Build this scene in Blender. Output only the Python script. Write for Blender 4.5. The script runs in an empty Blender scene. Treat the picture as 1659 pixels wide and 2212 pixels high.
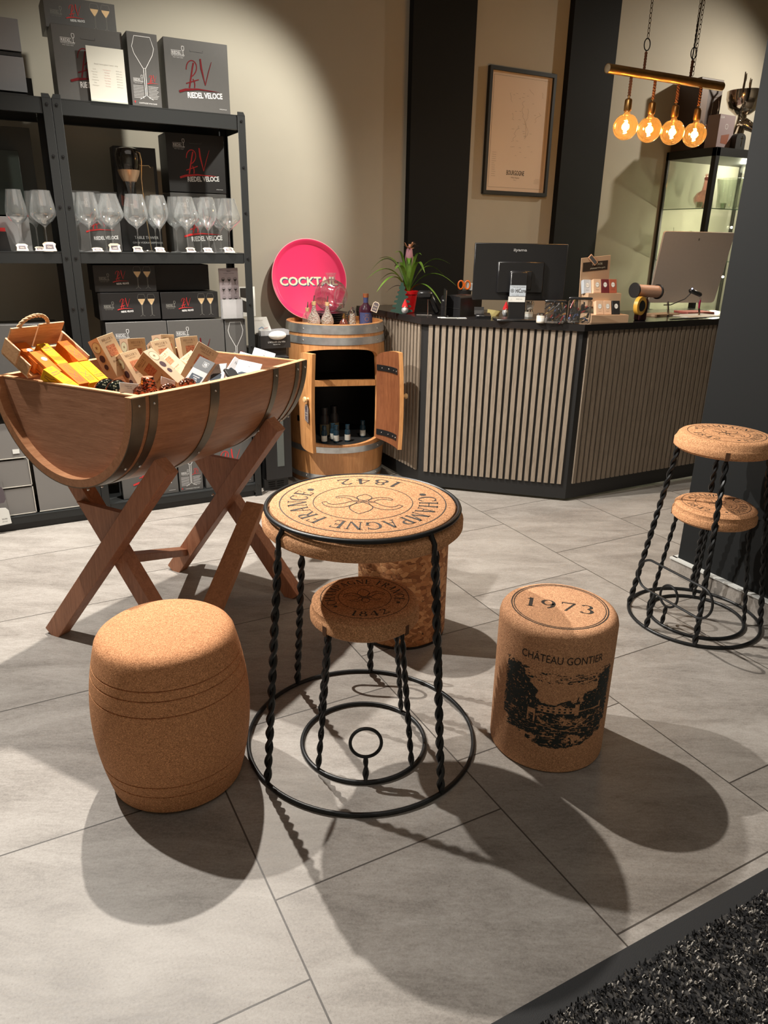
import bpy, math, random
from mathutils import Vector, Matrix, Euler
import numpy as np
random.seed(7)
PI = math.pi
SC = bpy.context.scene
COL = SC.collection

# ------------------------------------------------------------------ camera
cam_d = bpy.data.cameras.new('camera'); cam = bpy.data.objects.new('camera', cam_d); COL.objects.link(cam)
cam_d.sensor_fit = 'VERTICAL'; cam_d.sensor_height = 36.0; cam_d.lens = 1570 / 2212 * 36.0
cam_d.clip_start = 0.05
_p, _a, _r = math.radians(20.5), math.radians(61.8), math.radians(1.0)
fw = Vector((math.cos(_a)*math.cos(_p), math.sin(_a)*math.cos(_p), -math.sin(_p)))
rt = Vector((math.sin(_a), -math.cos(_a), 0)); up = rt.cross(fw)
rt2 = rt*math.cos(_r) + up*math.sin(_r); up2 = up*math.cos(_r) - rt*math.sin(_r)
cam.matrix_world = Matrix(((rt2.x, up2.x, -fw.x, 0), (rt2.y, up2.y, -fw.y, 0), (rt2.z, up2.z, -fw.z, 1.41), (0, 0, 0, 1)))
SC.camera = cam
SC.cycles.transparent_max_bounces = 32

# ------------------------------------------------------------------ world, exposure
w = bpy.data.worlds.new('world'); SC.world = w; w.use_nodes = True
w.node_tree.nodes['Background'].inputs[0].default_value = (1.0, 0.93, 0.84, 1)
w.node_tree.nodes['Background'].inputs[1].default_value = 0.12
SC.view_settings.view_transform = 'Standard'; SC.view_settings.look = 'None'
SC.view_settings.gamma = 1.0; SC.view_settings.exposure = 0.17; SC.view_settings.use_curve_mapping = False

# ------------------------------------------------------------------ lamps of the ceiling track, and an added fill
def spot(name, loc, target, watt, size_deg, blend, col, radius=0.03):
    d = bpy.data.lights.new(name, 'SPOT'); d.energy = watt; d.color = col; d.spot_size = math.radians(size_deg)
    d.spot_blend = blend; d.shadow_soft_size = radius
    o = bpy.data.objects.new(name, d); COL.objects.link(o); o.location = loc
    o.rotation_euler = (Vector(target) - Vector(loc)).to_track_quat('-Z', 'Y').to_euler()
    return o
spot('track_spot', (0.755, 3.431, 3.03), (0.9, 1.6, 0.0), 470, 122, 0.5, (1.0, 0.93, 0.84), 0.022)
spot('track_spot', (-0.5, 3.20, 2.88), (0.8, 1.3, 0.0), 400, 120, 0.5, (1.0, 0.96, 0.90), 0.022)
spot('track_spot', (5.8, 3.40, 3.03), (4.7, 4.45, 1.5), 130, 112, 0.9, (1.0, 0.90, 0.76), 0.03)
spot('track_spot', (2.25, 3.05, 3.03), (0.95, 4.4, 1.45), 230, 60, 0.6, (1.0, 0.96, 0.86), 0.04)
spot('track_spot', (1.6, 1.9, 3.05), (2.6, 3.4, 0.5), 110, 80, 0.8, (1.0, 0.88, 0.74), 0.05)

def area(name, loc, sx, sy, watt, col):
    d = bpy.data.lights.new(name, 'AREA'); d.shape = 'RECTANGLE'; d.size = sx; d.size_y = sy; d.energy = watt; d.color = col
    o = bpy.data.objects.new(name, d); COL.objects.link(o); o.location = loc; return o
area('added_fill', (0.9, 0.2, 3.17), 4.0, 2.2, 15, (1.0, 0.92, 0.84))  # unseen area light added under the ceiling as soft fill for the shadows

# ------------------------------------------------------------------ node helpers and materials
MATS = {}
class NT:
    def __init__(s, name):
        s.m = bpy.data.materials.new(name); s.m.use_nodes = True; s.t = s.m.node_tree
        s.b = s.t.nodes['Principled BSDF']
    def n(s, typ, **kw):
        nd = s.t.nodes.new(typ)
        for k, v in kw.items():
            if k in ('ins',):
                for i, x in v.items(): nd.inputs[i].default_value = x
            else: setattr(nd, k, v)
        return nd
    def l(s, a, b): s.t.links.new(a, b)
    def math(s, op, a, b=None, c=None, clamp=False):
        nd = s.t.nodes.new('ShaderNodeMath'); nd.operation = op; nd.use_clamp = clamp
        for i, x in enumerate((a, b, c)):
            if x is None: continue
            if isinstance(x, (int, float)): nd.inputs[i].default_value = x
            else: s.l(x, nd.inputs[i])
        return nd.outputs[0]
    def ramp(s, fac, stops, interp='LINEAR'):
        nd = s.t.nodes.new('ShaderNodeValToRGB'); nd.color_ramp.interpolation = interp
        while len(nd.color_ramp.elements) < len(stops): nd.color_ramp.elements.new(0.5)
        for e, (p, c) in zip(nd.color_ramp.elements, stops): e.position = p; e.color = (*c, 1) if len(c) == 3 else c
        s.l(fac, nd.inputs[0]); return nd.outputs[0]
    def mix(s, fac, a, b, mode='MIX'):
        nd = s.t.nodes.new('ShaderNodeMix'); nd.data_type = 'RGBA'; nd.blend_type = mode
        for i, x in ((0, fac), (6, a), (7, b)):
            if isinstance(x, (int, float)): nd.inputs[i].default_value = x
            elif isinstance(x, tuple): nd.inputs[i].default_value = (*x, 1)
            else: s.l(x, nd.inputs[i])
        return nd.outputs[2]
    def obj(s): return s.n('ShaderNodeTexCoord').outputs['Object']
    def noise(s, vec, scale, detail=3, rough=0.5, dist=0.0):
        nd = s.n('ShaderNodeTexNoise', ins={'Scale': scale, 'Detail': detail, 'Roughness': rough, 'Distortion': dist})
        if vec is not None: s.l(vec, nd.inputs['Vector'])
        return nd.outputs['Fac']
    def vor(s, vec, scale, out='Color', feature='F1'):
        nd = s.n('ShaderNodeTexVoronoi', ins={'Scale': scale}); nd.feature = feature
        s.l(vec, nd.inputs['Vector']); return nd.outputs[out]
    def mapping(s, vec, scale=(1, 1, 1), rot=(0, 0, 0), loc=(0, 0, 0)):
        nd = s.n('ShaderNodeMapping'); nd.inputs['Scale'].default_value = scale; nd.inputs['Rotation'].default_value = rot
        nd.inputs['Location'].default_value = loc; s.l(vec, nd.inputs['Vector']); return nd.outputs[0]
    def bump(s, h, strength=0.3, dist=0.002):
        nd = s.n('ShaderNodeBump', ins={'Strength': strength, 'Distance': dist}); s.l(h, nd.inputs['Height'])
        s.l(nd.outputs[0], s.b.inputs['Normal'])
    def base(s, c):
        if isinstance(c, tuple): s.b.inputs['Base Color'].default_value = (*c, 1)
        else: s.l(c, s.b.inputs['Base Color'])
    def set(s, **kw):
        for k, v in kw.items():
            k = k.replace('_', ' ')
            if isinstance(v, (int, float, tuple)): s.b.inputs[k].default_value = v
            else: s.l(v, s.b.inputs[k])
def plain(name, col, rough=0.5, metal=0.0, spec=0.5, var=0.0, scale=60, **kw):
    if name in MATS: return MATS[name]
    t = NT(name); t.set(Roughness=rough, Metallic=metal)
    t.b.inputs['Specular IOR Level'].default_value = spec
    if var:
        f = t.noise(t.obj(), scale, 4); t.base(t.mix(f, tuple(c*(1-var) for c in col), tuple(min(1, c*(1+var)) for c in col)))
    else: t.base(col)
    for k, v in kw.items(): t.b.inputs[k.replace('_', ' ')].default_value = v
    MATS[name] = t.m; return t.m
def cork(name, c0, c1, scale=260, spk=1.0):
    t = NT(name); o = t.obj()
    cells = t.n('ShaderNodeSeparateColor'); t.l(t.vor(o, scale), cells.inputs[0])
    g = t.ramp(cells.outputs[0], [(0.0, tuple(c*0.62 for c in c0)), (0.25, c0), (0.75, c1), (0.93, tuple(min(1, c*1.35) for c in c1))])
    big = t.noise(o, 14, 4); g2 = t.mix(t.math('MULTIPLY', big, 0.25), g, tuple(c*0.8 for c in c0))
    n2 = t.noise(o, 900, 2); dark = t.ramp(n2, [(0.32, (0.35, 0.3, 0.25)), (0.40, (1, 1, 1))])
    t.base(t.mix(0.8*spk, g2, dark, 'MULTIPLY')); t.set(Roughness=0.86)
    t.b.inputs['Specular IOR Level'].default_value = 0.25
    t.bump(t.noise(o, 420, 3), 0.5, 0.0015); return t.m
def wood(name, dark, light, axis='Z', scale=1.0, rough=0.5, streak=18, contrast=1.0):
    t = NT(name); o = t.obj()
    sc = {'X': (1.3, 14, 14), 'Y': (14, 1.3, 14), 'Z': (14, 14, 1.3)}[axis]
    v = t.mapping(o, tuple(a*scale for a in sc))
    n1 = t.noise(v, 3.0, 6, 0.6, 1.2); n2 = t.noise(v, streak, 3, 0.6)
    f = t.math('ADD', t.math('MULTIPLY', n1, 0.65), t.math('MULTIPLY', n2, 0.35))
    lo, hi = 0.5-0.16/contrast, 0.5+0.16/contrast
    t.base(t.ramp(f, [(lo, dark), (hi, light)])); t.set(Roughness=rough); t.bump(n2, 0.25, 0.001)
    t.b.inputs['Specular IOR Level'].default_value = 0.35
    return t.m
def glassy(name, col=(1, 1, 1), rough=0.0, ior=1.45, alpha=None, haze=0.0, glow=None):
    """thin blown glass: tinted see-through with a Fresnel reflection"""
    t = NT(name); nt = t.t; nt.nodes.remove(t.b)
    tr = t.n('ShaderNodeBsdfTransparent'); tr.inputs[0].default_value = (*col, 1)
    gl = t.n('ShaderNodeBsdfGlossy'); gl.inputs['Roughness'].default_value = max(rough, 0.035); gl.inputs[0].default_value = (1, 1, 1, 1)
    lw = t.n('ShaderNodeLayerWeight'); lw.inputs['Blend'].default_value = 0.32 if alpha is None else alpha
    f = t.math('POWER', lw.outputs['Facing'], 1.6); f = t.math('ADD', t.math('MULTIPLY', f, 0.85), 0.09, clamp=True)
    mx = t.n('ShaderNodeMixShader'); t.l(f, mx.inputs[0]); t.l(tr.outputs[0], mx.inputs[1]); t.l(gl.outputs[0], mx.inputs[2])
    if haze:
        di = t.n('ShaderNodeBsdfTranslucent') if glow else t.n('ShaderNodeBsdfDiffuse'); di.inputs[0].default_value = (*(glow or (0.85, 0.86, 0.86)), 1)
        m2 = t.n('ShaderNodeMixShader'); m2.inputs[0].default_value = haze; t.l(mx.outputs[0], m2.inputs[1]); t.l(di.outputs[0], m2.inputs[2]); mx = m2
    t.l(mx.outputs[0], nt.nodes['Material Output'].inputs[0]); return t.m
def emit(name, col, strength):
    t = NT(name); t.base((0, 0, 0)); t.b.inputs['Emission Color'].default_value = (*col, 1); t.b.inputs['Emission Strength'].default_value = strength
    return t.m

def floor_mat():
    t = NT('stone_tile'); o = t.obj(); s = t.n('ShaderNodeSeparateXYZ'); t.l(o, s.inputs[0])
    P = 0.632
    cx = t.math('DIVIDE', t.math('SUBTRACT', s.outputs[0], 0.38), P); ix = t.math('FLOOR', cx); fx = t.math('FRACT', cx)
    cy = t.math('DIVIDE', t.math('SUBTRACT', t.math('SUBTRACT', s.outputs[1], 1.20), t.math('MULTIPLY', ix, 0.2107)), P)
    iy = t.math('FLOOR', cy); fy = t.math('FRACT', cy)
    def edge(f, wd): return t.math('LESS_THAN', t.math('MINIMUM', f, t.math('SUBTRACT', 1.0, f)), wd)
    j = t.math('MAXIMUM', edge(fx, 0.0034), edge(fy, 0.0034))
    cid = t.n('ShaderNodeCombineXYZ'); t.l(ix, cid.inputs[0]); t.l(iy, cid.inputs[1])
    wn = t.n('ShaderNodeTexWhiteNoise'); wn.noise_dimensions = '2D'; t.l(cid.outputs[0], wn.inputs['Vector'])
    off = t.n('ShaderNodeVectorMath'); off.operation = 'MULTIPLY_ADD'
    t.l(wn.outputs['Color'], off.inputs[0]); off.inputs[1].default_value = (7, 7, 7); t.l(o, off.inputs[2])
    v = t.mapping(off.outputs[0], (1, 1.0, 1), (0, 0, 0.5)); v = t.mapping(v, (1.0, 3.2, 1))
    n1 = t.noise(v, 3.2, 8, 0.62, 0.6); n2 = t.noise(o, 170, 4, 0.85); n3 = t.noise(v, 40, 4, 0.7)
    f = t.math('ADD', t.math('ADD', t.math('MULTIPLY', n1, 0.42), t.math('MULTIPLY', n3, 0.25)), t.math('MULTIPLY', n2, 0.33))
    c = t.ramp(f, [(0.40, (0.185, 0.167, 0.149)), (0.5, (0.282, 0.259, 0.233)), (0.60, (0.368, 0.344, 0.315))])
    c = t.mix(t.math('MULTIPLY', wn.outputs['Value'], 0.16), c, (0.24, 0.21, 0.18))
    speck = t.math('GREATER_THAN', t.noise(o, 120, 3, 0.8), 0.645); c = t.mix(t.math('MULTIPLY', speck, 0.5), c, (0.13, 0.11, 0.09))
    c = t.mix(j, c, (0.06, 0.052, 0.045)); t.base(c)
    t.set(Roughness=t.math('ADD', t.math('MULTIPLY', n3, 0.25), 0.36)); t.b.inputs['Specular IOR Level'].default_value = 0.4
    h = t.math('SUBTRACT', t.math('MULTIPLY', n2, 0.5), j); t.bump(h, 0.22, 0.002); return t.m

MATS['floor'] = floor_mat()
MATS['cork'] = cork('cork_fine', (0.47, 0.232, 0.110), (0.61, 0.325, 0.165), 430)
MATS['cork_flat'] = cork('cork_barrel', (0.49, 0.222, 0.098), (0.61, 0.30, 0.145), 520)
MATS['ink'] = plain('black_ink', (0.022, 0.018, 0.014), 0.7)
MATS['iron'] = plain('black_iron', (0.022, 0.023, 0.024), 0.38, 0.55, var=0.3)
MATS['shelf'] = plain('black_powder_coat', (0.014, 0.0155, 0.0155), 0.5, 0.1, var=0.2, scale=400)
MATS['black'] = plain('matt_black', (0.012, 0.012, 0.012), 0.55)
MATS['blackgloss'] = plain('black_plastic', (0.012, 0.012, 0.013), 0.28)
MATS['white'] = plain('white_print', (0.80, 0.80, 0.79), 0.6)
MATS['paper'] = plain('white_paper', (0.74, 0.74, 0.70), 0.8)
MATS['red'] = plain('red_print', (0.60, 0.03, 0.03), 0.5)
MATS['darkred'] = plain('dark_red_foil', (0.16, 0.008, 0.012), 0.35, 0.3)
MATS['carton'] = plain('charcoal_carton', (0.095, 0.092, 0.088), 0.42, 0.0, 0.6, var=0.06)
MATS['carton_black'] = plain('black_carton', (0.018, 0.017, 0.017), 0.5)
MATS['carton_grey'] = plain('grey_carton', (0.23, 0.23, 0.24), 0.55)
MATS['chrome'] = plain('chrome', (0.75, 0.74, 0.72), 0.12, 1.0)
MATS['steel'] = plain('galvanised_hoop', (0.56, 0.58, 0.59), 0.30, 0.82, var=0.35, scale=25)
MATS['steel_old'] = plain('aged_hoop', (0.17, 0.145, 0.11), 0.36, 0.9, var=0.4, scale=18)
MATS['oak'] = wood('oak_barrel_wood', (0.40, 0.17, 0.055), (0.66, 0.33, 0.125), 'Z', 1.0, 0.45)
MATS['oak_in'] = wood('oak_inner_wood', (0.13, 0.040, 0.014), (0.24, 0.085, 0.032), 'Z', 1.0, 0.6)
MATS['trough'] = wood('stained_barrel_wood', (0.29, 0.128, 0.060), (0.45, 0.225, 0.115), 'X', 1.0, 0.38)
MATS['trough_end'] = wood('stained_head_wood', (0.27, 0.125, 0.068), (0.42, 0.215, 0.125), 'Y', 1.2, 0.42)
MATS['rim'] = wood('pale_cut_rim', (0.50, 0.24, 0.11), (0.68, 0.36, 0.18), 'X', 1.0, 0.5)
MATS['stand'] = wood('stained_stand_wood', (0.28, 0.115, 0.060), (0.47, 0.215, 0.118), 'Z', 1.3, 0.5)
MATS['glass'] = glassy('clear_glass', (0.97, 0.98, 0.98), haze=0.045)
MATS['wallp'] = plain('beige_wall_paint', (0.42, 0.392, 0.325), 0.85, spec=0.2, var=0.03, scale=8)
MATS['band'] = plain('charcoal_wall_paint', (0.0115, 0.0125, 0.013), 0.75, spec=0.18, var=0.06, scale=200)

# ------------------------------------------------------------------ mesh builder
class MB:
    def __init__(s): s.v = []; s.f = []; s.mi = []; s.mats = []; s.cur = 0; s.sm = []
    def mat(s, m):
        m = MATS[m] if isinstance(m, str) else m
        if m not in s.mats: s.mats.append(m)
        s.cur = s.mats.index(m); return s
    def add(s, vs, fs, smooth=False):
        o = len(s.v); s.v += [tuple(x) for x in vs]
        for f in fs: s.f.append(tuple(o+i for i in f)); s.mi.append(s.cur); s.sm.append(smooth)
        return s
    def box(s, c, size, rot=None, bev=0.0):
        hx, hy, hz = size[0]/2, size[1]/2, size[2]/2
        if bev <= 0:
            vs = [Vector((a*hx, b*hy, d*hz)) for a in (-1, 1) for b in (-1, 1) for d in (-1, 1)]
            fs = [(0, 1, 3, 2), (4, 6, 7, 5), (0, 4, 5, 1), (2, 3, 7, 6), (0, 2, 6, 4), (1, 5, 7, 3)]
        else:
            b = min(bev, hx*.98, hy*.98, hz*.98); bm_v = []; idx = {}
            for sx in (-1, 1):
                for sy in (-1, 1):
                    for sz in (-1, 1):
                        for k in range(3):
                            p = [sx*(hx-b), sy*(hy-b), sz*(hz-b)]; p[k] = (sx*hx, sy*hy, sz*hz)[k]
                            idx[(sx, sy, sz, k)] = len(bm_v); bm_v.append(Vector(p))
            vs = bm_v; fs = []
            def I(*a): return idx[a]
            for k in range(3):
                o = [i for i in range(3) if i != k]
                for sg in (-1, 1):
                    q = []
                    for (a, d) in ((-1, -1), (1, -1), (1, 1), (-1, 1)):
                        t = [0, 0, 0]; t[k] = sg; t[o[0]] = a; t[o[1]] = d; q.append(I(*t, k))
                    fs.append(tuple(q))
            for k in range(3):
                o = [i for i in range(3) if i != k]
                for a in (-1, 1):
                    for d in (-1, 1):
                        t0 = [0, 0, 0]; t0[k] = -1; t0[o[0]] = a; t0[o[1]] = d; t1 = list(t0); t1[k] = 1
                        fs.append((I(*t0, o[0]), I(*t1, o[0]), I(*t1, o[1]), I(*t0, o[1])))
            for sx in (-1, 1):
                for sy in (-1, 1):
                    for sz in (-1, 1): fs.append((I(sx, sy, sz, 0), I(sx, sy, sz, 1), I(sx, sy, sz, 2)))
        R = rot if isinstance(rot, Matrix) else (Euler(rot).to_matrix() if rot else Matrix.Identity(3))
        return s.add([R @ v + Vector(c) for v in vs], fs)
    def lathe(s, prof, n=48, c=(0, 0, 0), rot=None, a0=0, a1=2*PI, smooth=True):
        full = abs(a1-a0-2*PI) < 1e-6; m = n if full else n+1
        R = rot if isinstance(rot, Matrix) else (Euler(rot).to_matrix() if rot else Matrix.Identity(3))
        vs = []; fs = []
        for i in range(m):
            a = a0+(a1-a0)*i/n
            for r, z in prof: vs.append(R @ Vector((r*math.cos(a), r*math.sin(a), z)) + Vector(c))
        k = len(prof)
        for i in range(n):
            j = (i+1) % m
            for q in range(k-1):
                fs.append((i*k+q, j*k+q, j*k+q+1, i*k+q+1))
        return s.add(vs, fs, smooth)
    def cyl(s, p0, p1, r0, r1=None, n=16, caps=True, smooth=True):
        r1 = r0 if r1 is None else r1; p0 = Vector(p0); p1 = Vector(p1); d = p1-p0; L = d.length
        R = d.to_track_quat('Z', 'Y').to_matrix(); s.lathe([(r0, 0), (r1, L)], n, p0, R, smooth=smooth)
        if caps:
            for r, z in ((r0, 0), (r1, L)):
                if r > 1e-6: s.add([R @ Vector((r*math.cos(2*PI*i/n), r*math.sin(2*PI*i/n), z)) + p0 for i in range(n)], [tuple(range(n))])
        return s
    def tube(s, pts, r, n=8, closed=False, caps=True, rad=None):
        pts = [Vector(p) for p in pts]; m = len(pts); vs = []; fs = []; prev = None
        for i, p in enumerate(pts):
            if closed: d = pts[(i+1) % m]-pts[i-1]
            else: d = pts[min(i+1, m-1)]-pts[max(i-1, 0)]
            d.normalize()
            if prev is None:
                u = d.orthogonal().normalized()
                if abs(d.z) < 0.95: u = Vector((0, 0, 1)).cross(d).normalized()
            else: u = (prev - d*prev.dot(d)).normalized()
            prev = u; w_ = d.cross(u); rr = rad[i] if rad else r
            for k in range(n):
                a = 2*PI*k/n; vs.append(p + (u*math.cos(a)+w_*math.sin(a))*rr)
        for i in range(m if closed else m-1):
            j = (i+1) % m
            for k in range(n): fs.append((i*n+k, i*n+(k+1) % n, j*n+(k+1) % n, j*n+k))
        if caps and not closed: fs += [tuple(range(n)), tuple(range((m-1)*n, m*n))]
        return s.add(vs, fs, True)
    def poly(s, pts): return s.add(pts, [tuple(range(len(pts)))])
    def prism(s, pts2, z0, z1, M=None):
        n = len(pts2); M = M or Matrix.Identity(4)
        vs = [M @ Vector((x, y, z0)) for x, y in pts2]+[M @ Vector((x, y, z1)) for x, y in pts2]
        fs = [tuple(range(n))[::-1], tuple(range(n, 2*n))]+[(i, (i+1) % n, n+(i+1) % n, n+i) for i in range(n)]
        return s.add(vs, fs)
    def sphere(s, c, r, n=16, m=10, sc=(1, 1, 1)):
        prof = [(r*math.sin(PI*i/m), -r*math.cos(PI*i/m)) for i in range(m+1)]
        o = len(s.v); s.lathe(prof, n, (0, 0, 0))
        for i in range(o, len(s.v)):
            x, y, z = s.v[i]; s.v[i] = (x*sc[0]+c[0], y*sc[1]+c[1], z*sc[2]+c[2])
        return s
    def build(s, name, parent=None, mat=None, loc=None, fix=True):
        me = bpy.data.meshes.new(name); me.from_pydata(s.v, [], s.f)
        if mat is not None and not s.mats: s.mats = [MATS[mat] if isinstance(mat, str) else mat]
        for m in s.mats: me.materials.append(m)
        me.polygons.foreach_set('material_index', s.mi if len(s.mats) else [0]*len(s.f)); me.polygons.foreach_set('use_smooth', s.sm)
        if fix:
            import bmesh
            bm = bmesh.new(); bm.from_mesh(me); bmesh.ops.remove_doubles(bm, verts=bm.verts, dist=1e-5)
            bmesh.ops.recalc_face_normals(bm, faces=bm.faces); bm.to_mesh(me); bm.free()
        try: me.set_sharp_from_angle(angle=math.radians(42))
        except Exception: pass
        o = bpy.data.objects.new(name, me); COL.objects.link(o); o.parent = parent
        if loc: o.location = loc
        return o

def tag(o, label=None, cat=None, group=None, kind=None):
    if label: o['label'] = label
    if cat: o['category'] = cat
    if group: o['group'] = group
    if kind: o['kind'] = kind
    return o
def thing(name, label, cat, loc=(0, 0, 0), rot=(0, 0, 0), group=None):
    o = bpy.data.objects.new(name, None); COL.objects.link(o); o.empty_display_size = 0.05
    o.location = loc; o.rotation_euler = rot if isinstance(rot, (tuple, Euler)) else (0, 0, rot)
    return tag(o, label, cat, group)
def struct(o): o['kind'] = 'structure'; return o
def kids(o): return [c for c in bpy.data.objects if c.parent == o]
def copy_tree(o, loc=None, rot=None, label=None, group=None, parent=None):
    c = o.copy(); COL.objects.link(c); c.parent = parent
    if loc is not None: c.location = loc
    if rot is not None: c.rotation_euler = rot if isinstance(rot, (tuple, Euler)) else (0, 0, rot)
    if label: c['label'] = label
    if group: c['group'] = group
    for k in kids(o): copy_tree(k, parent=c)
    return c

# ------------------------------------------------------------------ lettering
_tc = {}
def text_geo(body, bold=0.0):
    """sans lettering as flat geometry, cap height 1, centred on x, baseline 0"""
    key = (body, bold)
    if key in _tc: return _tc[key]
    cu = bpy.data.curves.new('lettering', 'FONT'); cu.body = body; cu.size = 1.0; cu.align_x = 'CENTER'
    cu.resolution_u = 3; cu.offset = bold
    o = bpy.data.objects.new('lettering', cu); COL.objects.link(o)
    dg = bpy.context.evaluated_depsgraph_get(); me = o.evaluated_get(dg).to_mesh()
    vs = [tuple(v.co) for v in me.vertices]; fs = [tuple(p.vertices) for p in me.polygons]
    o.evaluated_get(dg).to_mesh_clear(); COL.objects.unlink(o); bpy.data.objects.remove(o); bpy.data.curves.remove(cu)
    k = 1/0.729
    vs = [(x*k, y*k) for x, y, z in vs]; _tc[key] = (vs, fs); return _tc[key]
def put_text(mb, body, h, M=None, fn=None, width=None, condense=1.0, bold=0.0, italic=0.0):
    """M: matrix from lettering plane (x right, y up, z out) to local space; fn: (x,y)->Vector instead"""
    vs, fs = text_geo(body, round(bold*0.9, 4))
    if not vs: return
    if width:
        w0 = max(v[0] for v in vs)-min(v[0] for v in vs); sx = width/w0
    else: sx = h*condense
    P = []
    for x, y in vs:
        X = x*sx+y*h*italic; Y = y*h
        P.append(fn(X, Y) if fn else M @ Vector((X, Y, 0)))
    mb.add(P, fs)

# hand-drawn roman capitals: list of convex pieces per glyph, height 1
def _arc(cx, cy, rx, ry, a0, a1, tmin, tmax, n=18):
    out = []
    for i in range(n):
        q = []
        for j in (i, i+1):
            a = math.radians(a0+(a1-a0)*j/n); t = (tmin+(tmax-tmin)*abs(math.cos(a))**1.5)/2
            q.append(((cx+(rx+t)*math.cos(a), cy+(ry+t*0.8)*math.sin(a)), (cx+(rx-t)*math.cos(a), cy+(ry-t*0.8)*math.sin(a))))
        out.append([q[0][0], q[1][0], q[1][1], q[0][1]])
    return out
def _ln(x0, y0, x1, y1, wd): return [[(x0-wd/2, y0), (x0+wd/2, y0), (x1+wd/2, y1), (x1-wd/2, y1)]]
def _hz(x0, x1, y, t=0.045): return [[(x0, y-t/2), (x1, y-t/2), (x1, y+t/2), (x0, y+t/2)]]
T, t_ = 0.145, 0.062
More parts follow.
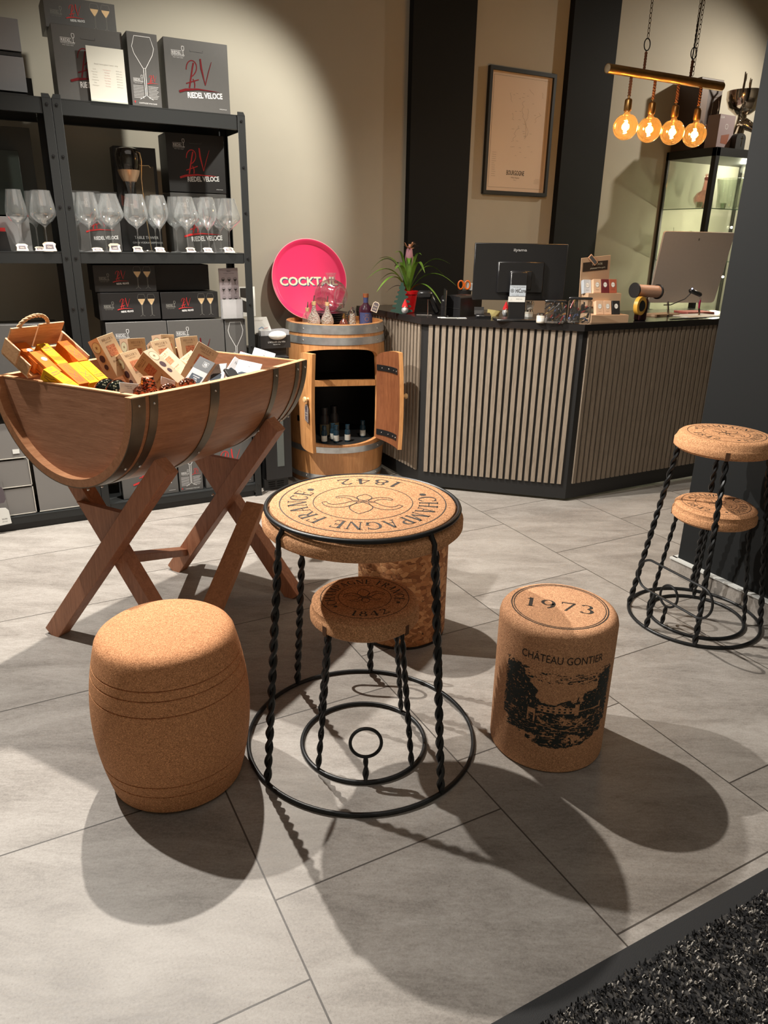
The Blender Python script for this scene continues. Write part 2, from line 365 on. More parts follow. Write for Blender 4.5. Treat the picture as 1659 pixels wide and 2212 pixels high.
GL = {
 'C': (0.80, _arc(0.44, 0.5, 0.36, 0.47, 48, 312, t_, T)+_ln(0.70, 0.70, 0.72, 0.97, 0.04)+_ln(0.70, 0.28, 0.72, 0.10, 0.04)),
 'G': (0.86, _arc(0.44, 0.5, 0.36, 0.47, 48, 318, t_, T)+_ln(0.70, 0.70, 0.72, 0.97, 0.04)+_ln(0.72, 0.05, 0.72, 0.42, T)+_hz(0.56, 0.84, 0.42)),
 'H': (0.86, _ln(0.16, 0, 0.16, 1, T)+_ln(0.70, 0, 0.70, 1, T)+_hz(0.16, 0.70, 0.52)+_hz(0.03, 0.29, 0.02)+_hz(0.03, 0.29, 0.98)+_hz(0.57, 0.83, 0.02)+_hz(0.57, 0.83, 0.98)),
 'A': (0.86, _ln(0.13, 0, 0.41, 1, t_)+_ln(0.71, 0, 0.43, 1, T)+_hz(0.24, 0.62, 0.36)+_hz(0.02, 0.26, 0.02)+_hz(0.58, 0.84, 0.02)),
 'M': (1.02, _ln(0.14, 0, 0.16, 1, t_)+_ln(0.86, 0, 0.84, 1, T)+_ln(0.50, 0.12, 0.19, 1, T)+_ln(0.50, 0.12, 0.80, 1, t_)+_hz(0.03, 0.27, 0.02)+_hz(0.03, 0.22, 0.98)+_hz(0.74, 0.99, 0.02)+_hz(0.80, 0.97, 0.98)),
 'P': (0.68, _ln(0.17, 0, 0.17, 1, T)+_arc(0.32, 0.72, 0.24, 0.26, -90, 90, t_, T)+_hz(0.17, 0.34, 0.46)+_hz(0.04, 0.34, 0.98)+_hz(0.04, 0.32, 0.02)),
 'N': (0.88, _ln(0.15, 0, 0.15, 1, t_)+_ln(0.73, 0, 0.73, 1, t_)+_ln(0.71, 0.0, 0.17, 1, T)+_hz(0.03, 0.28, 0.02)+_hz(0.03, 0.2, 0.98)+_hz(0.61, 0.86, 0.98)),
 'E': (0.70, _ln(0.17, 0, 0.17, 1, T)+_hz(0.05, 0.62, 0.02)+_hz(0.05, 0.58, 0.98)+_hz(0.17, 0.48, 0.52)+_ln(0.60, 0.02, 0.64, 0.25, 0.04)+_ln(0.57, 0.77, 0.58, 0.98, 0.04)+_ln(0.47, 0.42, 0.47, 0.62, 0.035)),
 'F': (0.66, _ln(0.17, 0, 0.17, 1, T)+_hz(0.05, 0.30, 0.02)+_hz(0.05, 0.60, 0.98)+_hz(0.17, 0.48, 0.52)+_ln(0.59, 0.77, 0.60, 0.98, 0.04)+_ln(0.47, 0.42, 0.47, 0.62, 0.035)),
 'R': (0.80, _ln(0.17, 0, 0.17, 1, T)+_arc(0.32, 0.74, 0.22, 0.24, -90, 90, t_, T)+_hz(0.17, 0.34, 0.50)+_hz(0.04, 0.34, 0.98)+_hz(0.04, 0.31, 0.02)+_ln(0.70, 0.02, 0.38, 0.5, T)+_hz(0.62, 0.80, 0.02)),
 'I': (0.36, _ln(0.18, 0, 0.18, 1, T)+_hz(0.05, 0.31, 0.02)+_hz(0.05, 0.31, 0.98)),
 'L': (0.64, _ln(0.17, 0, 0.17, 1, T)+_hz(0.05, 0.58, 0.02)+_hz(0.05, 0.31, 0.98)+_ln(0.56, 0.02, 0.60, 0.25, 0.04)),
 'S': (0.58, _arc(0.29, 0.75, 0.18, 0.22, 30, 250, t_+.02, T*.8)+_arc(0.29, 0.27, 0.20, 0.25, -150, 80, t_+.02, T*.8)+_ln(0.47, 0.76, 0.48, 0.97, 0.035)+_ln(0.09, 0.05, 0.10, 0.28, 0.035)),
 'V': (0.84, _ln(0.41, 0, 0.14, 1, T)+_ln(0.43, 0, 0.70, 1, t_)+_hz(0.02, 0.27, 0.98)+_hz(0.58, 0.82, 0.98)),
 'T': (0.72, _ln(0.36, 0, 0.36, 1, T)+_hz(0.05, 0.67, 0.98)+_hz(0.23, 0.49, 0.02)+_ln(0.06, 0.78, 0.06, 0.98, .035)+_ln(0.66, 0.78, 0.66, 0.98, .035)),
 "'": (0.22, _ln(0.09, 0.74, 0.11, 1, 0.07)),
 '1': (0.46, _ln(0.24, 0, 0.24, 1, T)+_hz(0.08, 0.40, 0.02)+_ln(0.10, 0.82, 0.22, 0.98, 0.07)),
 '8': (0.66, _arc(0.33, 0.75, 0.19, 0.21, 0, 360, t_, T*.85)+_arc(0.33, 0.28, 0.24, 0.25, 0, 360, t_, T*.95)),
 '4': (0.70, _ln(0.48, 0, 0.48, 1, T)+_ln(0.07, 0.30, 0.46, 1, t_)+_hz(0.05, 0.66, 0.28, 0.06)+_hz(0.34, 0.62, 0.02)),
 '2': (0.64, _arc(0.30, 0.72, 0.21, 0.25, -38, 165, t_, T)+_ln(0.10, 0.04, 0.46, 0.56, 0.08)+_hz(0.08, 0.58, 0.045, 0.09)+_ln(0.57, 0.03, 0.60, 0.24, 0.04)),
 '9': (0.66, _arc(0.32, 0.68, 0.22, 0.29, 0, 360, t_, T*.9)+_arc(0.20, 0.56, 0.35, 0.55, -72, 8, t_, T)),
 '7': (0.62, _hz(0.06, 0.60, 0.955, 0.09)+_ln(0.22, 0, 0.56, 0.95, 0.09)+_ln(0.07, 0.76, 0.07, 0.97, 0.035)),
 '3': (0.60, _arc(0.27, 0.76, 0.19, 0.21, -70, 150, t_, T*.9)+_arc(0.26, 0.28, 0.23, 0.25, -150, 80, t_, T)),
 ' ': (0.42, []),
}
def serif_width(s, gap=0.07): return sum(GL[c][0]+gap for c in s)-gap
def put_serif(mb, s, h, fn, gap=0.07, sx=1.0):
    """fn(x, y) -> Vector, x centred"""
    W = serif_width(s, gap)*h*sx; x = -W/2
    for c in s:
        for pg in GL[c][1]: mb.add([fn(x+px*h*sx, py*h) for px, py in pg], [tuple(range(len(pg)))])
        x += (GL[c][0]+gap)*h*sx
def ribbon(mb, pts, wd, fn, closed=False):
    """flat line of width wd along 2-D points"""
    n = len(pts); L = []; Rr = []
    for i in range(n):
        a = pts[(i-1) % n] if closed or i > 0 else pts[i]; b = pts[(i+1) % n] if closed or i < n-1 else pts[i]
        dx, dy = b[0]-a[0], b[1]-a[1]; l = math.hypot(dx, dy) or 1; nx, ny = -dy/l, dx/l
        w_ = wd[i] if isinstance(wd, (list, tuple)) else wd
        L.append((pts[i][0]+nx*w_/2, pts[i][1]+ny*w_/2)); Rr.append((pts[i][0]-nx*w_/2, pts[i][1]-ny*w_/2))
    vs = [fn(*p) for p in L]+[fn(*p) for p in Rr]
    fs = [(i, (i+1) % n, n+(i+1) % n, n+i) for i in range(n if closed else n-1)]
    mb.add(vs, fs)
def bez(p0, p1, p2, p3, n=12):
    return [tuple((1-t)**3*a+3*(1-t)**2*t*b+3*(1-t)*t*t*c+t**3*d for a, b, c, d in zip(p0, p1, p2, p3)) for t in [i/n for i in range(n+1)]]
def circ(r, n=64, cx=0, cy=0, a0=0, a1=2*PI): return [(cx+r*math.cos(a0+(a1-a0)*i/n), cy+r*math.sin(a0+(a1-a0)*i/n)) for i in range(n)]
def faceM(origin, right, upv):
    r = Vector(right).normalized(); u = Vector(upv).normalized(); n = r.cross(u); o = Vector(origin)
    return Matrix(((r.x, u.x, n.x, o.x), (r.y, u.y, n.y, o.y), (r.z, u.z, n.z, o.z), (0, 0, 0, 1)))
# ================================================================== THE ROOM
WY = 4.45
m = MB(); m.box((1.6, 1.2, -0.05), (10.4, 7.4, 0.1)); struct(m.build('floor', mat='floor'))
m = MB(); m.box((1.6, WY+0.06, 1.6), (10.4, 0.12, 3.2)); struct(m.build('wall_back', mat='wallp'))
m = MB(); m.box((1.6, 1.2, 3.25), (10.4, 7.4, 0.1)); struct(m.build('ceiling', mat=plain('ceiling_paint', (0.30, 0.29, 0.27), 0.9)))
m = MB(); m.box((6.85, 1.2, 1.6), (0.1, 7.4, 3.2)); struct(m.build('wall_right', mat='wallp'))
m = MB(); m.box((-3.55, 1.2, 1.6), (0.1, 7.4, 3.2)); struct(m.build('wall_left', mat='wallp'))
m = MB(); m.box((1.6, -2.45, 1.6), (10.4, 0.1, 3.2)); struct(m.build('wall_front', mat='wallp'))
for x0, x1 in ((2.50, 2.95), (3.715, 4.12)):
    m = MB(); m.box(((x0+x1)/2, WY-0.025, 1.6), (x1-x0, 0.05, 3.2)); struct(m.build('trim_%d' % (1 if x0 < 3 else 2), mat='band'))
# column at the right with a tiled skirting and one vinyl letter
m = MB(); m.box((3.105, 1.44, 1.6), (0.99, 1.19, 3.2)); struct(m.build('wall_column', mat='band'))
m = MB().mat('floor'); m.box((2.601, 1.445, 0.037), (0.018, 1.225, 0.074)); m.box((3.1, 2.045, 0.037), (1.0, 0.02, 0.074))
m.mat(plain('pale_edge_strip', (0.55, 0.56, 0.54), 0.5)); m.box((2.598, 1.445, 0.078), (0.026, 1.23, 0.008)); m.box((3.1, 2.047, 0.078), (1.0, 0.026, 0.008))
struct(m.build('baseboard_column'))
# ================================================================== CORK AND WIRE FURNITURE
def fleur(mb, s, fn, lw):
    def rib(pts, closed=False): ribbon(mb, [(x*s, y*s) for x, y in pts], lw, fn, closed)
    top = bez((0, 0.04), (-0.62, 0.42), (-0.22, 0.78), (0, 1.0))+bez((0, 1.0), (0.22, 0.78), (0.62, 0.42), (0, 0.04))[1:-1]
    rib(top, True)
    bot = bez((0, -0.10), (-0.40, -0.30), (-0.16, -0.56), (0, -0.66))+bez((0, -0.66), (0.16, -0.56), (0.40, -0.30), (0, -0.10))[1:-1]
    rib(bot, True)
    for q in (-1, 1):
        o = bez((0.16, 0.04), (0.34, 0.70), (1.02, 0.74), (1.16, 0.20))+[(1.04, 0.12)]+bez((1.00, 0.22), (0.88, 0.42), (0.62, 0.34), (0.34, 0.00))[0:]
        rib([(x*q, y) for x, y in o])
        o = bez((0.14, -0.10), (0.22, -0.46), (0.66, -0.56), (0.84, -0.30))+bez((0.78, -0.22), (0.62, -0.36), (0.42, -0.28), (0.32, -0.08))
        rib([(x*q, y) for x, y in o])
    rib([(-0.34, -0.06), (0.34, -0.06), (0.34, 0.02), (-0.34, 0.02)], True)

def seal(mb, R, z, bottom, lw, lh, two=True):
    """ring lettering CHAMPAGNE FRANCE 1842 and lily; bottom = direction (rad) the foot of the design points to"""
    e = bottom+PI/2
    ca, sa = math.cos(e), math.sin(e)
    fn = lambda x, y: Vector((x*ca-y*sa, x*sa+y*ca, z))
    ribbon(mb, circ(R, 96), lw*1.3, fn, True); ribbon(mb, circ(R*0.60, 80), lw, fn, True)
    rb = R*0.68; h = R*lh
    def arc(th0, sgn):
        def g(x, y):
            r = rb+y if sgn > 0 else rb+h-y
            t = th0 - sgn*x/(rb+h/2); return fn(r*math.cos(t), r*math.sin(t))
        return g
    sx = 1.28
    W = serif_width('CHAMPAGNE FRANCE', 0.1)*h*sx; want = math.radians(222)*(rb+h/2); k = want/W
    put_serif(mb, 'CHAMPAGNE FRANCE', h, arc(PI/2, 1), 0.1, sx*k)
    put_serif(mb, '1842', h, arc(-PI/2, -1), 0.16, 1.25)
    for d in (207, 333):
        a = math.radians(d); r = rb+h/2; cx, cy = r*math.cos(a), r*math.sin(a)
        mb.add([fn(cx+h*.19*math.cos(i*PI/6), cy+h*.19*math.sin(i*PI/6)) for i in range(12)], [tuple(range(12))])
    fleur(mb, R*0.42, fn, lw*1.2)

def twist(mb, p0, p1, r=0.0052, turns_per_m=11.5, off=0.0048):
    p0, p1 = Vector(p0), Vector(p1); d = p1-p0; L = d.length; d.normalize(); u = d.orthogonal().normalized(); v = d.cross(u)
    N = max(8, int(L*turns_per_m*12))
    for ph in (0, PI):
        pts = []
        for i in range(N+1):
            a = ph+2*PI*turns_per_m*L*i/N; q = off*min(1, i/4+0.3, (N-i)/4+0.3)
            pts.append(p0+d*(L*i/N)+(u*math.cos(a)+v*math.sin(a))*q)
        mb.tube(pts, r, 6)

def muselet(name, label, cat, c, rb, rt_, H, seat_r, seat_h, leg_angs, stub, loop, group=None, ring_on_top=True, twist_r=0.0052, seat_rt=None):
    """cork-topped wire stool or table shaped like a champagne cork with its wire cage"""
    th = thing(name, label, cat, (c[0], c[1], 0), 0, group)
    rr = 0.0065
    b = MB(); b.tube([(rb*math.cos(a), rb*math.sin(a), rr) for a in [2*PI*i/96 for i in range(96)]], rr, 10, True); b.build('base_ring', th, 'iron')
    ztop = H-0.008
    for a in leg_angs:
        a = math.radians(a); ca, sa = math.cos(a), math.sin(a)
        b = MB()
        if ring_on_top:
            twist(b, (rb*ca, rb*sa, 0.008), ((seat_r+0.005)*ca, (seat_r+0.005)*sa, H-seat_h-0.002), twist_r, off=twist_r*0.93)
            b.tube([(q_*ca, q_*sa, z_) for q_, z_ in ((seat_r+0.006, H-seat_h-0.02), (seat_r+0.003, H-seat_h+0.01), (seat_r+0.003, H-0.035), (rt_+0.004, H-0.018), (rt_, ztop))], 0.0068, 10)
        else:
            twist(b, (rb*ca, rb*sa, 0.008), ((rt_+0.004)*ca, (rt_+0.004)*sa, ztop-0.045), twist_r, off=twist_r*0.93)
        b.build('leg', th, 'iron')
    if ring_on_top:
        b = MB(); b.tube([(rt_*math.cos(a), rt_*math.sin(a), ztop) for a in [2*PI*i/96 for i in range(96)]], 0.0065, 10, True); b.build('top_ring', th, 'iron')
    # stub with wire loop
    a = math.radians(stub); ca, sa = math.cos(a), math.sin(a); kind, sh, lw_, lh_, lift = loop
    b = MB(); rs = rb-(rb-rt_)*sh/H
    twist(b, (rb*ca, rb*sa, 0.008), (rs*ca, rs*sa, sh), twist_r, off=twist_r*0.93)
    tx, ty = -sa, ca; pts = []
    for i in range(64):
        q = 2*PI*i/64; X = math.cos(q)*lh_/2; Y = math.sin(q)*lh_/2
        if kind == 'oval': X += (lw_-lh_)/2*(1 if math.cos(q) > 0 else -1)
        z = sh+lh_/2+Y; r_ = rb-(rb-rt_)*z/H
        # follow the cage in plan when wide
        an = X/max(r_, .01) if kind == 'oval' else 0
        X += lift; px, py = r_*ca+tx*X, r_*sa+ty*X
        pts.append((px, py, z))
    b.tube(pts, 0.0048, 8, True); b.build('wire_loop', th, 'iron')
    # cork top
    ss = seat_r; st = seat_rt or rt_-0.004
    prof = [(0, H), (st-0.006, H), (st, H-0.004), (st, H-0.010), (st+0.004, H-0.020), (ss-0.004, H-0.028), (ss, H-0.034), (ss, H-seat_h+0.008), (ss-0.008, H-seat_h), (0, H-seat_h)]
    if not ring_on_top:
        prof = [(0, H), (st-0.012, H), (st-0.004, H-0.003), (st+0.004, H-0.010), (ss-0.006, H-0.024), (ss-0.003, H-0.028), (ss, H-0.032), (ss, H-seat_h+0.010), (ss-0.012, H-seat_h), (0, H-seat_h)]
    b = MB(); b.lathe(prof, 96); s = b.build('seat' if cat == 'stool' else 'table_top', th, 'cork')
    return th, s

def slots(th, angs, r, z0, z1, seat):
    for a in angs:
        a = math.radians(a); b = MB()
        b.box((math.cos(a)*(r+0.0005), math.sin(a)*(r+0.0005), (z0+z1)/2), (0.003, 0.014, z1-z0), (0, 0, a)); o = b.build('wire_slot', th, plain('cork_groove', (0.10, 0.045, 0.02), 0.9))

TL = [-166.0, -76.5, 13.5, 103.5]
tb, s = muselet('cork_table', 'tall round cork table in a black twisted wire cage, lettering facing away', 'table', (0.817, 1.644), 0.338, 0.258, 0.752, 0.270, 0.062, TL, 58.6, ('oval', 0.15, 0.22, 0.11, 0.0), twist_r=0.0062, seat_rt=0.248)
m = MB(); seal(m, 0.222, 0.7526, math.radians(57), 0.0021, 0.225); m.build('lettering', s, 'ink')
SL = [-161, -68, 23, 112]
st, s = muselet('cork_stool', 'low cork-topped wire stool tucked underneath the tall cork table', 'stool', (0.808, 1.611), 0.183, 0.128, 0.484, 0.152, 0.062, SL, -114.6, ('ring', 0.085, 0.085, 0.085, 0.0), None, False, twist_r=0.0048, seat_rt=0.143)
m = MB(); seal(m, 0.122, 0.4845, math.radians(-108), 0.0015, 0.225); m.build('lettering', s, 'ink')
slots(st, SL, 0.1505, 0.424, 0.452, s)
HL = [132, -138, -48, 42]
st, s = muselet('cork_bar_stool', 'tall cork-topped wire stool standing against the dark column', 'stool', (2.345, 1.714), 0.248, 0.150, 0.765, 0.176, 0.062, HL, 177, ('oval', 0.150, 0.36, 0.115, 0.075), None, False, twist_r=0.0062, seat_rt=0.160)
m = MB(); seal(m, 0.134, 0.7655, math.radians(178), 0.0017, 0.225); m.build('lettering', s, 'ink')
slots(st, HL, 0.1745, 0.704, 0.734, s)
st, s = muselet('cork_stool', 'low cork-topped wire stool nested inside the tall stool by the dark column', 'stool', (2.352, 1.708), 0.180, 0.124, 0.490, 0.152, 0.062, HL, 177, ('ring', 0.085, 0.085, 0.085, 0.0), None, False, twist_r=0.0048, seat_rt=0.143)
m = MB(); seal(m, 0.122, 0.4905, math.radians(178), 0.0015, 0.225); m.build('lettering', s, 'ink')
slots(st, HL, 0.1505, 0.430, 0.458, s)

# --- barrel-shaped cork stool
def bstool(zz): # radius at height
    t = zz/0.462; return 0.160+0.047*math.sin(PI*min(1, max(0, 0.08+0.86*t)))**0.9
prof = [(0, 0.0), (0.150, 0.0), (0.158, 0.004)]
grooves = (0.385, 0.360, 0.318, 0.105, 0.070)
z = 0.010
zs = []
while z < 0.425: zs.append(z); z += 0.0075
for z in zs: prof.append((bstool(z), z))
extra = []
for g in grooves: extra += [(bstool(g-0.0022), g-0.0022), (bstool(g)-0.0045, g), (bstool(g+0.0022), g+0.0022)]
prof = [p for p in prof if all(abs(p[1]-g) > 0.004 for g in grooves)]+extra
prof.sort(key=lambda p: p[1])
rE = bstool(0.425)
prof += [(rE-0.003, 0.437), (rE-0.010, 0.448), (rE-0.022, 0.457), (rE-0.040, 0.462), (0, 0.4625)]
m = MB(); m.lathe(prof, 128)
o = m.build('cork_barrel_stool', None, 'cork_flat', (0.288, 1.735, 0))
tag(o, 'barrel-shaped solid cork stool with carved hoop grooves, plain top', 'stool')

# --- cylinder stool with year and landscape print
th = thing('cork_cylinder_stool', 'cylindrical cork stool printed with 1973 and a chateau landscape', 'stool', (1.313, 1.385, 0), 0)
R0 = 0.166; H0 = 0.447
m = MB(); m.lathe([(0, 0), (R0-0.006, 0), (R0-0.001, 0.004), (R0, 0.012), (R0, H0-0.030), (R0-0.003, H0-0.017), (R0-0.009, H0-0.008), (R0-0.019, H0-0.002), (R0-0.030, H0), (0, H0)], 128)
body = m.build('body', th, cork('cork_printed', (0.50, 0.255, 0.135), (0.62, 0.345, 0.19), 520, 0.8))
m = MB(); e = math.radians(-14-28-2); fn = lambda x, y: Vector((x*math.cos(e)-y*math.sin(e), x*math.sin(e)+y*math.cos(e), H0+0.0006))
e0 = e; ribbon(m, circ(0.134, 96), 0.0034, fn, True); ribbon(m, circ(0.1275, 96), 0.0024, fn, True)
put_serif(m, '1973', 0.052, lambda x, y: fn(x, y-0.026), 0.14, 1.35); m.build('lettering', body, 'ink')
# direction of the print on the side: facing the camera, a little to its right
FA = math.radians(-136)+math.radians(12)
def cylfn(x, z, dr=0.0008): a = FA+x/R0; return Vector(((R0+dr)*math.cos(a), (R0+dr)*math.sin(a), z))
m = MB(); put_text(m, 'CHÂTEAU GONTIER', 0.024, fn=lambda x, y: cylfn(x, 0.357+y), width=0.232); m.build('lettering', body, 'ink')
def vnoise(nx, ny, sx, sy, seed):
    rng = np.random.RandomState(seed); gx, gy = int(sx)+3, int(sy)+3; g = rng.rand(gx, gy)
    X = np.linspace(0, sx, nx)[:, None]; Y = np.linspace(0, sy, ny)[None, :]
    i = X.astype(int); j = Y.astype(int); u = X-i; v = Y-j; u = u*u*(3-2*u); v = v*v*(3-2*v)
    return (g[i, j]*(1-u)*(1-v)+g[i+1, j]*u*(1-v)+g[i, j+1]*(1-u)*v+g[i+1, j+1]*u*v)
NX, NZ = 210, 200
X = np.linspace(-1, 1, NX)[:, None]; Z = np.linspace(0, 1, NZ)[None, :]
nA = vnoise(NX, NZ, 10, 9, 1)*.5+vnoise(NX, NZ, 26, 24, 2)*.3+vnoise(NX, NZ, 70, 66, 3)*.2
nF = vnoise(NX, NZ, 90, 80, 5); nG = vnoise(NX, NZ, 30, 120, 6)
def blob(cx, cz, rx, rz, k=0.55, th=0.5): return ((X-cx)/rx)**2+((Z-cz)/rz)**2+(nA-0.5)*k*4 < 1
tree_l = blob(-0.84, 0.55, 0.30, 0.42, .4) | blob(-0.62, 0.62, 0.24, 0.22, .4) | blob(-0.50, 0.48, 0.22, 0.14, .4) | blob(-0.74, 0.86, 0.16, 0.10, .4)
tree_r = blob(0.88, 0.70, 0.26, 0.18, .4) | blob(0.66, 0.64, 0.24, 0.09, .4) | blob(0.84, 0.84, 0.16, 0.08, .4) | blob(0.56, 0.555, 0.20, 0.05, .4) | blob(0.92, 0.50, 0.12, 0.12, .4)
back = (Z < 0.565+0.035*np.sin(X*11)+0.03*(nA-.5)*4) & (Z > 0.48) & (np.abs(X) < 0.75)
fore = (Z < 0.33+0.07*np.abs(X)+(nA-.5)*.22) & (nA < 0.66)
lawn = (Z < 0.46) & (Z > 0.32) & (nG > 0.56)
bush = blob(-0.15, 0.36, 0.16, 0.05, .4) | blob(0.40, 0.42, 0.30, 0.05, .4) | blob(0.05, 0.44, 0.5, 0.02, .3)
ink = tree_l | tree_r | back | fore | (lawn & (np.abs(X) < 0.9)) | bush
trunk = (np.abs(X-0.84-0.03*np.sin(Z*9)) < 0.028) | (np.abs(X-0.93) < 0.02); ink |= trunk & (Z < 0.62) & (Z > 0.2)
house = (X > -0.34) & (X < 0.30) & (Z > 0.445) & (Z < 0.520); ridge = (X > -0.34) & (X < 0.30) & (Z >= 0.520) & (Z < 0.545); gable = (np.abs(X-0.02) < (0.56-Z)*2.4) & (Z > .515) & (Z < .56)
ink &= ~(house | gable); ink |= ridge & ~gable; ink |= house & (((X+1)*22 % 2) < 0.75) & (((Z-.445)*42 % 1.5) > 0.5) & (((Z-.445)*42 % 1.5) < 1.15)
tower = (X > 0.27) & (X < 0.35) & (Z > 0.42) & (Z < 0.56); ink &= ~tower; ink |= (np.abs(X-0.31) < (0.66-Z)*0.40) & (Z > 0.56) & (Z < 0.66); ink |= (np.abs(X-0.355) < 0.010) & (Z > .42) & (Z < .56)
gate = (X > -0.50) & (X < -0.36) & (Z > 0.30) & (Z < 0.46); ink &= ~gate; ink |= gate & (np.abs(X+0.43) < 0.035) & (Z < 0.40)
ink &= ~((nF > 0.80) & ~house); ink &= ~((nG > 0.74) & (Z < 0.40))
sky = (Z > 0.80) & (Z < 0.93+0.05*X*X) & (nG > 0.66) & (nF > 0.42); ink |= sky
edge = (Z > 0.02+0.14*X**2+(nA-.5)*.10) & (np.abs(X) < 0.97+(nF-.5)*.1-0.10*(Z < .25)); ink &= edge
half = 1.02*R0; z0_, z1_ = 0.085, 0.345
vs = [cylfn(-half+2*half*i/(NX-1), z0_+(z1_-z0_)*j/(NZ-1), 0.0007) for i in range(NX) for j in range(NZ)]
fs = [(i*NZ+j, (i+1)*NZ+j, (i+1)*NZ+j+1, i*NZ+j+1) for i in range(NX-1) for j in range(NZ-1) if ink[i, j]]
used = sorted({q for f in fs for q in f}); mp = {q: k for k, q in enumerate(used)}
m = MB(); m.mat(plain('green_black_ink', (0.016, 0.022, 0.020), 0.75)); m.add([vs[q] for q in used], [tuple(mp[q] for q in f) for f in fs]); m.build('landscape_print', body, fix=False)

# --- cork-chip cylinder stool behind the table
t = NT('cork_chips'); o_ = t.obj(); v = t.mapping(o_, (1, 1, 1.5), (0.6, 0.4, 0.2))
nz = t.n('ShaderNodeTexNoise', ins={'Scale': 30.0, 'Detail': 2.0}); t.l(o_, nz.inputs['Vector'])
vm = t.n('ShaderNodeVectorMath'); vm.operation = 'MULTIPLY_ADD'; t.l(nz.outputs['Color'], vm.inputs[0]); vm.inputs[1].default_value = (0.03, 0.03, 0.03); t.l(v, vm.inputs[2])
ve = t.n('ShaderNodeTexVoronoi', ins={'Scale': 44.0}); ve.feature = 'DISTANCE_TO_EDGE'; t.l(vm.outputs[0], ve.inputs['Vector'])
vc = t.n('ShaderNodeSeparateColor'); t.l(t.vor(vm.outputs[0], 44), vc.inputs[0])
c = t.ramp(vc.outputs[0], [(0.05, (0.26, 0.10, 0.035)), (0.5, (0.44, 0.19, 0.07)), (0.95, (0.62, 0.32, 0.14))])
e_ = t.math('LESS_THAN', t.math('ADD', ve.outputs[0], t.math('MULTIPLY', t.noise(o_, 60, 3), 0.10)), 0.062)
c = t.mix(t.math('MULTIPLY', e_, 0.9), c, (0.045, 0.018, 0.008)); t.base(c); t.set(Roughness=0.8); t.bump(ve.outputs[0], 0.5, 0.004)
m = MB(); m.lathe([(0, 0.008), (0.160, 0.008), (0.166, 0.016), (0.167, 0.03), (0.167, 0.415), (0.162, 0.435), (0.150, 0.443), (0, 0.444)], 96)
th = thing('cork_chip_stool', 'round stool of coarse pressed cork chips behind the tall cork table', 'stool', (1.241, 2.158, 0))
m.build('body', th, t.m); m = MB(); m.cyl((0, 0, 0), (0, 0, 0.009), 0.163, n=64); m.build('foot_plate', th, 'black')
# ================================================================== HALF-BARREL DISPLAY TROUGH ON ITS STAND
TR = math.radians(33.3); C0 = Vector((0.155, 2.437, 0)); RIMZ = 0.970; TL_ = 0.885
tr = thing('barrel_trough', 'long half-barrel display trough full of gift boxes', 'display trough', (C0.x, C0.y, 0), (0, 0, TR))
def RO(s): return 0.320+0.030*math.sin(PI*min(1, max(0, s/TL_)))
def halfring(mb, s0, s1, rin, rout, n=40, ns=1, z=RIMZ):
    """closed shell below the rim; rin/rout are functions of s"""
    ss = [s0+(s1-s0)*i/ns for i in range(ns+1)]; vs = []; 
    for s_ in ss:
        for R_ in (rout(s_), rin(s_)):
            for k in range(n+1):
                a = PI*k/n; vs.append((s_, R_*math.cos(a), z-R_*math.sin(a)))
    W_ = n+1; fs = []
    for i in range(ns):
        b0 = i*2*W_; b1 = (i+1)*2*W_
        for k in range(n):
            fs.append((b0+k, b0+k+1, b1+k+1, b1+k)); fs.append((b0+W_+k, b1+W_+k, b1+W_+k+1, b0+W_+k+1))
        fs.append((b0, b1, b1+W_, b0+W_)); fs.append((b0+n, b0+W_+n, b1+W_+n, b1+n))
    for b in (0, ns*2*W_):
        for k in range(n): fs.append((b+k, b+W_+k, b+W_+k+1, b+k+1))
    mb.add(vs, fs, True)
m = MB(); halfring(m, 0, TL_, lambda s: RO(s)-0.026, RO, 44, 20); m.build('stave_shell', tr, 'trough')
for s_ in (0.032, TL_-0.045):
    m = MB(); R_ = RO(s_)-0.024; pts = [(s_, R_*math.cos(PI*k/40), RIMZ-0.001-R_*math.sin(PI*k/40)) for k in range(41)]
    n_ = len(pts); vs = pts+[(p[0]+0.016, p[1], p[2]) for p in pts]
    m.add(vs, [tuple(range(n_)), tuple(range(n_, 2*n_))]+[(i, (i+1) % n_, n_+(i+1) % n_, n_+i) for i in range(n_)]); m.build('barrel_head', tr, 'trough_end')
m = MB()
for q in (-1, 1):
    for i in range(20):
        a, b = TL_*i/20, TL_*(i+1)/20
        m.add([(a, q*(RO(a)-0.026), RIMZ), (a, q*RO(a), RIMZ), (b, q*RO(b), RIMZ), (b, q*(RO(b)-0.026), RIMZ), (a, q*(RO(a)-0.026), RIMZ+.002), (a, q*RO(a), RIMZ+.002), (b, q*RO(b), RIMZ+.002), (b, q*(RO(b)-0.026), RIMZ+.002)], [(4, 5, 6, 7), (0, 1, 5, 4), (2, 3, 7, 6), (1, 2, 6, 5), (3, 0, 4, 7)])
m.box((0.040, 0, RIMZ), (0.017, 2*RO(0.03)-0.052, 0.004)); m.box((TL_-0.037, 0, RIMZ), (0.017, 2*RO(0.03)-0.052, 0.004)); m.build('rim', tr, 'rim')
for s0, s1 in ((0.0, 0.047), (0.062, 0.092), (0.305, 0.345), (0.642, 0.675), (0.800, 0.826), (0.850, 0.885)):
    m = MB(); halfring(m, s0, s1, lambda s: RO(s)+0.0002, lambda s: RO(s)+0.003, 44, 2, RIMZ+0.0)
    o = m.build('hoop', tr, 'steel_old')
    for a in (0.05, 0.75, 1.4, PI-.75, PI-.05):
        sm_ = (s0+s1)/2; r_ = RO(sm_)+0.003; m = MB().mat('chrome'); m.sphere((sm_, -r_*math.cos(a), RIMZ-0.008-r_*math.sin(a)), 0.0042, 8, 6); m.build('rivet', o)
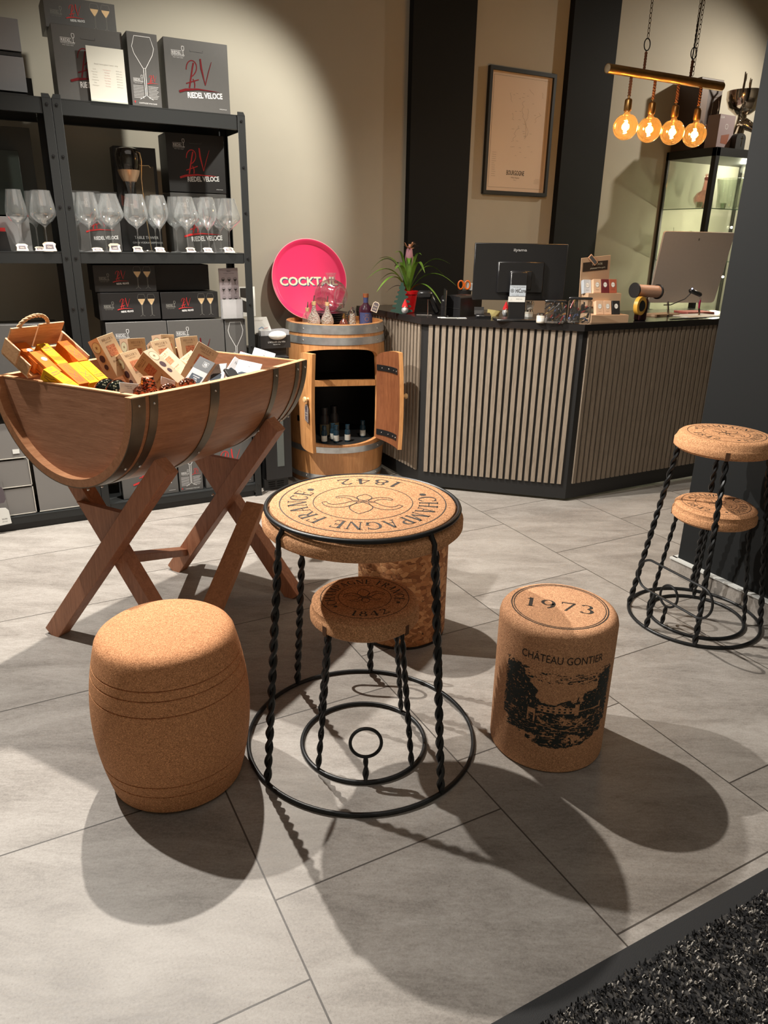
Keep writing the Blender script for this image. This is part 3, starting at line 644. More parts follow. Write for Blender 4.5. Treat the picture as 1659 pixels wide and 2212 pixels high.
m = MB(); m.box((TL_/2, 0, 0.79), (TL_-0.10, 0.46, 0.012)); m.build('inner_board', tr, 'oak_in')
# stand: two lapped crosses with gussets, a rail behind and a brace in front
def bar(mb, p0, p1, w_, d_, side=None):
    p0, p1 = Vector(p0), Vector(p1); z_ = (p1-p0).normalized(); x_ = Vector(side or (1, 0, 0)); x_ = (x_-z_*x_.dot(z_)).normalized(); y_ = z_.cross(x_)
    R_ = Matrix((x_, y_, z_)).transposed(); mb.box((p0+p1)/2, (w_, d_, (p1-p0).length), R_, 0.002)
def L3(x, y, z): # world to stand space
    v = Vector((x, y, z))-C0; c_, s_ = math.cos(-TR), math.sin(-TR); return Vector((v.x*c_-v.y*s_, v.x*s_+v.y*c_, z))
legs = [((0.065, 0.285, 0.0), (0.128, -0.305, 0.735)), ((0.135, -0.318, 0.0), (0.178, 0.300, 0.735)),
        ((0.715, 0.300, 0.0), (0.690, -0.310, 0.755)), ((0.765, -0.325, 0.0), (0.745, 0.275, 0.735))]
for p0, p1 in legs:
    m = MB(); bar(m, p0, p1, 0.052, 0.066); m.build('stand_leg', tr, 'stand')
for s_, zt in ((0.130, 0.535), (0.735, 0.565)):
    m = MB(); m.prism([(-0.135, zt), (0.135, zt), (0.01, zt-0.13), (-0.01, zt-0.13)], -0.012, 0.012, Matrix(((0, 0, 1, s_), (1, 0, 0, 0), (0, 1, 0, 0), (0, 0, 0, 1)))); m.build('gusset', tr, 'stand')
m = MB(); bar(m, (0.125, -0.03, 0.352), (0.775, 0.262, 0.075), 0.05, 0.03, (0, 1, 0)); m.build('rear_brace', tr, 'stand')
e0, e1 = L3(0.40, 2.175, 0.0), L3(0.833, 2.635, 0.415)
m = MB(); bar(m, e0, e1, 0.034, 0.074, (1, 0.3, 0)); m.build('front_brace', tr, wood('rough_brace_wood', (0.30, 0.13, 0.06), (0.52, 0.25, 0.12), 'Z', 1.6, 0.6))
m = MB().mat('chrome'); m.sphere((0.660, 0.0, 0.425), 0.006, 8, 6); m.build('bolt', tr)

# ------------------------------------------------------------------ cartons
def carton(name, label, cat, c, e, w_, h_, d_, mat, group=None):
    """local frame: x right, y up, front face at z=0"""
    th = thing(name, label, cat, c, tuple(e), group)
    m = MB(); m.box((0, 0, -d_/2), (w_, h_, d_), bev=0.0008); b = m.build('carton_body', th, mat); return th, b
FM = Matrix.Identity(4)
def face_up(z=0.0004): return Matrix.Translation((0, 0, z))
kraft = plain('cream_kraft_board', (0.58, 0.42, 0.255), 0.75, spec=0.2, var=0.04, scale=30)
kraft2 = plain('tan_kraft_board', (0.50, 0.345, 0.225), 0.6)
brown = plain('brown_print', (0.16, 0.075, 0.035), 0.7)
terra = cork('cracker_photo', (0.42, 0.13, 0.06), (0.60, 0.25, 0.13), 500)
pale = plain('pale_green_print', (0.50, 0.47, 0.30), 0.6)
def millers(label, c, e, w_, h_, side=-1, d_=0.05):
    th, b = carton('cracker_box', label, 'cracker box', c, e, w_, h_, d_, kraft, 'cracker boxes in the trough')
    m = MB().mat(brown); fn = lambda x, y: Vector((x, y, 0.0004)); k = w_/0.075
    put_serif(m, "MILLER'S", 0.0088*k, lambda x, y: fn(x, y+h_/2-0.019*k), 0.10, 1.0)
    put_text(m, 'HARVEST', 0.0042*k, fn=lambda x, y: fn(x, y+h_/2-0.027*k), width=0.030*k)
    put_text(m, 'three-seed', 0.0085*k, fn=lambda x, y: fn(x, y-0.022*k), width=0.042*k, italic=0.1)
    for q, t_x in enumerate(('crunchy crackers', 'with chia & linseed', '125g')): put_text(m, t_x, 0.0028*k, fn=lambda x, y: fn(x, y-0.030*k-0.006*k*q))
    m.mat(terra); m.add([fn(-0.019*k, h_/2-0.036*k), fn(0.019*k, h_/2-0.036*k), fn(0.019*k, h_/2-0.074*k), fn(-0.019*k, h_/2-0.074*k)], [(0, 1, 2, 3)])
    # side face: apple slice and a dark fig
    sx = side*(w_/2+0.0004); sf = lambda x, y: Vector((sx, y, -d_/2+x))
    m.mat(kraft2); m.add([sf(-d_/2, h_/2), sf(d_/2, h_/2), sf(d_/2, -h_/2), sf(-d_/2, -h_/2)], [(0, 1, 2, 3)])
    sx = side*(w_/2+0.0007); m.mat(brown); ribbon(m, circ(0.019, 36, 0, h_/2-0.030), 0.0014, sf, True)
    for a in range(5): ribbon(m, [(0, h_/2-0.030), (0.006*math.cos(a*1.2566), h_/2-0.030+0.006*math.sin(a*1.2566))], 0.0024, sf)
    m.mat(pale); sx = side*(w_/2+0.0006); m.add([sf(x, y) for x, y in circ(0.018, 30, 0, h_/2-0.030)], [tuple(range(30))])
    m.mat(plain('fig_print', (0.045, 0.015, 0.02), 0.6)); m.add([sf(x, y) for x, y in circ(0.013, 20, 0.001, h_/2-0.070)], [tuple(range(20))]); m.add([sf(x, y) for x, y in circ(0.010, 12, 0.0, h_/2-0.100)], [tuple(range(12))])
    m.build('printing', b, fix=False); return th
MI = [('leftmost tall cracker box with a sliced-apple side, leaning beside the orange boxes', (0.368, 2.693, 1.036), (1.2, -0.156, 0.644), .075, .145, -1),
 ('upright tan cracker box just behind the leftmost two cracker boxes', (0.485, 2.896, 0.992), (1.444, 0.054, 0.455), .078, .13, -1),
 ('cream cracker box in the middle of the back row, tilted slightly left', (0.582, 2.89, 0.987), (1.139, -0.1, 0.213), .074, .13, -1),
 ('cream cracker box with apple side lying in front of the leftmost one', (0.437, 2.663, 0.987), (1.039, -0.13, 0.519), .075, .12, -1),
 ('shaded cracker box tipped over clockwise behind the copper cup', (0.479, 2.564, 0.966), (1.766, -0.833, -0.927), .075, .153, 1),
 ('bright cracker box tipped clockwise, right of the one behind the copper cup', (0.573, 2.734, 0.968), (0.618, -0.691, -0.049), .070, .150, -1),
 ('mostly hidden cracker box wedged between two tipped boxes at the back', (0.69, 2.895, 0.944), (0.7, -0.6, 0.0), .06, .12, -1),
 ('large cracker box tipped anticlockwise behind the black packet', (0.652, 2.654, 0.974), (1.30, 0.56, -0.30), .080, .153, -1),
 ('tan upright cracker box with a round photo on its right side, at the back', (0.718, 3.04, 0.973), (1.35, -0.02, 0.16), .076, .13, 1),
 ('cracker box at the back, half hidden, apple side turned left', (0.640, 3.075, 0.975), (1.394, 0.10, 0.60), .076, .125, -1)]
for lab, c, e, w_, h_, sd_ in MI:
    c = Vector(c)-Euler(e).to_matrix() @ Vector((0, (h_-{.145: .116, .13: .115, .12: .110, .153: .153, .150: .150, .125: .125}[h_])/2, 0))
    millers(lab, c, e, w_, h_, sd_)

# tilted wooden basket of biscuit boxes
BE = (0.58, 0.0, 0.62); BC = Vector((0.239, 2.687, 1.044)); BR = Euler(BE).to_matrix()
def bl(x, y, z): return BC+BR @ Vector((x, y, z))
bk = thing('wooden_basket', 'small pale wooden basket with a rope handle, tilted in the trough', 'basket', BC, BE)
pw = wood('pale_basket_wood', (0.50, 0.26, 0.12), (0.72, 0.42, 0.22), 'X', 2.0, 0.6)
def slat(nm, pts, t0=0.006):
    m = MB(); m.box(*pts, bev=0.0015); m.build(nm, bk, pw)
slat('base_board', ((-0.070, 0.035, -0.058), (0.225, 0.13, 0.008)))
slat('back_board', ((-0.125, 0.098, -0.005), (0.10, 0.007, 0.085))); slat('back_board', ((-0.02, 0.098, -0.002), (0.10, 0.007, 0.09)))
slat('side_board', ((0.036, 0.03, -0.028), (0.007, 0.14, 0.062))); slat('side_board', ((-0.182, 0.065, -0.026), (0.007, 0.07, 0.056)))
slat('side_board', ((-0.178, 0.005, -0.036), (0.007, 0.055, 0.040)))
m = MB()
pts = []
for i in range(40):
    a = PI*i/39; pts.append(Vector((-0.085-0.058*math.cos(a), 0.104+0.0*math.sin(a), 0.012+0.062*math.sin(a)**0.8)))
for ph in (0, 2*PI/3, 4*PI/3):
    q = []
    for i, p in enumerate(pts):
        a = ph+i*0.75; q.append(p+Vector((0.0, math.cos(a), 0))*0.0035+Vector((-math.cos(PI*i/39), 0, math.sin(PI*i/39)))*0.0035*math.sin(a))
    m.tube(q, 0.0036, 6)
m.build('rope_handle', bk, plain('natural_rope', (0.60, 0.40, 0.23), 0.85))
orange = plain('orange_board', (0.66, 0.155, 0.018), 0.8, spec=0.15); yellow = plain('yellow_board', (0.74, 0.37, 0.012), 0.8, spec=0.15)
dkor = plain('dark_orange_print', (0.16, 0.03, 0.006), 0.6)
bottle_o = [(-0.004, 0.030), (-0.004, 0.040), (0.004, 0.040), (0.004, 0.030), (0.005, 0.018), (0.012, 0.008), (0.012, -0.036), (0.009, -0.040), (-0.009, -0.040), (-0.012, -0.036), (-0.012, 0.008), (-0.005, 0.018)]
def biscuit(label, x, y, z, col, style, spin=0.0, h_=0.106, side=True):
    e = (BR @ Matrix.Rotation(spin, 3, 'Z')).to_euler()
    th, b = carton('biscuit_box', label, 'biscuit box', bl(x, y, z), e, 0.0415, h_, 0.040, col, 'biscuit boxes in the wooden basket')
    m = MB().mat(dkor); fn = lambda X_, Y_: Vector((X_, Y_, 0.0004))
    if style == 'bottle':
        ribbon(m, bottle_o, 0.0009, fn, True)
        for k in range(9): ribbon(m, [(-0.010+k*0.0025, -0.037), (-0.010+k*0.0025, -0.024)], 0.0005, fn)
        ribbon(m, [(-0.010, -0.020), (0.010, 0.004)], 0.0012, fn); ribbon(m, [(-0.010, 0.004), (0.010, -0.020)], 0.0012, fn); ribbon(m, [(-0.012, -0.022), (0.012, -0.022)], 0.0009, fn)
    elif style == 'text':
        put_text(m, 'THE DRINKS', 0.0028, fn=lambda a, b_: fn(a, b_+0.043)); put_text(m, 'BAKERY', 0.0028, fn=lambda a, b_: fn(a, b_+0.038))
        put_text(m, 'DRINKS', 0.0062, fn=lambda a, b_: fn(a, b_+0.024), width=0.030); put_text(m, 'BISCUITS', 0.0062, fn=lambda a, b_: fn(a, b_+0.015), width=0.034)
        for k, tx in enumerate(('CHEDDAR', 'ROSEMARY &', 'SEA SALT', '110g')): put_text(m, tx, 0.0026, fn=lambda a, b_: fn(a, b_+0.006-0.0055*k))
        ribbon(m, [(-0.012, -0.024), (0.012, -0.024)], 0.0006, fn); ribbon(m, [(-0.014, -0.030), (0.014, -0.030)], 0.0006, fn)
    else:
        m.mat('carton'); m.add([fn(a, b_) for a, b_ in circ(0.010, 28, 0.004, 0.012)], [tuple(range(28))]); m.mat('paper')
        f2 = lambda X_, Y_: Vector((X_, Y_, 0.0007)); ribbon(m, circ(0.0085, 28, 0.004, 0.012), 0.0006, f2, True)
        put_text(m, 'SAVOURY', 0.003, fn=lambda a, b_: f2(a+0.004, b_+0.011))
    m.mat(dkor); sf = lambda X_, Y_: Vector((-0.0415/2-0.0004, Y_, -0.020+X_))
    if style != 'bottle': ribbon(m, [(-a, b_*1.0) for a, b_ in bottle_o], 0.0018, sf, True)
    else:
        for k in range(10): ribbon(m, [(-0.012, 0.035-k*0.006), (0.006+0.004*((k*7) % 3), 0.035-k*0.006)], 0.0007, sf)
    m.build('printing', b, fix=False)
biscuit('orange biscuit box with a bottle drawing, top right in the basket', 0, 0, 0, orange, 'bottle')
biscuit('yellow lettered biscuit box at the right end of the basket', 0.001, -0.1075, -0.001, yellow, 'text', PI)
biscuit('yellow biscuit box with a bottle drawing, front row of the basket', -0.0435, -0.1065, 0.0, yellow, 'bottle')
biscuit('orange biscuit box with a bottle drawing, bottom front of the basket', -0.088, -0.105, 0.003, orange, 'bottle')
biscuit('yellow lettered biscuit box in the middle of the back row', -0.077, 0.006, -0.004, yellow, 'text')
biscuit('orange biscuit box with a grey badge, back left in the basket', -0.137, 0.030, -0.012, orange, 'badge')
biscuit('orange biscuit box with a grey badge, in front of the other badge box', -0.133, -0.030, 0.000, orange, 'badge')
biscuit('yellow lettered biscuit box leaning over the near left edge of the basket', -0.150, -0.122, 0.012, yellow, 'text', 0.20)

# hammered copper ware, mosaic vases, cards, packets
t = NT('hammered_copper'); v = t.vor(t.obj(), 95, 'Distance'); t.base((0.50, 0.17, 0.10)); t.set(Metallic=1.0, Roughness=0.13); t.bump(v, 0.9, 0.006); copper = t.m
t = NT('mosaic_glass'); oo = t.obj(); v = t.vor(oo, 110, 'Distance'); d_ = t.math('LESS_THAN', v, 0.34)
t.base(t.mix(d_, (0.012, 0.016, 0.012), (0.42, 0.40, 0.26))); t.set(Metallic=0.7, Roughness=0.16); t.bump(v, 0.5, 0.003); mosaic = t.m
def TW(s, n, z): # trough coords -> world
    a = TR; return Vector((C0.x+s*math.cos(a)+n*math.sin(a), C0.y+s*math.sin(a)-n*math.cos(a), z))
from_px = {'a': (0.288, 2.34, 0.968), 'b': (0.318, 2.355, 0.965)}
for (lab, c, rx, ry, rz, yaw) in (('dark mosaic vase lying left of the white card', (0.297, 2.405, 0.955), 0.044, 0.028, 0.036, 0.5), ('dark mosaic vase with gold dots, next to the white card', (0.322, 2.360, 0.957), 0.042, 0.028, 0.036, 0.5)):
    th = thing('mosaic_vase', lab, 'vase', c, (0, 0, yaw), 'mosaic vases in the trough'); m = MB(); m.sphere((0, 0, 0), 1, 28, 18, (rx, ry, rz)); m.build('body', th, mosaic)
    m = MB(); m.tube([(rx*1.01*math.cos(a), ry*1.02*0.0, rz*1.02*math.sin(a)) for a in [PI*i/20 for i in range(21)]], 0.0016, 6); m.build('seam', th, copper)
th = thing('copper_cup', 'hammered copper cup standing upside down in the trough', 'cup', (0.412, 2.335, 0.965), (0, 0, 0))
m = MB(); m.lathe([(0, 0.036), (0.017, 0.036), (0.0195, 0.034), (0.020, 0.028), (0.024, 0.010), (0.027, -0.03)], 32); m.build('body', th, copper)
m = MB(); m.lathe([(0, 0.0366), (0.0165, 0.0366)], 24); m.build('foot', th, plain('bright_copper', (0.80, 0.36, 0.22), 0.35, 1.0))
for lab, c, sc in (('hammered copper cup lying on its side left of the upright one', (0.375, 2.298, 0.962), (0.032, 0.026, 0.022)), ('hammered copper cup lying right of the upright one', (0.472, 2.345, 0.955), (0.032, 0.024, 0.020)), ('hammered copper cup lying furthest right along the rim', (0.545, 2.388, 0.962), (0.032, 0.022, 0.018))):
    th = thing('copper_cup', lab, 'cup', c, (0, 0, 0.6), 'copper cups in the trough'); m = MB()
    m.sphere((0, 0, 0), 1, 26, 16, sc); m.build('body', th, copper); m = MB(); m.tube([(sc[0]*math.cos(a)*0.6, -sc[1]*0.8+sc[1]*0.3*math.cos(a), sc[2]*0.9*math.sin(a)) for a in [2*PI*i/20 for i in range(20)]], 0.0014, 6, True); m.build('handle', th, copper)
def card(name, label, cat, c, e, w_, h_, mat, d_=0.0012, txt=None, group=None):
    th, b = carton(name, label, cat, c, e, w_, h_, d_, mat, group)
    if txt:
        m = MB().mat(plain('grey_print', (0.16, 0.16, 0.17), 0.7))
        for (s_, hh, x, y) in txt: put_text(m, s_, hh, Matrix.Translation((x, y, 0.0004)))
        m.build('printing', b, fix=False)
    return th, b
card('price_card', 'white price card propped in front of the mosaic vase', 'price card', (0.346, 2.275, 0.980), (1.273, 0.216, 0.417), .066, .034, 'paper', txt=[('Copper cup', .0035, -.004, .006), ('Mule mug', .003, .0, 0.0), ('34,90', .004, .014, -.006)])
card('price_card', 'white price card leaning behind the small copper cups', 'price card', (0.485, 2.395, 0.968), (1.25, 0.42, 0.36), .055, .026, 'paper', txt=[('Mosaic', .003, .002, .003), ('24,90', .003, .006, -.004)])
whitep = plain('white_packet', (0.56, 0.58, 0.60), 0.6, spec=0.2); win = plain('dark_window', (0.05, 0.065, 0.08), 0.15)
def packet(label, c, e, w_, h_, d_=0.012, window=True):
    th, b = carton('gift_packet', label, 'packet', c, e, w_, h_, d_, whitep, 'white packets in the trough')
    fn = lambda x, y: Vector((x, y, 0.0004)); m = MB().mat(plain('grey_print', (0.16, 0.16, 0.17), 0.7)); y0 = h_/2-h_*0.22
    put_text(m, 'SBJ', h_*0.045, fn=lambda x, y: fn(x, y+y0)); bw = w_*0.13
    ribbon(m, [(-bw, y0-h_*.03), (bw, y0-h_*.03), (bw, y0+h_*.075), (-bw, y0+h_*.075)], 0.0009, fn, True)
    ribbon(m, bez((0.0, y0+h_*.11), (w_*.05, y0+h_*.14), (w_*.09, y0+h_*.14), (w_*.14, y0+h_*.10)), 0.001, fn)
    if window: m.mat(win); m.add([fn(x, y) for x, y in [(-w_*.32, -h_*.36), (-w_*.32, -h_*.02), (-w_*.2, h_*.04), (w_*.2, h_*.04), (w_*.32, -h_*.02), (w_*.32, -h_*.36)]], [tuple(range(6))])
    m.build('printing', b, fix=False); return th
packet('white packet sticking up highest at the far end of the trough', (0.966, 2.891, 0.930), (0.80, 0.285, -0.45), .090, .13)
packet('large white packet with a dark window along the near rim', (0.822, 2.641, 0.936), (0.62, 0.183, -0.56), .090, .127)
packet('white packet with a dark window, right of the black packet', (0.711, 2.644, 0.940), (0.65, -0.128, -0.60), .063, .105)
packet('narrow white packet standing on edge in the middle of the packets', (0.821, 2.814, 0.925), (0.80, 0.66, -0.314), .034, .12, 0.02)
packet('small white packet lying at the far end corner of the trough', (1.081, 3.059, 0.893), (0.5, 0.36, -0.49), .05, .08, 0.008, False)
packet('small white packet at the back of the packets', (0.927, 3.019, 0.922), (0.6, 0.018, -0.476), .05, .078, 0.008, False)
packet('white packet half hidden behind the highest one', (0.905, 2.955, 0.918), (0.8, 0.231, -0.60), .055, .118, 0.008, False)
th, b = carton('black_packet', 'black-topped packet with a clear grey lower half, near the rim', 'packet', (0.612, 2.495, 0.978), (0.859, 0.27, -0.98), .067, .106, 0.014, plain('smoky_clear_plastic', (0.26, 0.26, 0.245), 0.3))
fn = lambda x, y: Vector((x, y, 0.0005)); m = MB().mat('black'); m.add([fn(-.0335, .053), fn(.0335, .053), fn(.0335, .008), fn(-.0335, .008)], [(0, 1, 2, 3)]); m.mat('win' if False else win); m.add([fn(-.022, -.012), fn(.026, -.012), fn(.026, -.045), fn(-.022, -.045)], [(0, 1, 2, 3)])
f2 = lambda x, y: Vector((x, y, 0.0009)); m.mat('white'); put_text(m, 'SBJ', .008, fn=lambda x, y: f2(x+.006, y+.030)); ribbon(m, [(-.005, .027), (.017, .027), (.017, .041), (-.005, .041)], .0009, f2, True); put_text(m, 'LONDON', .0025, fn=lambda x, y: f2(x+.006, y+.0225))
for k, tx in enumerate(('STAINLESS', 'STEEL', 'POURER')): put_text(m, tx, .0045, fn=lambda x, y: f2(x+.002, y-.021-.0075*k))
m.build('printing', b, fix=False)
th, b = carton('black_packet', 'small black packet tip poking over the near rim', 'packet', (0.745, 2.548, 0.955), (0.6, 0.2, 0.35), .05, .05, 0.01, MATS['black'])
# ================================================================== BLACK SHELVING AND WHAT STANDS ON IT
FY = 3.875; SD = 0.34
def shelving(name, label, x0, x1, levels):
    th = thing(name, label, 'shelving unit', ((x0+x1)/2, FY+SD/2, 0), 0, 'black shelving units'); hw = (x1-x0)/2
    for sx in (-1, 1):
        for sy in (-1, 1):
            m = MB(); px = sx*(hw-0.019); y_ = sy*(SD/2-0.001)
            m.box((px, y_, 0.985), (0.038, 0.003, 1.97), bev=0.0012); m.prism([(px-0.019, 1.968), (px+0.019, 1.968), (px+0.019-(0.008 if sx > 0 else 0), 1.985), (px-0.019+(0.008 if sx < 0 else 0), 1.985)], y_-0.0015, y_+0.0015, Matrix(((1, 0, 0, 0), (0, 0, 1, 0), (0, 1, 0, 0), (0, 0, 0, 1))))
            m.box((sx*(hw-0.0015), sy*(SD/2-0.018), 0.985), (0.003, 0.036, 1.97)); m.box((px, sy*(SD/2-0.018), 0.004), (0.04, 0.038, 0.008))
            po = m.build('post', th, 'shelf')
            if sy < 0:
                for z_ in (1.945, 1.74, 1.53, 1.31, 1.08, 0.86, 0.62, 0.38, 0.07):
                    b = MB().mat('blackgloss'); b.cyl((px, y_-0.0015, z_), (px, y_-0.005, z_), 0.0065, 0.0055, 10); b.build('bolt', po)
    for z_, hgt in levels:
        m = MB(); m.box((0, 0, z_-0.002), (2*hw-0.006, SD-0.008, 0.004)); 
        for sy in (-1, 1): m.box((0, sy*(SD/2-0.006), z_-hgt/2), (2*hw-0.078, 0.003, hgt)); m.box((0, sy*(SD/2-0.016), z_-hgt+0.001), (2*hw-0.078, 0.022, 0.003))
        for sx in (-1, 1): m.box((sx*(hw-0.006), 0, z_-hgt/2), (0.003, SD-0.08, hgt))
        m.build('shelf_board', th, 'shelf')
    m = MB(); m.box((0, -SD/2+0.02, 0.02), (2*hw-0.08, 0.01, 0.04)); m.build('kick_panel', th, 'black')
    return th
LV = [(1.971, 0.064), (1.334, 0.050), (0.700, 0.050), (0.072, 0.036)]
shelving('metal_shelving', 'black metal shelving unit on the right, beside the fridge and barrel cabinet', 0.392, 1.266, LV)
shelving('metal_shelving', 'black metal shelving unit cut off by the left edge of the photo', -0.486, 0.390, LV)

# ------------------------------------------------------------------ printed glassware cartons
def rv_script(m, cx, cy, s, fn, mat):
    m.mat(mat); F = lambda x, y: fn(cx+x*s, cy+y*s)
    cnt = [0]
    def st(p, w_):
        cnt[0] += 1; k_ = cnt[0]*0.00015; ribbon(m, p, [q*0.8 for q in w_] if isinstance(w_, list) else w_*0.8, lambda a, b: F(a, b)-Vector((0, k_, 0)))
    st(bez((-0.52, 0.20), (-0.50, 0.55), (-0.20, 0.62), (-0.12, 0.42))+bez((-0.12, 0.42), (-0.06, 0.22), (-0.22, 0.02), (-0.34, -0.02)), 0.045)
    st(bez((-0.22, 0.46), (-0.30, 0.20), (-0.36, -0.10), (-0.44, -0.42)), 0.07); st([(-0.56, -0.28), (-0.05, -0.10)], 0.045)
    st(bez((-0.28, -0.10), (-0.22, -0.18), (-0.20, -0.28), (-0.24, -0.40)), 0.05)
    st([(0.06, 0.62), (0.08, 0.30), (0.20, -0.28)], [0.07, 0.09, 0.03]); st([(0.20, -0.28), (0.36, 0.20), (0.50, 0.56)], [0.03, 0.035, 0.02])
    st([(-0.85, -0.58), (-0.60, -0.50), (-0.1, -0.44), (0.75, -0.47)], [0.10, 0.11, 0.07, 0.01])
def riedel_logo(m, cx, cy, s, fn, mat='white'):
    m.mat(mat); F = lambda x, y: fn(cx+x*s, cy+y*s)
    ribbon(m, [(-0.5, -0.12), (0.28, -0.12), (0.28, 0.16), (-0.5, 0.16)], 0.02, F, True); put_text(m, 'RIEDEL', 0.20, fn=lambda x, y: F(x-0.11, y-0.08), width=0.70)
    ribbon(m, [(0.31, -0.12), (0.52, -0.12)], 0.03, F); ribbon(m, [(0.41, -0.12), (0.41, 0.18)], 0.03, F)
    ribbon(m, bez((0.33, 0.48), (0.28, 0.22), (0.40, 0.19), (0.41, 0.18))+bez((0.41, 0.18), (0.44, 0.19), (0.54, 0.22), (0.49, 0.48)), 0.028, F, True)
    put_text(m, 'THE WINE GLASS COMPANY', 0.05, fn=lambda x, y: F(x, y-0.22), width=1.0); put_text(m, 'VINUM  TOUCH  DRINK', 0.045, fn=lambda x, y: F(x, y-0.33), width=0.8)
def rv_text(m, cx, cy, s, fn, w_):
    m.mat('white'); c_, s_ = math.cos(0.05), math.sin(0.05); put_text(m, 'RIEDEL VELOCE', 0.22*s, fn=lambda x, y: fn(cx+x*c_-y*s_, cy+x*s_+y*c_), width=w_, bold=0.03)
def glass_outline(m, cx, y0, y1, wd, fn, lw, mat='white', fill=None, foot=True):
    m.mat(mat); h_ = y1-y0; st = y0+0.48*h_
    bowl = [(-0.36, 1.0), (-0.5, 0.68), (-0.42, 0.48), (-0.06, 0.06), (0.06, 0.06), (0.42, 0.48), (0.5, 0.68), (0.36, 1.0)]
    ribbon(m, [(cx+x*wd, st+(y1-st)*y) for x, y in bowl], lw, fn, True)
    for q in (-1, 1): ribbon(m, [(cx+q*wd*0.05, st+(y1-st)*0.06), (cx+q*wd*0.03, y0+0.08*h_), (cx+q*wd*0.30, y0+0.02*h_)], lw, fn)
    if fill:
        m.mat(fill); m.add([fn(cx+x*wd, st+(y1-st)*y) for x, y in [(-0.44, 0.60), (-0.38, 0.46), (-0.05, 0.10), (0.05, 0.10), (0.38, 0.46), (0.44, 0.60)]], [tuple(range(6))])
wine = plain('pale_wine_print', (0.75, 0.52, 0.28), 0.5); redwine = plain('dark_wine_print', (0.22, 0.04, 0.04), 0.5)
def stdbox(label, x0, x1, z0, z1, y0, dep, mat, style, script, group):
    th = thing('glassware_box', label, 'box', ((x0+x1)/2, y0, z0), 0, group); w_, h_ = x1-x0-0.002, z1-z0-0.002
    m = MB(); m.box((0, dep/2, h_/2), (w_, dep, h_), bev=0.001); b = m.build('carton_body', th, mat)
    m = MB(); fn = lambda x, z: Vector((x, -0.0005, z))
    if style == 'large':
        riedel_logo(m, -w_*0.29, h_*0.80, w_*0.20, fn); rv_script(m, 0.01, h_*0.50, w_*0.40, fn, script); rv_text(m, 0.03, h_*0.20, w_*0.36, fn, w_*0.56)
        m.mat('carton' if mat != 'carton' else 'carton_black'); ribbon(m, [(-0.03, h_*0.86), (-0.03, h_*0.84), (0.03, h_*0.84), (0.03, h_*0.87)], 0.0012, fn)
        m.mat('white'); put_text(m, 'CHAMPAGNE WINE GLASS', 0.004, fn=lambda x, y: fn(x+w_*.38, y+0.016), width=w_*.12)
    elif style == 'flat':
        riedel_logo(m, -w_*0.34, h_*0.50, w_*0.16, fn, plain('dim_white_print', (0.30, 0.29, 0.26), 0.6)); rv_script(m, -w_*0.07, h_*0.58, w_*0.16, fn, script); rv_text(m, -w_*0.05, h_*0.28, w_*0.13, fn, w_*0.20)
        for q in (0.20, 0.36): glass_outline(m, w_*q, h_*0.10, h_*0.93, w_*0.13, fn, 0.0008, plain('dim_white_print', (0.30, 0.29, 0.26), 0.6), wine if script == 'red' else redwine)
    elif style == 'narrow':
        glass_outline(m, 0, h_*0.08, h_*0.95, w_*0.72, fn, 0.0022)
        riedel_logo(m, -w_*0.24, h_*0.36, w_*0.32, fn); rv_script(m, w_*0.26, h_*0.38, w_*0.24, fn, 'red')
        m.mat('white')
        for k in range(9): ribbon(m, [(-w_*.42, h_*.28-k*.006), (-w_*.08, h_*.28-k*.006)], 0.0012, fn); ribbon(m, [(w_*.08, h_*.28-k*.006), (w_*(.42-.03*(k % 3)), h_*.28-k*.006)], 0.0012, fn)
        put_text(m, 'CHAMPAGNE WINE GLASS', 0.006, fn=lambda x, y: fn(x+.004, y+h_*.035), width=w_*.6); m.mat('red'); m.add([fn(-w_*.4+a*.004, h_*.05+b_*.005) for a, b_ in ((-1, 1), (1, 1), (0, -1))], [(0, 1, 2)])
    elif style == 'logo': riedel_logo(m, -w_*0.25, h_*0.78, w_*0.22, fn); rv_script(m, 0.01, h_*0.45, w_*0.40, fn, 'darkred'); rv_text(m, 0.03, h_*0.2, w_*0.34, fn, w_*0.56)
    if m.v: m.build('printing', b, fix=False)
    return th
G1 = 'glassware boxes on top of the shelving'; G2 = 'glassware boxes on the middle shelf'; G3 = 'glassware boxes on the third shelf'; G4 = 'glassware boxes on the bottom shelf'
stdbox('grey square glassware box with red script at the right end of the top shelf', 0.898, 1.199, 1.972, 2.266, 3.890, 0.17, 'carton', 'large', 'darkred', G1)
stdbox('narrow glassware box with a large outlined glass on the top shelf', 0.737, 0.873, 1.972, 2.268, 3.890, 0.16, 'carton', 'narrow', 'red', G1)
stdbox('grey square glassware box behind the white sheet on the top shelf', 0.427, 0.722, 1.972, 2.262, 3.905, 0.17, 'carton', 'large', 'darkred', G1)
stdbox('flat two-glass box lying behind and above the square box on the top shelf', 0.418, 0.718, 2.262, 2.385, 3.99, 0.2, 'carton', 'flat', 'red', G1)
th = thing('acrylic_sign', 'white printed sheet in a clear stand in front of the top shelf boxes', 'sign', (0.638, 3.884, 1.971)); m = MB(); m.box((0, 0, 0.110), (0.158, 0.0015, 0.215)); b = m.build('sheet', th, plain('cream_sheet', (0.60, 0.59, 0.52), 0.8))
m = MB().mat('ink'); fn = lambda x, z: Vector((x, -0.0012, z)); gp = plain('faint_print', (0.42, 0.40, 0.36), 0.8); m.mat(gp); put_text(m, 'Riedel Veloce glazen 2 stuks - prijs', 0.0055, fn=lambda x, y: fn(x, y+0.148), width=0.10)
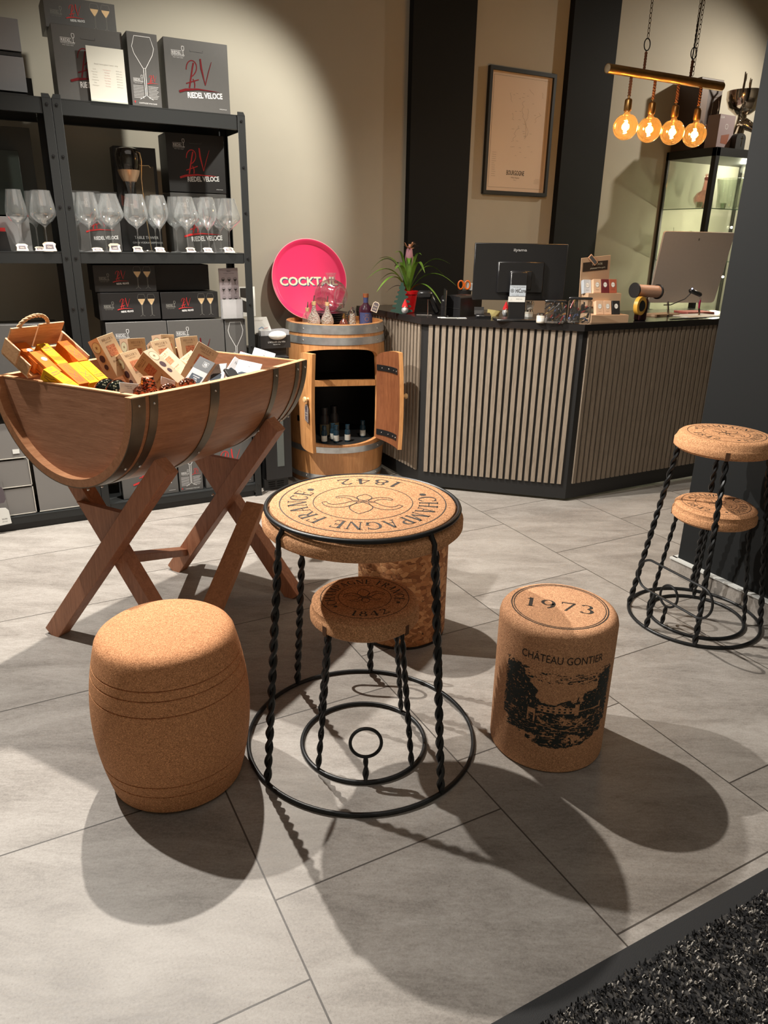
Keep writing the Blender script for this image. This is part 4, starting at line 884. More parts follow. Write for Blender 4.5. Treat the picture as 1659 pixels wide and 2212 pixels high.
for k, (a, b_, c_) in enumerate((('Syrah', 'The Cabernet', '59,90 euro'), ('Pinot Noir', 'The Syrah', '59,90 euro'), ('Riesling', 'The Pinot', '59,90 euro'), ('Cabernet', 'The Riesling', '59,90 euro'), ('Chardonnay', 'The White', '59,90 euro'), ('Rose', 'The Rose', '59,90 euro'), ('Champagne', 'The Glass', '59,90 euro'))):
    zz = 0.128-0.0105*k; put_text(m, a, 0.0042, fn=lambda x, y: fn(x-.052, y+zz)); put_text(m, c_, 0.0042, fn=lambda x, y: fn(x+.052, y+zz))
    m.mat(plain('pink_print', (0.62, 0.40, 0.37), 0.8)); put_text(m, b_, 0.0042, fn=lambda x, y: fn(x, y+zz)); m.mat(gp)
m.build('printing', b, fix=False); m = MB(); m.box((0, -0.004, 0.004), (0.162, 0.014, 0.006)); m.build('stand', th, glassy('acrylic', (0.92, 0.95, 0.95), 0.05))
for lab, x1, z0, z1 in (('plain pale grey box on the left shelving top, upper of the two', 0.305, 2.140, 2.274), ('plain pale grey box on the left shelving top, under the other one', 0.306, 1.985, 2.132)):
    th = thing('grey_box', lab, 'box', (x1-0.16, 3.95, z0), 0, 'grey boxes on the left shelving'); m = MB(); m.box((0, 0.08, (z1-z0)/2), (0.32, 0.16, z1-z0-0.014), bev=.001); m.build('carton_body', th, 'carton_grey'); m = MB(); m.box((0, 0.08, -0.006), (0.315, 0.156, 0.013)); m.build('base', th, 'carton_black')
th = thing('black_box', 'small black box behind the pale grey boxes, beside the shelf seam', 'box', (0.278, 4.115, 1.972)); m = MB(); m.box((0, 0.045, 0.052), (0.13, 0.085, 0.104), bev=.001); m.build('carton_body', th, 'carton_black')
# middle shelf
stdbox('black square glassware box with red script, upper one on the middle shelf', 0.912, 1.206, 1.624, 1.895, 4.055, 0.17, 'carton_black', 'large', 'red', G2)
stdbox('square glassware box with red script behind the rightmost glasses', 0.912, 1.204, 1.336, 1.622, 4.055, 0.17, 'carton', 'large', 'red', G2)
stdbox('square glassware box with red script behind the left glasses, by the shelf seam', 0.448, 0.657, 1.336, 1.612, 4.055, 0.17, 'carton', 'large', 'red', G2)
th = stdbox('tall black drinks dispenser box behind the glasses', 0.664, 0.868, 1.336, 1.822, 4.10, 0.10, 'carton_black', 'none', 'red', G2)
m = MB().mat('white'); fn = lambda x, z: Vector((x, -0.0006, z)); put_text(m, 'TABLE TOWER', 0.014, fn=lambda x, y: fn(x+.02, y+0.060), width=0.12); put_text(m, 'GIN & VODKA DISPENSER', 0.009, fn=lambda x, y: fn(x+.025, y+0.038), width=0.15)
m.mat(plain('photo_brown', (0.10, 0.075, 0.045), 0.5)); m.add([fn(-0.01, 0.18), fn(0.085, 0.18), fn(0.085, 0.40), fn(-0.01, 0.40)], [(0, 1, 2, 3)]); m.mat(plain('photo_red', (0.13, 0.035, 0.025), 0.5)); m.add([fn(-0.085, 0.215), fn(0.0, 0.205), fn(0.0, 0.235), fn(-0.085, 0.265)], [(0, 1, 2, 3)])
m.build('printing', kids(th)[0], fix=False)
# glass drinks dispenser on a wire stand
th = thing('drinks_dispenser', 'upturned glass spirits dispenser on a gold wire stand behind the glasses', 'drinks dispenser', (0.717, 4.030, 1.334))
m = MB(); m.lathe([(0.010, 0.225), (0.012, 0.245), (0.020, 0.29), (0.036, 0.335), (0.046, 0.36), (0.054, 0.40), (0.057, 0.44), (0.050, 0.468), (0.03, 0.475), (0, 0.476)], 32); m.build('vessel', th, glassy('smoked_glass', (0.55, 0.50, 0.46), 0.02))
m = MB(); m.lathe([(0, 0.322), (0.031, 0.322), (0.046, 0.352), (0.053, 0.375), (0, 0.376)], 32); m.build('band', th, plain('amber_reflection', (0.55, 0.36, 0.22), 0.25, 0.6))  # amber reflection in the glass, painted as a solid tinted band
m = MB(); m.lathe([(0.006, 0.175), (0.009, 0.215), (0.013, 0.224)], 20); m.build('tap', th, 'chrome')
m = MB(); gold = plain('brass_wire', (0.62, 0.48, 0.30), 0.3, 1.0)
m.tube([(0.045, 0.01, 0.46), (0.062, 0.012, 0.455), (0.066, 0.012, 0.42), (0.058, 0.012, 0.34), (0.062, 0.012, 0.2), (0.075, 0.012, 0.03), (0.078, 0.012, 0.006)], 0.0028, 8); m.build('stand_wire', th, gold)
m = MB(); m.box((0.055, 0.0, 0.005), (0.05, 0.05, 0.010), bev=0.003); m.build('base', th, 'chrome')
m = MB(); m.tube([(0.058, 0.012, 0.40), (0.10, 0.014, 0.402), (0.108, 0.014, 0.392)], 0.002, 6); m.build('lever', th, gold)
# left unit, middle shelf
th = thing('grey_box', 'light grey box behind the three glasses on the left unit', 'box', (0.13, 4.0, 1.334), 0, 'grey boxes on the left shelving'); m = MB(); m.box((0, 0.05, 0.075), (0.22, 0.10, 0.15), bev=.001); m.build('carton_body', th, plain('pale_grey_board', (0.36, 0.36, 0.36), 0.5))
th = thing('black_box', 'black tapered box with a red top beside the glasses, at the left edge', 'box', (0.10, 3.965, 1.334)); m = MB(); m.prism([(-0.05, 0), (0.045, 0), (0.035, 0.085), (-0.05, 0.085)], -0.03, 0.03, Matrix(((1, 0, 0, 0), (0, 0, 1, 0), (0, 1, 0, 0), (0, 0, 0, 1)))); m.build('carton_body', th, 'carton_black'); m = MB(); m.box((-0.01, 0, 0.093), (0.086, 0.05, 0.016)); m.build('lid', th, 'red')
for lab, x1, z1, y_, c_ in (('tall dark box at the back of the left unit', 0.304, 1.870, 4.108, (0.050, 0.052, 0.045)), ('dark green box in front of the tall dark box on the left unit', 0.236, 1.762, 4.0, (0.014, 0.024, 0.018))):
    th = thing('dark_box', lab, 'box', (x1-0.18, y_, 1.336)); zb = 0.155 if y_ < 4.05 else 0.0; m = MB(); m.box((0, 0.05, (z1-1.336+zb)/2), (0.36, 0.09, z1-1.336-zb), bev=.001); m.build('carton_body', th, plain(lab[:14], c_, 0.55))
# wine glasses
GP = {'sauvignon': [(0.031, 0.262), (0.037, 0.225), (0.044, 0.190), (0.046, 0.165), (0.042, 0.146), (0.030, 0.130), (0.012, 0.118)],
      'pinot': [(0.036, 0.260), (0.046, 0.225), (0.058, 0.185), (0.062, 0.168), (0.058, 0.155), (0.036, 0.132), (0.012, 0.113)],
      'cabernet': [(0.041, 0.262), (0.046, 0.235), (0.053, 0.200), (0.057, 0.172), (0.055, 0.156), (0.036, 0.132), (0.012, 0.115)],
      'champagne': [(0.032, 0.262), (0.040, 0.235), (0.046, 0.200), (0.047, 0.180), (0.042, 0.158), (0.028, 0.135), (0.008, 0.112)]}
def glass(kind, label, x, y, parent_proto=None):
    th = thing('wine_glass', label, 'wine glass', (x, y, 1.3345), 0, 'stemmed glasses on the middle shelf')
    pr = GP[kind]; inner = [(r-0.0009, z) for r, z in pr]; m = MB(); m.lathe(pr+[(0.004, 0.106), (0.0028, 0.098)], 40); m.lathe(inner[:-1]+[(inner[-1][0], 0.1215), (0, 0.1195)], 40); m.build('bowl', th, 'glass', fix=False)
    m = MB(); m.lathe([(0.0028, 0.10), (0.0024, 0.06), (0.0026, 0.02), (0.006, 0.006)], 12); m.build('stem', th, 'glass', fix=False)
    m = MB(); m.lathe([(0.006, 0.006), (0.034, 0.0022), (0.036, 0.0008), (0, 0.0004)], 36); m.build('foot', th, 'glass', fix=False)
    return th
gl_ = [('sauvignon', 'tall tapered wine glass, leftmost of all the stemmed glasses', 0.188, 3.92), ('sauvignon', 'tapered wine glass standing behind another, just left of the shelf seam', 0.266, 4.0), ('cabernet', 'wide wine glass nearest the shelf seam on its left side', 0.298, 3.905),
       ('sauvignon', 'wine glass half hidden behind the shelf seam post', 0.440, 4.0), ('cabernet', 'wide wine glass first to the right of the shelf seam', 0.488, 3.907), ('champagne', 'wine glass behind another in front of the left red-script box', 0.572, 4.005), ('pinot', 'angular wine glass with two bright rim glints, left of the dispenser', 0.590, 3.905),
       ('cabernet', 'wine glass directly below the spout of the dispenser', 0.708, 3.905), ('champagne', 'narrow wine glass just right of the dispenser stand, front one', 0.815, 3.905), ('champagne', 'narrow wine glass right of the dispenser stand, back one', 0.812, 4.0), ('sauvignon', 'wine glass left of the pair in front of the right red-script box', 0.918, 4.003),
       ('pinot', 'angular wine glass overlapping its left neighbour before the right box', 0.948, 3.905), ('champagne', 'narrow wine glass third from the right end, back one', 1.040, 4.0), ('champagne', 'narrow wine glass third from the right end, front one', 1.056, 3.905), ('sauvignon', 'wine glass behind the rightmost glass', 1.146, 4.005), ('pinot', 'angular wine glass at the right end, against the bare wall', 1.164, 3.905)]
for a in gl_: glass(*a)
# little printed tags curling over the shelf edge
tagm = plain('cream_tag', (0.62, 0.52, 0.40), 0.7); tagd = plain('tag_print', (0.10, 0.08, 0.09), 0.7)
def shelf_tag(label, x, z=1.334, big=1.0, lean=0.9):
    th = thing('price_tag', label, 'price tag', (x, 3.878, z+0.002), (-lean, 0, 0.05), 'price tags along the middle shelf edge'); w_, h_ = 0.050*big, 0.036*big
    o = [(-w_/2, 0), (w_/2, 0), (w_/2-0.004, h_*0.5), (w_/2, h_*0.8), (w_*0.3, h_), (-w_*0.3, h_), (-w_/2, h_*0.8), (-w_/2+0.004, h_*0.5)]
    MM = Matrix(((1, 0, 0, 0), (0, 0, 1, 0), (0, 1, 0, 0), (0, 0, 0, 1))); m = MB(); m.prism(o, -0.0006, 0.0006, MM); b = m.build('card', th, tagm); m = MB().mat(tagd)
    f = lambda a, c: Vector((a, -0.0009, c)); m.add([f(a, c) for a, c in [(-w_*.32, h_*.2), (w_*.32, h_*.2), (w_*.28, h_*.72), (-w_*.28, h_*.72)]], [(0, 1, 2, 3)]); m.mat(tagm); f2 = lambda a, c: Vector((a, -0.0012, c)); put_text(m, 'Glas', h_*0.2, fn=lambda a, c: f2(a, c+h_*.36)); m.build('printing', b, fix=False)
for k, (x, bg, ln, wh) in enumerate(((0.190, 1, .6, 'below the leftmost glass'), (0.262, .8, .9, 'behind the larger tag left of the shelf seam'), (0.305, 1.15, .35, 'just left of the shelf seam, hanging over the edge'), (0.515, 1.0, 1.1, 'lying flat between the first two glasses right of the seam'), (0.592, 1.1, .4, 'in front of the left red-script box'), (0.700, .95, .8, 'below the dispenser spout glass'), (0.806, .95, .9, 'right of the dispenser base'), (0.958, .95, .9, 'in front of the pair of angular glasses'), (1.045, .95, .9, 'second from the right end of the shelf'), (1.155, 1.1, .9, 'at the right end of the shelf'))):
    shelf_tag('small cream price tag '+wh, x, 1.336, bg, ln)
# third shelf
stdbox('black two-glass box, top one of the stack under the glasses', 0.485, 0.781, 1.149, 1.277, 3.93, 0.2, 'carton_black', 'flat', 'red', G3)
stdbox('black two-glass box with white wine glasses, under another flat box', 0.493, 0.790, 1.014, 1.147, 3.93, 0.2, 'carton_black', 'flat', 'red', G3)
stdbox('black two-glass box with dark red wine glasses beside the leaflets', 0.795, 1.092, 1.011, 1.145, 3.93, 0.2, 'carton_black', 'flat', 'rd' if False else 'red', G3)
stdbox('plain black box at the back above the red wine box', 0.785, 1.070, 1.149, 1.277, 4.0, 0.16, 'carton_black', 'none', 'red', G3)
stdbox('charcoal square glassware box with tape on top, left on the third shelf', 0.514, 0.812, 0.702, 1.005, 3.92, 0.2, 'carton', 'logo', 'darkred', G3)
stdbox('charcoal square glassware box, middle one on the third shelf', 0.815, 1.112, 0.702, 1.005, 3.92, 0.2, 'carton', 'logo', 'darkred', G3)
stdbox('narrow glassware box with a white glass outline, under the leaflets', 1.116, 1.232, 0.702, 1.002, 3.92, 0.16, 'carton', 'narrow', 'red', G3)
stdbox('dark box behind the rope handle of the basket', 0.0, 0.301, 0.702, 1.010, 3.92, 0.2, 'carton', 'none', 'red', G3)
for lab, x0 in (('clear tape seal on the left charcoal box', 0.66), ('clear tape seal on the middle charcoal box', 0.965)):
    pass
th = thing('leaflet_holder', 'clear holder of grey leaflets showing wine glasses, beside the shelf post', 'leaflet holder', (1.160, 3.925, 1.004)); m = MB(); m.box((-0.004, 0.006, 0.130), (0.102, 0.006, 0.252), (0.05, -0.03, 0)); b = m.build('leaflet', th, plain('mauve_leaflet', (0.42, 0.36, 0.38), 0.6))
m = MB(); fn = lambda x, z: Vector((x-0.004-0.02*(z-.13), 0.001-0.0+(z-0.13)*0.05*-1-0.0008, z))
for r_ in range(3):
    for c_ in range(3): glass_outline(m, -0.032+0.032*c_, 0.185-0.048*r_-0.012, 0.185-0.048*r_+0.022, 0.018, fn, 0.001, 'ink', 'ink')
m.mat('ink'); put_text(m, 'RIEDEL', 0.005, fn=lambda x, y: fn(x, y+.238)); put_text(m, 'FUNCTION BY TYPE OF GRAPE', 0.003, fn=lambda x, y: fn(x, y+.229)); m.build('printing', b, fix=False)
m = MB(); m.box((0.002, -0.012, 0.05), (0.112, 0.002, 0.098)); m.box((0.002, 0.012, 0.055), (0.112, 0.002, 0.11)); m.box((-0.054, 0, 0.05), (0.002, 0.026, 0.098)); m.box((0.058, 0, 0.05), (0.002, 0.026, 0.098)); m.box((0.002, 0, 0.001), (0.112, 0.026, 0.002)); m.build('holder', th, plain('frosted_acrylic', (0.75, 0.75, 0.75), 0.25, Transmission_Weight=0.6))
# bottom shelf
stdbox('charcoal square glassware box at the bottom, behind the trough legs', 0.505, 0.802, 0.074, 0.360, 3.92, 0.2, 'carton', 'large', 'red', G4)
stdbox('narrow glassware box with text columns at the bottom shelf', 0.808, 0.940, 0.074, 0.366, 3.92, 0.16, 'carton', 'narrow', 'red', G4)
stdbox('charcoal square glassware box at the bottom right, large red script', 0.955, 1.236, 0.074, 0.366, 3.92, 0.2, 'carton', 'large', 'red', G4)
# left bottom: grey gift boxes with metal-edged windows
for k, (x0, x1, z0, z1, lab) in enumerate(((-0.22, 0.072, 0.385, 0.56, 'grey gift box with a small white label, top of the stack at the lower left'), (-0.22, 0.076, 0.238, 0.375, 'grey gift box with a pale edge, middle of the lower left stack'), (-0.22, 0.077, 0.092, 0.230, 'grey gift box with a pale edge, bottom of the lower left stack'), (0.090, 0.345, 0.092, 0.375, 'plain tall grey gift box beside the lower left stack'))):
    th = thing('gift_box', lab, 'gift box', ((x0+x1)/2, 3.905, z0-0.016), 0, 'grey gift boxes at the lower left'); w_, h_ = x1-x0, z1-z0
    m = MB(); m.box((0, 0.1, h_/2+.003), (w_-0.004, 0.2, h_-0.006)); b = m.build('carton_body', th, plain('grey_gift_board', (0.20, 0.19, 0.18), 0.5))
    m = MB(); m.box((0, 0.0, 0.002), (w_, 0.006, 0.004)); m.box((w_/2-0.002, 0.0, h_/2), (0.004, 0.006, h_)); m.build('pale_edge', th, plain('pale_edge', (0.55, 0.52, 0.46), 0.4))
    if k == 0: m = MB(); m.box((w_/2-0.045, -0.002, 0.035), (0.03, 0.001, 0.022)); m.build('label_sticker', th, 'paper')
th = thing('hanging_tag', 'white tag with a patterned top hanging at the lower left edge', 'tag', (-0.075, 3.862, 0.045)); m = MB(); MM = Matrix(((1, 0, 0, 0), (0, 0, 1, 0), (0, 1, 0, 0), (0, 0, 0, 1))); m.prism([(-0.04, 0), (0.03, 0.006), (0.026, 0.075), (0.014, 0.09), (-0.04, 0.094)], -0.001, 0.001, MM); b = m.build('card', th, 'paper'); m = MB().mat('ink'); fn = lambda x, z: Vector((x, -0.0014, z)); put_text(m, '24,90', 0.008, fn=lambda x, y: fn(x+.002, y+.03)); put_text(m, 'per stuk', 0.005, fn=lambda x, y: fn(x+.002, y+.018)); m.build('printing', b, fix=False)
m = MB(); m.prism([(-0.04, 0.115), (0.012, 0.118), (0.022, 0.135), (0.018, 0.19), (0.004, 0.205), (-0.04, 0.205)], -0.001, 0.001, MM); m.build('patterned_card', th, tagd)
m = MB(); m.tube([(0.0, 0, 0.205), (-0.002, 0.002, 0.26), (0.0, 0.012, 0.33)], 0.0012, 6); m.build('string', th, 'paper')

# ================================================================== WINE FRIDGE AND WHAT STANDS ON IT
th = thing('wine_fridge', 'narrow black wine fridge between the shelving and the barrel cabinet', 'fridge', (1.392, 3.93, 0)); m = MB(); m.box((0, 0.22, 0.425), (0.165, 0.40, 0.728), bev=.003); m.build('body', th, 'black')
m = MB(); m.box((0.0, 0.0, 0.43), (0.165, 0.030, 0.715), bev=.003); d = m.build('door', th, 'blackgloss'); m = MB(); m.box((0.012, -0.016, 0.45), (0.042, 0.003, 0.60)); m.build('window', d, plain('fridge_glass', (0.10, 0.115, 0.11), 0.08))
m = MB(); m.box((-0.01, 0.03, 0.035), (0.15, 0.03, 0.07)); v_ = m.build('vent_panel', th, 'black')
for q in (-1, 1):
    for r_ in range(3): m = MB(); m.box((-0.012+q*0.027, 0.0145, 0.022+r_*0.013), (0.042, 0.002, 0.006)); m.build('vent_slot', v_, plain('vent_dark', (0.002, 0.002, 0.002), 0.9))
th = thing('black_display_box', 'black display box of a white fabric gift, lettered front, on the wine fridge', 'display box', (1.408, 3.945, 0.832)); m = MB(); m.box((0, 0.05, 0.035), (0.175, 0.10, 0.07)); b = m.build('carton_body', th, 'carton_black'); m = MB().mat('white'); fn = lambda x, z: Vector((x, -0.0006, z)); put_text(m, "L'ATELIER DU VIN", 0.009, fn=lambda x, y: fn(x+.006, y+.030), width=0.10); put_text(m, 'FRANCE 1926', 0.005, fn=lambda x, y: fn(x+.006, y+.018)); m.build('printing', b, fix=False)
m = MB(); m.box((0, 0.045, 0.083), (0.165, 0.085, 0.028)); m.build('plastic_cover', th, plain('crinkled_clear_plastic', (0.62, 0.63, 0.66), 0.12, Transmission_Weight=0.5)); m = MB(); m.sphere((0.012, 0.0, 0.070), 1, 24, 14, (0.052, 0.014, 0.024)); m.build('white_cloth', th, plain('white_cloth', (0.82, 0.84, 0.80), 0.8, var=0.2, scale=60))
th = thing('fridge_shelf', 'black tray box under the lettered display box on the wine fridge', 'box', (1.375, 3.96, 0.790)); m = MB(); m.box((0, 0.08, 0.0205), (0.20, 0.16, 0.041)); m.build('carton_body', th, 'carton_black')
th = thing('brochure', 'white brochure card standing above the lettered display box', 'brochure', (1.345, 3.99, 0.915), (0.10, 0, 0)); m = MB(); MM = Matrix(((1, 0, 0, 0), (0, 0, 1, 0), (0, 1, 0, 0), (0, 0, 0, 1))); m.prism([(-0.055, 0), (0.060, 0), (0.028, 0.086), (-0.055, 0.083)], -0.002, 0.002, MM); b = m.build('card', th, 'paper'); m = MB().mat(gp); fn = lambda x, z: Vector((x, -0.0026, z)); put_text(m, 'LES ARTS DE LA TABLE', 0.006, fn=lambda x, y: fn(x-.02, y+.066), width=.05); m.mat(plain('blue_print', (0.25, 0.35, 0.5), .7)); ribbon(m, [(-.02, .02), (.0, .032), (.01, .022)], .006, fn); m.mat(plain('pink_print', (0.62, 0.40, 0.37), 0.8)); ribbon(m, [(.01, .022), (.035, .028)], .005, fn); m.build('printing', b, fix=False)
th = thing('photo_card', 'black and white photo card partly hidden by the right shelf post', 'photo card', (1.305, 4.10, 1.0)); m = MB(); m.box((0, 0, 0.075), (0.09, 0.003, 0.16)); b = m.build('card', th, 'paper'); m = MB().mat('ink'); fn = lambda x, z: Vector((x, -0.002, z)); m.add([fn(-.04, .148), fn(.028, .148), fn(.022, .11), fn(.008, .09), (fn(-.04, .10))], [tuple(range(5))]); m.add([fn(-.04, .02), fn(.0, .015), fn(.012, .04), fn(.005, .07), fn(-.04, .09)], [tuple(range(5))]); m.build('printing', b, fix=False)
# ================================================================== BARREL CABINET
BCX, BCY = 1.856, 4.133; FACE = math.radians(-107); HALF = math.radians(49); BH = 0.955
bc = thing('barrel_cabinet', 'upright oak barrel cabinet with open doors beside the slatted counter', 'cabinet', (BCX, BCY, 0), 0)
def BRd(z): return 0.290+0.024*math.sin(PI*min(1, max(0, z/BH)))
def zbot(t): return 0.250+0.022*abs(t)**2      # t in -1..1 across the opening
def ztop(t): return 0.765+0.055*math.sqrt(max(0, 1-abs(t)**2.2))
TH = 0.024
def shell(mb, a0, a1, na, zf0, zf1, nz, off=0.0, th_=TH):
    """closed curved panel between angles; zf functions of fraction along the arc"""
    vs = []; W_ = nz+1
    for lay in (0, 1):
        for i in range(na+1):
            a = a0+(a1-a0)*i/na; f = i/na; z0, z1 = zf0(f), zf1(f)
            for j in range(nz+1):
                z = z0+(z1-z0)*j/nz; r = BRd(z)-lay*th_+off; vs.append((r*math.cos(a), r*math.sin(a), z))
    N = (na+1)*W_; fs = []
    for i in range(na):
        for j in range(nz):
            p = i*W_+j; fs.append((p, p+W_, p+W_+1, p+1)); fs.append((N+p, N+p+1, N+p+W_+1, N+p+W_))
        for j in (0, nz): p = i*W_+j; fs.append((p, p+W_, N+p+W_, N+p))
    for i in (0, na):
        for j in range(nz): p = i*W_+j; fs.append((p, p+1, N+p+1, N+p))
    mb.add(vs, fs, True)
t = NT('oak_staves'); o_ = t.obj(); sp = t.n('ShaderNodeSeparateXYZ'); t.l(o_, sp.inputs[0])
ang = t.math('ARCTAN2', sp.outputs[1], sp.outputs[0]); k = t.math('MULTIPLY', ang, 3.6); ki = t.math('FLOOR', k)
wn = t.n('ShaderNodeTexWhiteNoise'); wn.noise_dimensions = '1D'; t.l(ki, wn.inputs['W'])
off = t.n('ShaderNodeCombineXYZ'); t.l(t.math('MULTIPLY', wn.outputs['Value'], 9.0), off.inputs[2]); va = t.n('ShaderNodeVectorMath'); t.l(o_, va.inputs[0]); t.l(off.outputs[0], va.inputs[1])
v = t.mapping(va.outputs[0], (14, 14, 1.3)); n1 = t.noise(v, 3, 6, 0.6, 1.2); n2 = t.noise(v, 18, 3, 0.6)
f = t.math('ADD', t.math('MULTIPLY', n1, 0.65), t.math('MULTIPLY', n2, 0.35))
c = t.ramp(f, [(0.34, (0.40, 0.175, 0.058)), (0.66, (0.66, 0.335, 0.13))]); c = t.mix(t.math('MULTIPLY', wn.outputs['Value'], 0.45), c, (0.42, 0.175, 0.075))
fr = t.math('FRACT', k); e_ = t.math('LESS_THAN', fr, 0.012); t.base(t.mix(t.math('MULTIPLY', e_, 0.7), c, (0.10, 0.04, 0.015))); t.set(Roughness=0.42); t.bump(n2, 0.2, 0.001)
MATS['staves'] = t.m
A0, A1 = FACE-HALF, FACE+HALF
m = MB(); shell(m, A1, A0+2*PI, 60, lambda f: 0, lambda f: BH, 24); m.build('stave_wall', bc, 'staves')
m = MB(); shell(m, A0, A1, 36, lambda f: 0, lambda f: zbot(2*f-1), 8); m.build('stave_wall', bc, 'staves')
m = MB(); shell(m, A0, A1, 36, lambda f: ztop(2*f-1), lambda f: BH, 6); m.build('stave_wall', bc, 'staves')
m = MB(); m.lathe([(0, 0.915), (BRd(.92)-0.022, 0.915)], 48); m.lathe([(0, 0.93), (BRd(.93)-0.022, 0.93)], 48); m.build('barrel_head', bc, 'oak')
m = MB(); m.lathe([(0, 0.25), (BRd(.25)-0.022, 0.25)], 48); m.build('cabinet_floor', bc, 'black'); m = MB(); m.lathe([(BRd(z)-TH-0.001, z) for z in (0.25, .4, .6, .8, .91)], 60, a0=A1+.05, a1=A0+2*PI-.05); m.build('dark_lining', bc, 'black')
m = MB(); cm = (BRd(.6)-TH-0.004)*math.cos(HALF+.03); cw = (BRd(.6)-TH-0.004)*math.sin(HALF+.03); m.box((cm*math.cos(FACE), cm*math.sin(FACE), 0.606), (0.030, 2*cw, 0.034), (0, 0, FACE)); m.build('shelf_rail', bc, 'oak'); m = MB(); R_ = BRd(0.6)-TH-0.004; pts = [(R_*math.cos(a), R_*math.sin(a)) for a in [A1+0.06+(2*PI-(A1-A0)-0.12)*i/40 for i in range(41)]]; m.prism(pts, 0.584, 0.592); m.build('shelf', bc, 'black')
for nm, z0, z1, mt in (('hoop', 0.902, 0.952, 'steel'), ('hoop', 0.842, 0.884, 'steel'), ('hoop', 0.203, 0.240, 'steel'), ('hoop', 0.030, 0.062, 'steel')):
    m = MB(); m.lathe([(BRd(z0)+0.0005, z0), (BRd(z0)+0.003, z0), (BRd(z1)+0.003, z1), (BRd(z1)+0.0005, z1), (BRd(z0)+0.0005, z0)], 96); o = m.build(nm, bc, mt)
    for a in (-152, -92+35, -20, 100):
        b = MB().mat('chrome'); z = (z0+z1)/2; r = BRd(z)+0.003; b.sphere((r*math.cos(math.radians(a)), r*math.sin(math.radians(a)), z), 0.0045, 8, 6); b.build('rivet', o)
def door(hinge_ang, free_ang, sgn, open_deg):
    """door panel built closed then swung about its hinge edge"""
    r = BRd(0.5); hx, hy = r*math.cos(hinge_ang), r*math.sin(hinge_ang)
    m = MB(); a0, a1 = (hinge_ang, free_ang) if hinge_ang < free_ang else (free_ang, hinge_ang)
    if hinge_ang < free_ang: g = lambda f: -1+f*0.985
    else: g = lambda f: 1-(1-f)*0.985
    shell(m, a0, a1, 18, lambda f: zbot(g(f))+0.003, lambda f: ztop(g(f))-0.003, 20)
    m.v = [(x-hx, y-hy, z) for x, y, z in m.v]; nf_ = 0
    for q_, f_ in enumerate(m.f):
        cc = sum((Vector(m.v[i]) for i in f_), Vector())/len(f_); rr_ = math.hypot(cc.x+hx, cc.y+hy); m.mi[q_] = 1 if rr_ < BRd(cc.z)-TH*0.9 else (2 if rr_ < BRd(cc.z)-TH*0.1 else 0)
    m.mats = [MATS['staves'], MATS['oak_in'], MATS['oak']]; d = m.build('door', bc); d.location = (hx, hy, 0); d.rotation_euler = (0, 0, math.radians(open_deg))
    # knob, hinge straps (on the inner face), in door space
    def P(a, z, off): r_ = BRd(z)+off; return Vector((r_*math.cos(a)-hx, r_*math.sin(a)-hy, z))
    ak = free_ang-sgn*0.10; k_ = MB(); p0, p1 = P(ak, 0.565, 0.0), P(ak, 0.565, 0.030); ax_ = (p1-p0).normalized(); Rk = ax_.to_track_quat('Z', 'Y').to_matrix()
    k_.lathe([(0.010, 0), (0.007, 0.008), (0.015, 0.016), (0.017, 0.022), (0.013, 0.029), (0, 0.031)], 20, p0, Rk); k_.build('knob', d, plain('pale_turned_wood', (0.66, 0.42, 0.20), 0.4))
    for z in (0.705, 0.315):
        s_ = MB()
        n_ = 8; vs = []
        aa, ab = (hinge_ang+0.02*sgn, free_ang-0.14*sgn)
        for i in range(n_+1):
            a = aa+(ab-aa)*i/n_
            for zz in (z-0.017, z+0.017):
                for of in (-TH-0.0008, -TH-0.0035): vs.append(P(a, zz, of))
        fs = []
        for i in range(n_):
            q = i*4; fs += [(q, q+4, q+6, q+2), (q+1, q+3, q+7, q+5), (q, q+1, q+5, q+4), (q+2, q+6, q+7, q+3)]
        fs += [(0, 2, 3, 1), (n_*4, n_*4+1, n_*4+3, n_*4+2)]; s_.add(vs, fs); st_ = s_.build('hinge_strap', d, 'iron')
        for f_ in (.2, .5, .75, .95): b = MB().mat('chrome'); a = aa+(ab-aa)*f_; p = P(a, z, -TH-0.0045); b.sphere(p, 0.004, 8, 6); b.build('rivet', st_)
    return d, P
dl, PL = door(A0, FACE, 1, -56)
dr, PR = door(A1, FACE, -1, 89)
# patterned paper tag hanging from the left knob, brass hinge on the wall
th = thing('hanging_tag', 'dark patterned paper tag hanging from the left barrel door knob', 'tag', (0, 0, 0)); dm = Matrix.Translation((BCX, BCY, 0)) @ Matrix.Translation(dl.location) @ Matrix.Rotation(math.radians(-56), 4, 'Z')
pk = dm @ (PL(FACE-0.10, 0.545, 0.012)); pd = (dm.to_3x3() @ (PL(FACE-0.10, 0.5, 1)-PL(FACE-0.10, 0.5, 0))).normalized(); th.location = pk; th.rotation_euler = (0, 0, math.atan2(pd.y, pd.x)+PI/2)
MM = Matrix(((1, 0, 0, 0), (0, 0, 1, 0), (0, 1, 0, 0), (0, 0, 0, 1))); m = MB(); m.prism([(-0.019, -0.10), (0.017, -0.115), (0.019, -0.03), (0.008, -0.008), (-0.008, -0.006), (-0.018, -0.028)], -0.0008, 0.0008, MM); b = m.build('card', th, tagd)
m = MB().mat(tagm); fn = lambda x, z: Vector((x, -0.0014, z)); ribbon(m, [(-0.016, -0.096), (0.014, -0.108), (0.016, -0.032), (0.007, -0.012), (-0.006, -0.010), (-0.015, -0.030)], 0.0025, fn, True); put_text(m, 'WIJN', 0.007, fn=lambda x, y: fn(x, y-.06)); put_text(m, 'VAT', 0.007, fn=lambda x, y: fn(x, y-.075)); m.build('printing', b, fix=False)
